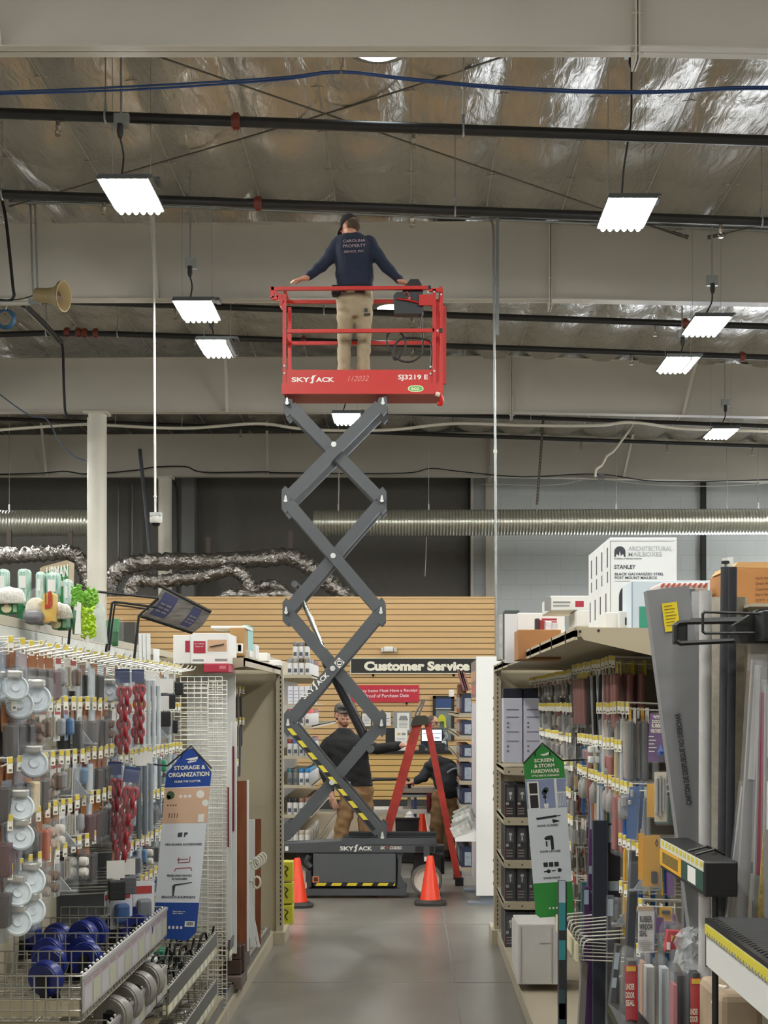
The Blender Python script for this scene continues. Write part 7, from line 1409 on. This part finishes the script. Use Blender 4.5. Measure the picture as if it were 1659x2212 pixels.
big_card('red_card', 'small red and white card above the white bottles', 1313, 1545, 1330, 1570, 7.0, mat('card_red', 'b8323a', .5), [('DOOR', .1,.9,.4,4), ('SEAL', .1,.9,.7,4)], mat('sign_letter', 'efe9d6'))
for k, x in enumerate((1278, 1292, 1303)):
    t3 = Thing('spool_pack', 'white spool pack in a clear bag, %s of three by the green sign' % ORD[k], 'pack', at(x, 1650, 7.2), 'white spool packs'); b = MB()
    for r in range(2): b.lathe([(.016,0),(.02,.004),(.02,.03),(.016,.034)], at(x, 1648 - r*22, 7.2), 12)
    t3.part('spools', b, M_wp, smooth=True); b = MB(); b.bbox(at(x-12,1655,7.15), at(x+12,1600,7.15)+Vector((0,.07,0)), .015); t3.part('bag', b, M_film)
# ---- green hanging sign
d = 7.3; t = Thing('hanging_sign', 'tall green and white screen hardware sign hanging at the right', 'sign', at(1190, 1980, d)); SG = lambda b, poly, k: pp(b, poly, d - .003 - .0007*(k+1), d - .003 - .0007*k, d)
TL, TR, BLc, BRc = (1131, 1650), (1218, 1646), (1157, 1975), (1240, 1970)
M_sgr = mat('sign_green', '2f8a3a', .45); b = MB(); pp(b, [(1160,1616),(1171,1608),(1182,1615),TR,BRc,(1230,1978),(1166,1982),BLc,TL], d - .003, d + .003, d); t.part('sign_panel', b, M_sgr)
b = MB(); SG(b, [S2(0,.105),S2(1,.105),S2(1,.795),S2(0,.795)], 0); t.part('pale_field', b, M_spale)
b = MB(); b.use(0); SG(b, [S2(.0,.108),S2(1,.108),S2(1,.3),S2(0,.3)], 1); b.use(1); SG(b, [S2(.04,.12),S2(.33,.12),S2(.33,.3),S2(.04,.3)], 2); b.use(2); SG(b, [S2(.09,.13),S2(.29,.13),S2(.29,.2),S2(.09,.2)], 3); SG(b, [S2(.09,.21),S2(.29,.21),S2(.29,.295),S2(.09,.295)], 3)
b.use(3); SG(b, circ(.46,.195,6,9), 2); SG(b, circ(.5,.18,6,9), 2); SG(b, circ(.46,.225,4,8), 2); SG(b, [S2(.46,.22),S2(.48,.22),S2(.48,.27),S2(.46,.27)], 2); b.use(1); SG(b, [S2(.42,.27),S2(.55,.27),S2(.53,.3),S2(.44,.3)], 3); SG(b, [S2(.72,.108),S2(.78,.108),S2(.78,.3),S2(.72,.3)], 2)
for i in range(5): SG(b, [S2(.8+i*.04,.2),S2(.815+i*.04,.2),S2(.815+i*.04,.29),S2(.8+i*.04,.29)], 2)
SG(b, [S2(.78,.195),S2(1,.195),S2(1,.205),S2(.78,.205)], 2); t.part('picture', b, [mat('pic_blue', '8a95b5', .5), mat('paper_white', 'e6e4de'), mat('door_dark', '2a2826', .4), mat('plant_dark', '2c3a30', .6)])
b = MB(); SG(b, [S2(.2,.362),S2(.72,.348),S2(.72,.362),S2(.22,.376)], 2); SG(b, [S2(.72,.352),S2(.82,.35),S2(.82,.356),S2(.72,.358)], 2); SG(b, [S2(.6,.375),S2(.68,.378),S2(.8,.39),S2(.65,.4),S2(.62,.4)], 2)
SG(b, [S2(.36,.5),S2(.44,.485),S2(.57,.482),S2(.6,.495),S2(.6,.575),S2(.53,.58),S2(.52,.51),S2(.4,.512)], 2); SG(b, [S2(.4,.52),S2(.44,.52),S2(.44,.555),S2(.4,.555)], 2)
for i in range(3): SG(b, [S2(.3+i*.14,.66),S2(.41+i*.14,.66),S2(.41+i*.14,.69),S2(.3+i*.14,.69)], 2)
SG(b, circ(.42,.72,4.5,9), 2); SG(b, circ(.7,.715,4.5,9), 2); SG(b, [S2(.3,.718),S2(.4,.715),S2(.4,.722),S2(.3,.725)], 2); SG(b, [S2(.5,.715),S2(.6,.713),S2(.6,.72),S2(.5,.722)], 2); t.part('pictogram', b, mat('sign_ink', '23262a', .5))
b = MB()
for i in range(4): SG(b, circ(.38+i*.09,.965,2.4,8), 1)
SG(b, [(1166,1630),(1176,1628),(1186,1624),(1185,1630),(1174,1633)], 1); t.part('icons', b, M_wht)
sign_text(t, [('SCREEN', .27, .75, -.005, 8), ('& STORM', .26, .76, .03, 8), ('HARDWARE', .17, .87, .067, 8.5), ('STYLE MEETS STRENGTH', .18, .86, .09, 4)], d, S2, mat('sign_letter', 'efe9d6')); sign_text(t, [('DOOR CLOSERS', .22, .74, .423, 4.5), ('DOOR LATCHES', .24, .76, .595, 4.5), ('DOOR PARTS', .28, .7, .772, 4.5)], d, S2, M_sdark)
b = MB(); b.tube([at(1130,1650,d), at(1171,1605,d-.004), at(1215,1643,d), at(1262,1641,d+.02), at(1330,1641,d+.05)], .005, 6); b.tube([at(1155,1625,d-.006), at(1156,1634,d-.006)], .003, 5); b.tube([at(1187,1624,d-.006), at(1188,1632,d-.006)], .003, 5); t.part('hanger_wire', b, M_dk)
# ---- boxes on the top shelf
dM = 6.3
for k in range(4):
    dd = dM + k*.187; Xa, Xb = .90, 1.206; h0, h1 = 2.264, 2.71
    t = Thing('mailbox_carton', 'white mailbox carton on the right top shelf, %s' % ['frontmost with grey lettering', 'second from the front', 'third from the front', 'rearmost of the four'][k], 'box', (1.05, dd, h0), 'white mailbox cartons'); b = MB(); b.bbox((Xa, dd, h0), (Xb, dd + .182, h1), .004); t.part('carton', b, mat('mail_white', 'e8e9e8', .5))
    b = MB(); b.box((Xa - .001, dd + .05, h1 - .13), (Xa, dd + .08, h1 - .04)); b.box((Xa - .001, dd + .05, h1 - .2), (Xa, dd + .075, h1 - .15)); b.box((Xa - .001, dd + .1, h0 + .1), (Xa, dd + .13, h0 + .2)); t.part('side_print', b, M_sdark)
    if k == 0:
        y0 = lambda x, y: at(x, y, dd - .001); b = MB()
        for w, x0_, x1_, yb, h in (('ARCHITECTURAL', 1357, 1452, 1190, 10), ('MAILBOXES', 1357, 1430, 1202, 10)): b.text(w, y0(x0_, yb), y0(x1_, yb) - y0(x0_, yb), (0,0,h/F*dd), bold=.015)
        t.part('lettering', b, mat('print_silver', 'b3b6b8', .4)); b = MB()
        for w, x0_, x1_, yb, h in (('STANLEY', 1327, 1373, 1229, 9), ('BLACK GALVANIZED STEEL', 1328, 1434, 1243, 6), ('POST MOUNT MAILBOX', 1328, 1420, 1251, 6), ('A Division of Gibraltar Industries', 1327, 1386, 1208, 3)): b.text(w, y0(x0_, yb), y0(x1_, yb) - y0(x0_, yb), (0,0,h/F*dd), bold=.02)
        t.part('lettering', b, M_sdark); b = MB(); pp(b, [(1327 + 0, 1203)] + [(1339 - 12*math.cos(a), 1192 - 12*math.sin(a)) for a in [i*math.pi/12 for i in range(13)]] + [(1351, 1203), (1348, 1203), (1346, 1196), (1341, 1201), (1339, 1188), (1337, 1201), (1332, 1196), (1330, 1203)], dd - .0015, dd, dd); t.part('arch_logo', b, M_sdark)
        b = MB(); pp(b, [(1337,1320)] + [(1352 - 15*math.cos(a), 1290 - 24*math.sin(a)) for a in [i*math.pi/16 for i in range(9)]] + [(1356,1268),(1356,1320)], dd - .0015, dd, dd); t.part('picture', b, mat('mailbox_black', '2a2b2d', .4))
        b = MB(); b.box(y0(1327, 1256), y0(1452, 1255.4)); b.box(y0(1318.5, 1330), y0(1319.2, 1168)); b.box(y0(1318.5, 1169), y0(1456, 1168.2)); t.part('print_frame', b, M_tx)
t = printbox('white_box', 'small white carton with arch logo below the mailbox cartons', 1338, 1320, 1360, 1358, 5.95, .2, M_wbx, [(1350,1334,1358,1350,M_sdark)]); printbox('white_box', 'small white carton left of the arch logo carton', 1308, 1322, 1337, 1358, 6.0, .2, M_wbx)
printbox('pale_blue_box', 'wide pale blue carton with green patch on the right top shelf', 1364, 1254, 1538, 1362, 5.82, .25, mat('box_pale_blue', 'd3dfe6', .5), [(1381,1310,1400,1362,mat('patch_green', '3f9a80', .5)),(1364,1257,1367,1362,mat('box_edge', '9fb6c6'))])
printbox('flat_box', 'flat white carton with red square lying on the right top shelf', 1190, 1287, 1274, 1318, 7.4, .5, M_wbx, [(1243,1298,1261,1311,M_rp),(1195,1299,1232,1303,M_tx),(1195,1307,1230,1310,M_tx),(1176,1290,1190,1320,M_tx)]); printbox('white_box', 'white carton carrying the flat red-square carton', 1247, 1318, 1276, 1353, 7.3, .4, M_wbx)
t = printbox('large_box', 'large white carton with red print at the far right top shelf', 1118, 1324, 1220, 1400, 8.6, .5, M_wbx, [(1090,1326,1116,1432,mat('box_silver', 'd5d6d6', .5)),(1170,1336,1203,1340,M_rp),(1175,1342,1203,1345,M_rp)]); printbox('kraft_tray', 'open brown kraft tray on the right top shelf', 1119, 1360, 1212, 1425, 8.2, .3, mat('kraft_dark', 'a06f42', .7, noise=.05, scale=8))
for k, (x0, x1, m) in enumerate(((1156,1166,'3a2a2c'),(1166,1176,'8f2e2e'),(1178,1192,'d9d9dc'),(1192,1205,'c9cacf'))): printbox('tray_pack', '%s pack standing in the brown tray, %s from the left' % (cname(m), ORD[k]), x0, 1336 + k*3, x1, 1400, 8.3, .05, mat('pk_' + m, m, .4, noise=.2, scale=30), group='packs in the brown tray')
printbox('bagged_box', 'bagged grey carton at the far end of the right top shelf', 1078, 1328, 1090, 1425, 10.2, .3, mat('bag_grey', 'a9aaa8', .4, noise=.3, scale=14)); printbox('bagged_box', 'dark topped carton at the far end of the right top shelf', 1090, 1318, 1122, 1422, 9.4, .2, mat('box_charcoal', '3f4644', .5))
# ---- long goods standing in the black rack, nearest right
M_rk = mat('rack_black', '141415', .45)
def pole(name, lab, cat, x0, y0, x1, y1, w, d, m, th=None, grp=None, round_=False, prints=None):
    a, c = at(x0, y0, d), at(x1, y1, d); q = Thing(name, lab, cat, c, grp); b = MB()
    if round_: b.rod(c, a, w/F*d/2, 18)
    else: b.bar(c, a, w/F*d, th or .05, (0,-1,0))
    q.part('length', b, m, smooth=round_); return q
q = pole('grey_cardboard', 'long grey cardboard carton with yellow sticker leaning in the black rack', 'carton', 1439, 1272, 1571, 2300, 92, 4.55, mat('card_grey', '7d7d7f', .7, noise=.03, scale=5), .06); dd = 4.5
L0 = Vector((1439,1272)); L1 = Vector((1571,2300)); ax = (L1-L0).normalized(); nx_ = Vector((ax.y, -ax.x))
def CP(u, v): p = L0 + ax*v + nx_*u; return at(p.x, p.y, dd)
b = MB(); b.add([CP(-12,30)+Vector((0,.014,0)), CP(21,30)+Vector((0,.014,0)), CP(21,92)+Vector((0,.014,0)), CP(-12,92)+Vector((0,.014,0))], [(0,1,2,3)]); q.part('sticker', b, mat('sticker_yellow', 'e2c81e', .5)); b = MB()
for i in range(7): b.add([CP(-8,36+i*7)+Vector((0,.011,0)), CP(10+(i*5) % 8,36+i*7)+Vector((0,.011,0)), CP(10+(i*5) % 8,37.5+i*7)+Vector((0,.011,0)), CP(-8,37.5+i*7)+Vector((0,.011,0))], [(0,1,2,3)])
q.part('sticker_print', b, mat('sticker_ink', '6a5e20', .5))
b = MB(); o0 = CP(-2, 470); u_ = CP(-2, 270) - o0; v_ = (CP(-14, 470) - o0); b.text('CARTON DE DESPLIEGUE NO DESECHAR', o0 + Vector((0,.016,0)), u_, v_, bold=.03, lift=0); q.part('lettering', b, mat('carton_ink_dark', '2a2a2c', .6))
pole('grey_cardboard', 'darker grey cardboard strip behind the leaning grey carton', 'carton', 1482, 1273, 1496, 2300, 34, 4.75, mat('card_grey_dark', '5f6165', .7), .04); pole('foam_pipe', 'white foam pipe standing upright in the black rack', 'pipe', 1524, 1276, 1522, 2300, 27, 4.35, mat('foam_white', 'b9b7b4', .8, noise=.06, scale=30), round_=True); pole('foam_strip', 'pale foam strip between the grey cardboard and white pipe', 'strip', 1503, 1278, 1500, 2300, 15, 4.7, mat('foam_pale', 'a8a8a8', .8), .03)
for k, (x0, x1, w, c, d_) in enumerate(((1546,1543,18,'b3ab9c',4.5),(1556,1551,14,'9f9788',4.55),(1568,1556,22,'3a3b3e',4.3),(1583,1572,18,'24252a',4.25),(1597,1585,20,'7c7363',4.4),(1606,1600,14,'8f8674',4.45))):
    pole('foam_tube', '%s long foam strip, %s to the right of the white pipe' % (cname(c), ORD[k]), 'strip', x0, 1225 if k in (2, 3) else 1290, x1, 2300, w, d_, mat('foam_' + c, c, .85, noise=.15, scale=50), .03, 'long foam strips in the black rack', round_=k in (2, 3))
for k, (x, y0, y1) in enumerate(((1537,1435,1512),(1534,1530,1615),(1626,1450,1560),(1542,1775,1845))):
    big_card('hanging_label', 'yellow and black label card between the long strips, %s' % ['upper', 'middle', 'right upper', 'lower'][k], x-7 if k != 2 else x-12, y0, x+7 if k != 2 else x+12, y1, 4.6 if k < 3 else 4.5, M_y2, [('DOOR', .15,.85,.35,5), ('SET', .2,.8,.5,5)], M_dk)
def sleeve(x0, y0, x1, y1, w, d, lab, cards, grp='clear sleeves of long seals'):
    q = Thing('clear_sleeve', lab, 'sleeve', at(x1, y1, d), grp); b = MB(); b.bar(at(x1,y1,d), at(x0,y0,d), w/F*d, .02, (0,-1,0)); q.part('strip', b, mat('sleeve_grey', '8f8d8c', .5)); b = MB(); b.bar(at(x1,y1+10,d), at(x0,y0-12,d), w*1.5/F*d, .035, (0,-1,0)); q.part('sleeve', b, M_film)
    f0 = Vector((x0,y0)); f1 = Vector((x1,y1))
    for (u0, u1, mm) in cards:
        a, c = f0.lerp(f1, u0), f0.lerp(f1, u1); b = MB(); b.bar(at(c.x+3,c.y,d-.012), at(a.x+3,a.y,d-.012), w*.6/F*d, .003, (0,-1,0)); q.part('card', b, mm)
    return q
M_cr = mat('card_crimson', 'a03048', .5); sleeve(1636,1425,1600,2000,24,4.0,'long clear sleeve with grey picture card at the right edge',[(.02,.45,mat('card_pale', 'c9c6c4', .5))]); sleeve(1648,1440,1632,2000,14,3.95,'long clear sleeve with crimson card at the right edge',[(.1,.8,M_cr)]); sleeve(1660,1480,1655,2000,14,3.9,'long clear sleeve cut by the right edge of view',[(.0,.3,mat('card_pale', 'c9c6c4')),(.4,.6,M_wht)]); sleeve(1608,1700,1575,1985,12,4.1,'slanting grey sleeve behind the black rail end',[])
pole('corner_bead', 'perforated yellow corner bead standing at the right edge', 'corner bead', 1660, 1770, 1641, 2040, 18, 3.9, mat('bead_yellow', 'b79f55', .6, noise=.2, scale=90, col2='7d6a34'), .01)
# black rack: arms, price rail, wire shelf, post
t = Thing('display_rack', 'black wire display rack with price rails at the right edge', 'display rack', (1.0, 3.9, 0)); da = 4.15
b = MB(); b.tube([at(1700,1340,da), at(1485,1344,da), at(1466,1346,da), at(1460,1352,da), at(1460,1384,da), at(1470,1390,da), at(1700,1378,da)], .0085, 6); b.bbox(at(1458,1391,da+.0), at(1479,1346,da+.05), .006); b.tube([at(1700,1334,da+.09), at(1490,1339,da+.09), at(1480,1346,da+.06)], .006, 6); t.part('arm', b, M_rk)
b = MB(); b.tube([at(1650,1326,3.95), at(1522,1322,3.95), at(1518,1326,3.95), at(1518,1364,3.95), at(1523,1368,3.95), at(1650,1367,3.95)], .0045, 6); t.part('arm_loop', b, M_rk)
b = MB(); b.prism([(at(x,y,4.0).x, at(x,y,4.0).z) for x, y in [(1586,1350),(1640,1316),(1680,1316),(1680,1390),(1600,1388)]], 4.0, 4.06); b.bbox(at(1648,1382,3.9), at(1690,1318,3.9)+Vector((0,.1,0))); t.part('bracket', b, M_rk)
b = MB(); b.box((.8, 3.77, 1.43), (.885, 4.45, 1.525)); b.bbox((.795, 3.76, 1.43), (.885, 3.775, 1.525)); o = t.part('price_rail', b, M_rk); b = MB(); b.use(0); b.box((.797, 3.79, 1.495), (.8, 4.44, 1.523)); b.use(1); b.box((.797, 4.1, 1.44), (.8, 4.44, 1.494)); b.use(2); b.box((.797, 3.79, 1.44), (.8, 4.1, 1.494)); b.use(3); b.box((.796, 3.89, 1.445), (.798, 4.0, 1.49)); b.use(4); b.box((.796, 4.15, 1.45), (.798, 4.4, 1.485))
for i in range(11): b.use(5); b.box((.796, 3.8 + i*.058, 1.505), (.7975, 3.83 + i*.058, 1.52))
b.build('price_label', [mat('rail_white', 'cfcdbd', .5), M_y2, mat('rail_green', '21473d', .5), M_card, mat('label_ochre', '7a6428', .6, noise=.4, scale=40), mat('tag_yellow2', 'c9bc3a', .5)], o, off=t.loc)
b = MB(); b.tube([(.8,3.9,1.53),(.84,3.85,1.55),(.88,3.9,1.53)], .004, 5); b.tube([(.8,4.0,1.53),(.84,3.95,1.548),(.88,4.0,1.53)], .004, 5); t.part('arm_loop', b, M_rk)
b = MB(); b.rod((.83, 3.79, 0), (.83, 3.79, 1.43), .009, 8); b.rod((1.2, 4.3, 0), (1.2, 4.3, 2.3), .02, 8); b.bar((.84, 4.1, 1.47), (1.2, 4.1, 1.47), .03, .03); b.bar((1.2, 3.0, .02), (1.2, 4.4, .02), .06, .04); b.bar((.8, 3.8, .02), (1.2, 3.8, .02), .06, .04); b.bar((.72, 4.15, 2.2), (1.2, 4.15, 2.2), .02, .02) if False else None; t.part('post', b, M_rk)
b = MB(); b.box((.8, 2.6, 1.245), (.806, 3.77, 1.362)); o = t.part('shelf_lip', b, mat('lip_white', 'd0d0cc', .5)); b = MB(); b.use(0); b.box((.797, 2.6, 1.33), (.8, 3.77, 1.356)); b.use(1)
for i in range(40): b.box((.796, 2.6 + i*.029, 1.325), (.7975, 2.61 + i*.029, 1.338))
b.build('price_label', [mat('tag_yellow2', 'c9bc3a'), M_tx], o, off=t.loc); b = MB(); b.box((.798, 2.6, 1.36), (.812, 3.77, 1.372)); b.box((.8, 3.765, 1.24), (1.25, 3.775, 1.37)); t.part('shelf_frame', b, M_rk); b = MB()
for i in range(42): y = 2.62 + i*.028; b.tube([(.81, y, 1.366), (.83, y, 1.372), (1.25, y, 1.36)], .004, 5)
t.part('shelf_wires', b, M_rk)
t = Thing('black_tray', 'corner of a black tray with yellow price edge at the bottom of view', 'tray', (.6, 4.3, .95)); b = MB(); q1, q2 = at(1312,2165,4.6), at(1345,2230,4.4); b.add([q1, q2, q2+Vector((0,0,-.03)), q1+Vector((0,0,-.03))], [(0,1,2,3)]); t.part('price_edge', b, mat('tag_pale_yellow', 'd6d3a0', .5)); b = MB(); q3 = at(1372,2175,4.6); b.add([q1, q3, q3+Vector((.05,-.4,-.05)), q2, q1+Vector((0,0,-.06)), q3+Vector((0,0,-.06)), q3+Vector((.05,-.4,-.11)), q2+Vector((0,0,-.06))], [(0,1,2,3),(7,6,5,4),(0,4,5,1),(1,5,6,2),(2,6,7,3),(3,7,4,0)]); t.part('tray', b, M_rk)
# door sweeps and boxed seals standing along the deck
def slim(x0, x1, y0, y1, d, col, lab, tops=(), tilt=0, dep=.06, top=None, grp='slim boxed door sweeps'):
    q = Thing('slim_box', lab, 'box', at((x0+x1)/2, y1, d), grp); b = MB(); a = at(x0, y1, d); c = at(x1, y0, d); w = c.x - a.x
    b.bar(at((x0+x1)/2, y1, d), at((x0+x1)/2 + tilt, y0, d), dep, w, (1,0,0)); q.part('box_body', b, mat('slim_' + col, col, .45, noise=.06, scale=8))
    for (v0, v1, m) in tops:
        b = MB(); f0, f1 = y0 + (y1-y0)*v0, y0 + (y1-y0)*v1; xo = lambda v: (x0+x1)/2 + tilt*(1-v); b.bar(at(xo(v1), f1, d - dep/2 - .002), at(xo(v0), f0, d - dep/2 - .002), .002, w*.82, (1,0,0)); q.part('label', b, m)
    return q
M_lb = mat('label_blue_white', 'a9b7c2', .5); M_pu2 = mat('label_purple', '5a2f66', .5); M_te = mat('label_teal', '2f7f86', .5)
slim(1280,1310,1772,2300,7.0,'2a2f3c','dark navy slim box, widest of the standing door sweeps',()); slim(1312,1338,1778,2300,7.05,'22232a','black slim box with pale label right of the widest sweep',[(.01,.08,M_lb),(.24,.28,M_lb)]); slim(1263,1283,1735,2300,7.4,'4a2a58','purple slim box behind the navy door sweep',[(.0,.1,M_lb),(.1,.24,M_pu2),(.24,.27,M_lb)],tilt=10)
slim(1206,1223,1903,2330,6.4,'26282c','teal and black slim box standing in front of the green sign',[(.0,.11,M_lb),(.11,.25,M_te),(.3,.4,M_te),(.55,.75,mat('label_dark_teal', '2d4448', .5)),(.62,.7,M_lb)]); slim(1252,1262,1905,2300,7.2,'33666c','narrow teal slim box behind the purple one',[],tilt=4); slim(1258,1270,1915,2300,7.1,'4a2a58','narrow purple slim box with a pale label',[(.02,.1,M_lb)],tilt=3)
slim(1340,1356,1838,2300,5.85,'3c3f46','leaning dark grey slim box near the yellow cards',[],tilt=22); slim(1308,1322,1935,2300,6.6,'55585c','clear topped grey slim box with blue label',[(.02,.12,M_lb)],tilt=4); slim(1322,1334,1940,2300,6.7,'6a6d70','second clear topped grey slim box',[(.04,.13,M_lb)],tilt=2)
slim(1243,1256,2080,2330,6.5,'8a8682','grey strip leaning between the deck and the door sweeps',[],tilt=12); slim(1290,1302,2040,2400,5.6,'4d4f52','dark strip leaning across the door sweeps',[(.05,.15,M_lb),(.2,.26,M_lb)],tilt=40)
# wire hook bar with long pegs
t = Thing('hook_bar', 'cream hook bar with long white wire pegs at knee height', 'hook bar', (.75, 6.7, .85)); b = MB(); b.box((.745, 6.28, .79), (.757, 7.16, .87)); t.part('price_strip', b, mat('channel_cream', 'd2cba8'))
for k in range(9):
    y = 6.33 + k*.1; L_ = .26 + (.12 if k < 3 else 0); b = MB(); b.tube(smooth_path([(.757,y,.795),(.775,y,.80),(.785,y,.85),(.80,y,.875),(.86,y,.882),(.80+L_,y,.9)], 4), .0038, 6); t.part('peg', b, M_wire); b = MB(); b.tube([(.757,y,.79),(.80+L_*.8,y,.775)], .003, 5); t.part('peg', b, M_wire)
for k in range(7):
    y = 7.25 + k*.13; b = MB(); b.tube([(XRP, y, .95), (XRT, y, .965), (XRT - .02, y, .985)], .004, 6); tag(b.build('wire_peg', M_wire), 'bare white wire peg behind the door sweeps, %s from the near end' % ORD[k], 'peg hook', 'bare wire pegs on the right wall')
# under-door seal packs at the bottom right
M_rc = mat('seal_card_red', 'b92730', .45); M_yc = mat('seal_card_yellow', 'd8b432', .5)
def sealpack(x, y0, w, d, body, card, lab, words=(), top=None, tilt=0):
    q = Thing('door_seal_pack', lab, 'seal pack', at(x, 2320, d), 'under-door seal packs'); b = MB(); b.bar(at(x,2320,d), at(x+tilt,y0+14,d), w*.5/F*d, .06, (0,-1,0)); q.part('foam', b, mat('foam_' + body, body, .85, noise=.05, scale=40)); b = MB(); b.bbox(at(x-w*.5+tilt*.8,2320,d-.05), at(x+w*.5+tilt,y0-6,d-.05)+Vector((0,.1,0)), .02); q.part('bag', b, M_film)
    if card is not None:
        b = MB(); pp(b, [(x-w*.45,2250),(x+w*.35,2250),(x+w*.3+tilt,y0+22),(x-w*.5+tilt,y0+22)], d - .045, d - .043, d); q.part('card', b, card); b = MB(); pp(b, [(x-w*.4+tilt,y0+34),(x+w*.2+tilt,y0+34),(x+w*.2+tilt,y0+24),(x-w*.4+tilt,y0+24)], d - .048, d - .045, d); q.part('badge', b, M_yc)
        b = MB()
        for ww, yy, hh in words: b.text(ww, at(x-w*.3, yy, d-.05), at(x+w*.25, yy, d-.05)-at(x-w*.3, yy, d-.05), (0,0,hh/F*d), bold=.03)
        if words: q.part('lettering', b, mat('sign_letter', 'efe9d6'))
    return q
WD = [('UNDER', 2138, 13), ('DOOR', 2156, 13), ('SEAL', 2173, 13)]
sealpack(1362,2058,34,4.5,'5a5a58',M_rc,'red carded seal pack, leftmost in the bottom right row',WD); sealpack(1402,2072,34,4.55,'b7b5b3',None,'white foam seal pack right of the leftmost red card'); sealpack(1434,2075,30,4.6,'a9aeb0',None,'pale grey foam seal pack in the bottom right row'); sealpack(1388,2062,14,4.7,'b08a70',None,'thin brown edged seal pack behind the white foam'); sealpack(1468,2090,34,4.4,'303134',M_yc if False else None,'black foam seal pack in the bottom right row')
sealpack(1500,2085,30,4.35,'2a2b2d',M_rc,'red and yellow carded seal pack beside the black foam',[('UNDER', 2192, 13), ('DOOR', 2208, 13)]); sealpack(1455,2110,16,4.3,'9a5a60',M_cr if False else None,'thin pink backed seal pack before the black foam'); sealpack(1545,2110,42,4.2,'7f8588',None,'grey foam seal pack leaning right in the bottom row',tilt=10); sealpack(1525,2120,14,4.25,'c2a53c',None,'thin yellow backed seal pack before the leaning grey foam',tilt=8)
q = Thing('red_seal_pack', 'red seal pack in a clear bag lying above the bottom row', 'seal pack', at(1452, 2058, 4.75)); b = MB(); pp(b, [(1436,2054),(1468,2046),(1474,2012),(1442,2010)], 4.74, 4.78, 4.75); q.part('card', b, M_rc); b = MB(); b.box(at(1441,2052,4.73), at(1447,2036,4.738)); q.part('print', b, M_wht); b = MB(); pp(b, [(1448,2032),(1454,2020),(1448,2018)], 4.73, 4.738, 4.75); q.part('badge', b, M_yc)
b = MB(); b.bbox(at(1432,2060,4.7), at(1484,1994,4.7)+Vector((0,.1,0)), .03); q.part('bag', b, M_film)
q = Thing('paper_bundle', 'torn paper wrapped bundle at the bottom right corner', 'bundle', at(1600, 2250, 4.0)); b = MB(); b.bbox(at(1556,2300,3.95), at(1650,2150,3.95)+Vector((0,.3,0)), .02); q.part('bundle_body', b, mat('bundle_paper', 'a08c74', .8, noise=.25, scale=8)); b = MB(); rnd = random.Random(2)
for i in range(14): c = at(1562+i*6, 2150 - rnd.uniform(0, 22), 3.98 + rnd.uniform(0, .1)); b.bar(c, c + Vector((rnd.uniform(-.03,.03), rnd.uniform(-.03,.03), -.05)), .03, .01)
q.part('torn_edge', b, mat('torn_paper', 'cfc6ba', .8, noise=.2, scale=20))
q = Thing('crumpled_bag', 'crumpled clear bag bunched above the bottom right packs', 'bag', at(1490, 2080, 4.5)); b = MB(); ellip(b, at(1492,2052,4.5), .05,.05,.07); rnd = random.Random(9)
for i, v in enumerate(b.v): b.v[i] = tuple(Vector(v) + Vector((rnd.uniform(-.012,.012), rnd.uniform(-.012,.012), rnd.uniform(-.012,.012))))
q.part('film', b, mat('bag_film', 'dfe3e4', .15, alpha=.35, spec=.9))
# brown box on the upper right and striped pack
t = printbox('brown_box', 'brown kraft carton with printed lines at the upper right edge', 1588, 1226, 1700, 1322, 4.7, .4, mat('kraft_warm', 'b07a45', .7, noise=.05, scale=8)); b = MB()
for i, w in enumerate(('North Ame', 'Order No', 'Customer', 'Part No', 'QTY: 6', 'Date')): b.text(w, at(1632,1252+i*12,4.697), at(1662,1251+i*12,4.697)-at(1632,1252+i*12,4.697), (0,0,6/F*4.7), bold=.02)
t.part('lettering', b, mat('kraft_ink', '6b4424', .6)); b = MB(); pp(b, [(1585,1226),(1700,1228),(1700,1214),(1594,1214)], 4.7, 5.05, 4.7); t.part('lid_flap', b, mat('kraft_light', 'c69a62', .7))
b = MB(); b.box((1.05, 4.3, 2.255), (1.6, 5.2, 2.265)); tag(b.build('rack_shelf', M_bge), 'beige shelf carrying the brown kraft carton at right', 'shelf')
t = Thing('striped_roll', 'red and white striped pack lying behind the grey cardboard', 'pack', at(1480, 1280, 5.0)); b = MB(); b.use(0); b.bbox(at(1424,1278,5.0), at(1530,1258,5.0)+Vector((0,.2,0)), .01); b.use(1)
for i in range(9): pp(b, [(1426+i*11.5,1268),(1432+i*11.5,1268),(1437+i*11.5,1260),(1431+i*11.5,1260)], 4.995, 5.0, 5.0)
t.part('pack', b, [mat('stripe_white', 'dccfc8', .5), mat('stripe_red', 'b9564a', .5)])
t = Thing('post_caps', 'white and black cap posts bagged above the foam tubes', 'bag', at(1570, 1225, 4.4)); b = MB(); b.use(0); b.rod(at(1568,1225,4.4), at(1567,1206,4.4), .01, 8); b.rod(at(1578,1225,4.42), at(1577,1204,4.42), .01, 8); b.use(1); b.rod(at(1567,1218,4.38), at(1567,1212,4.38), .013, 8); t.part('caps', b, [M_wp, M_dk])
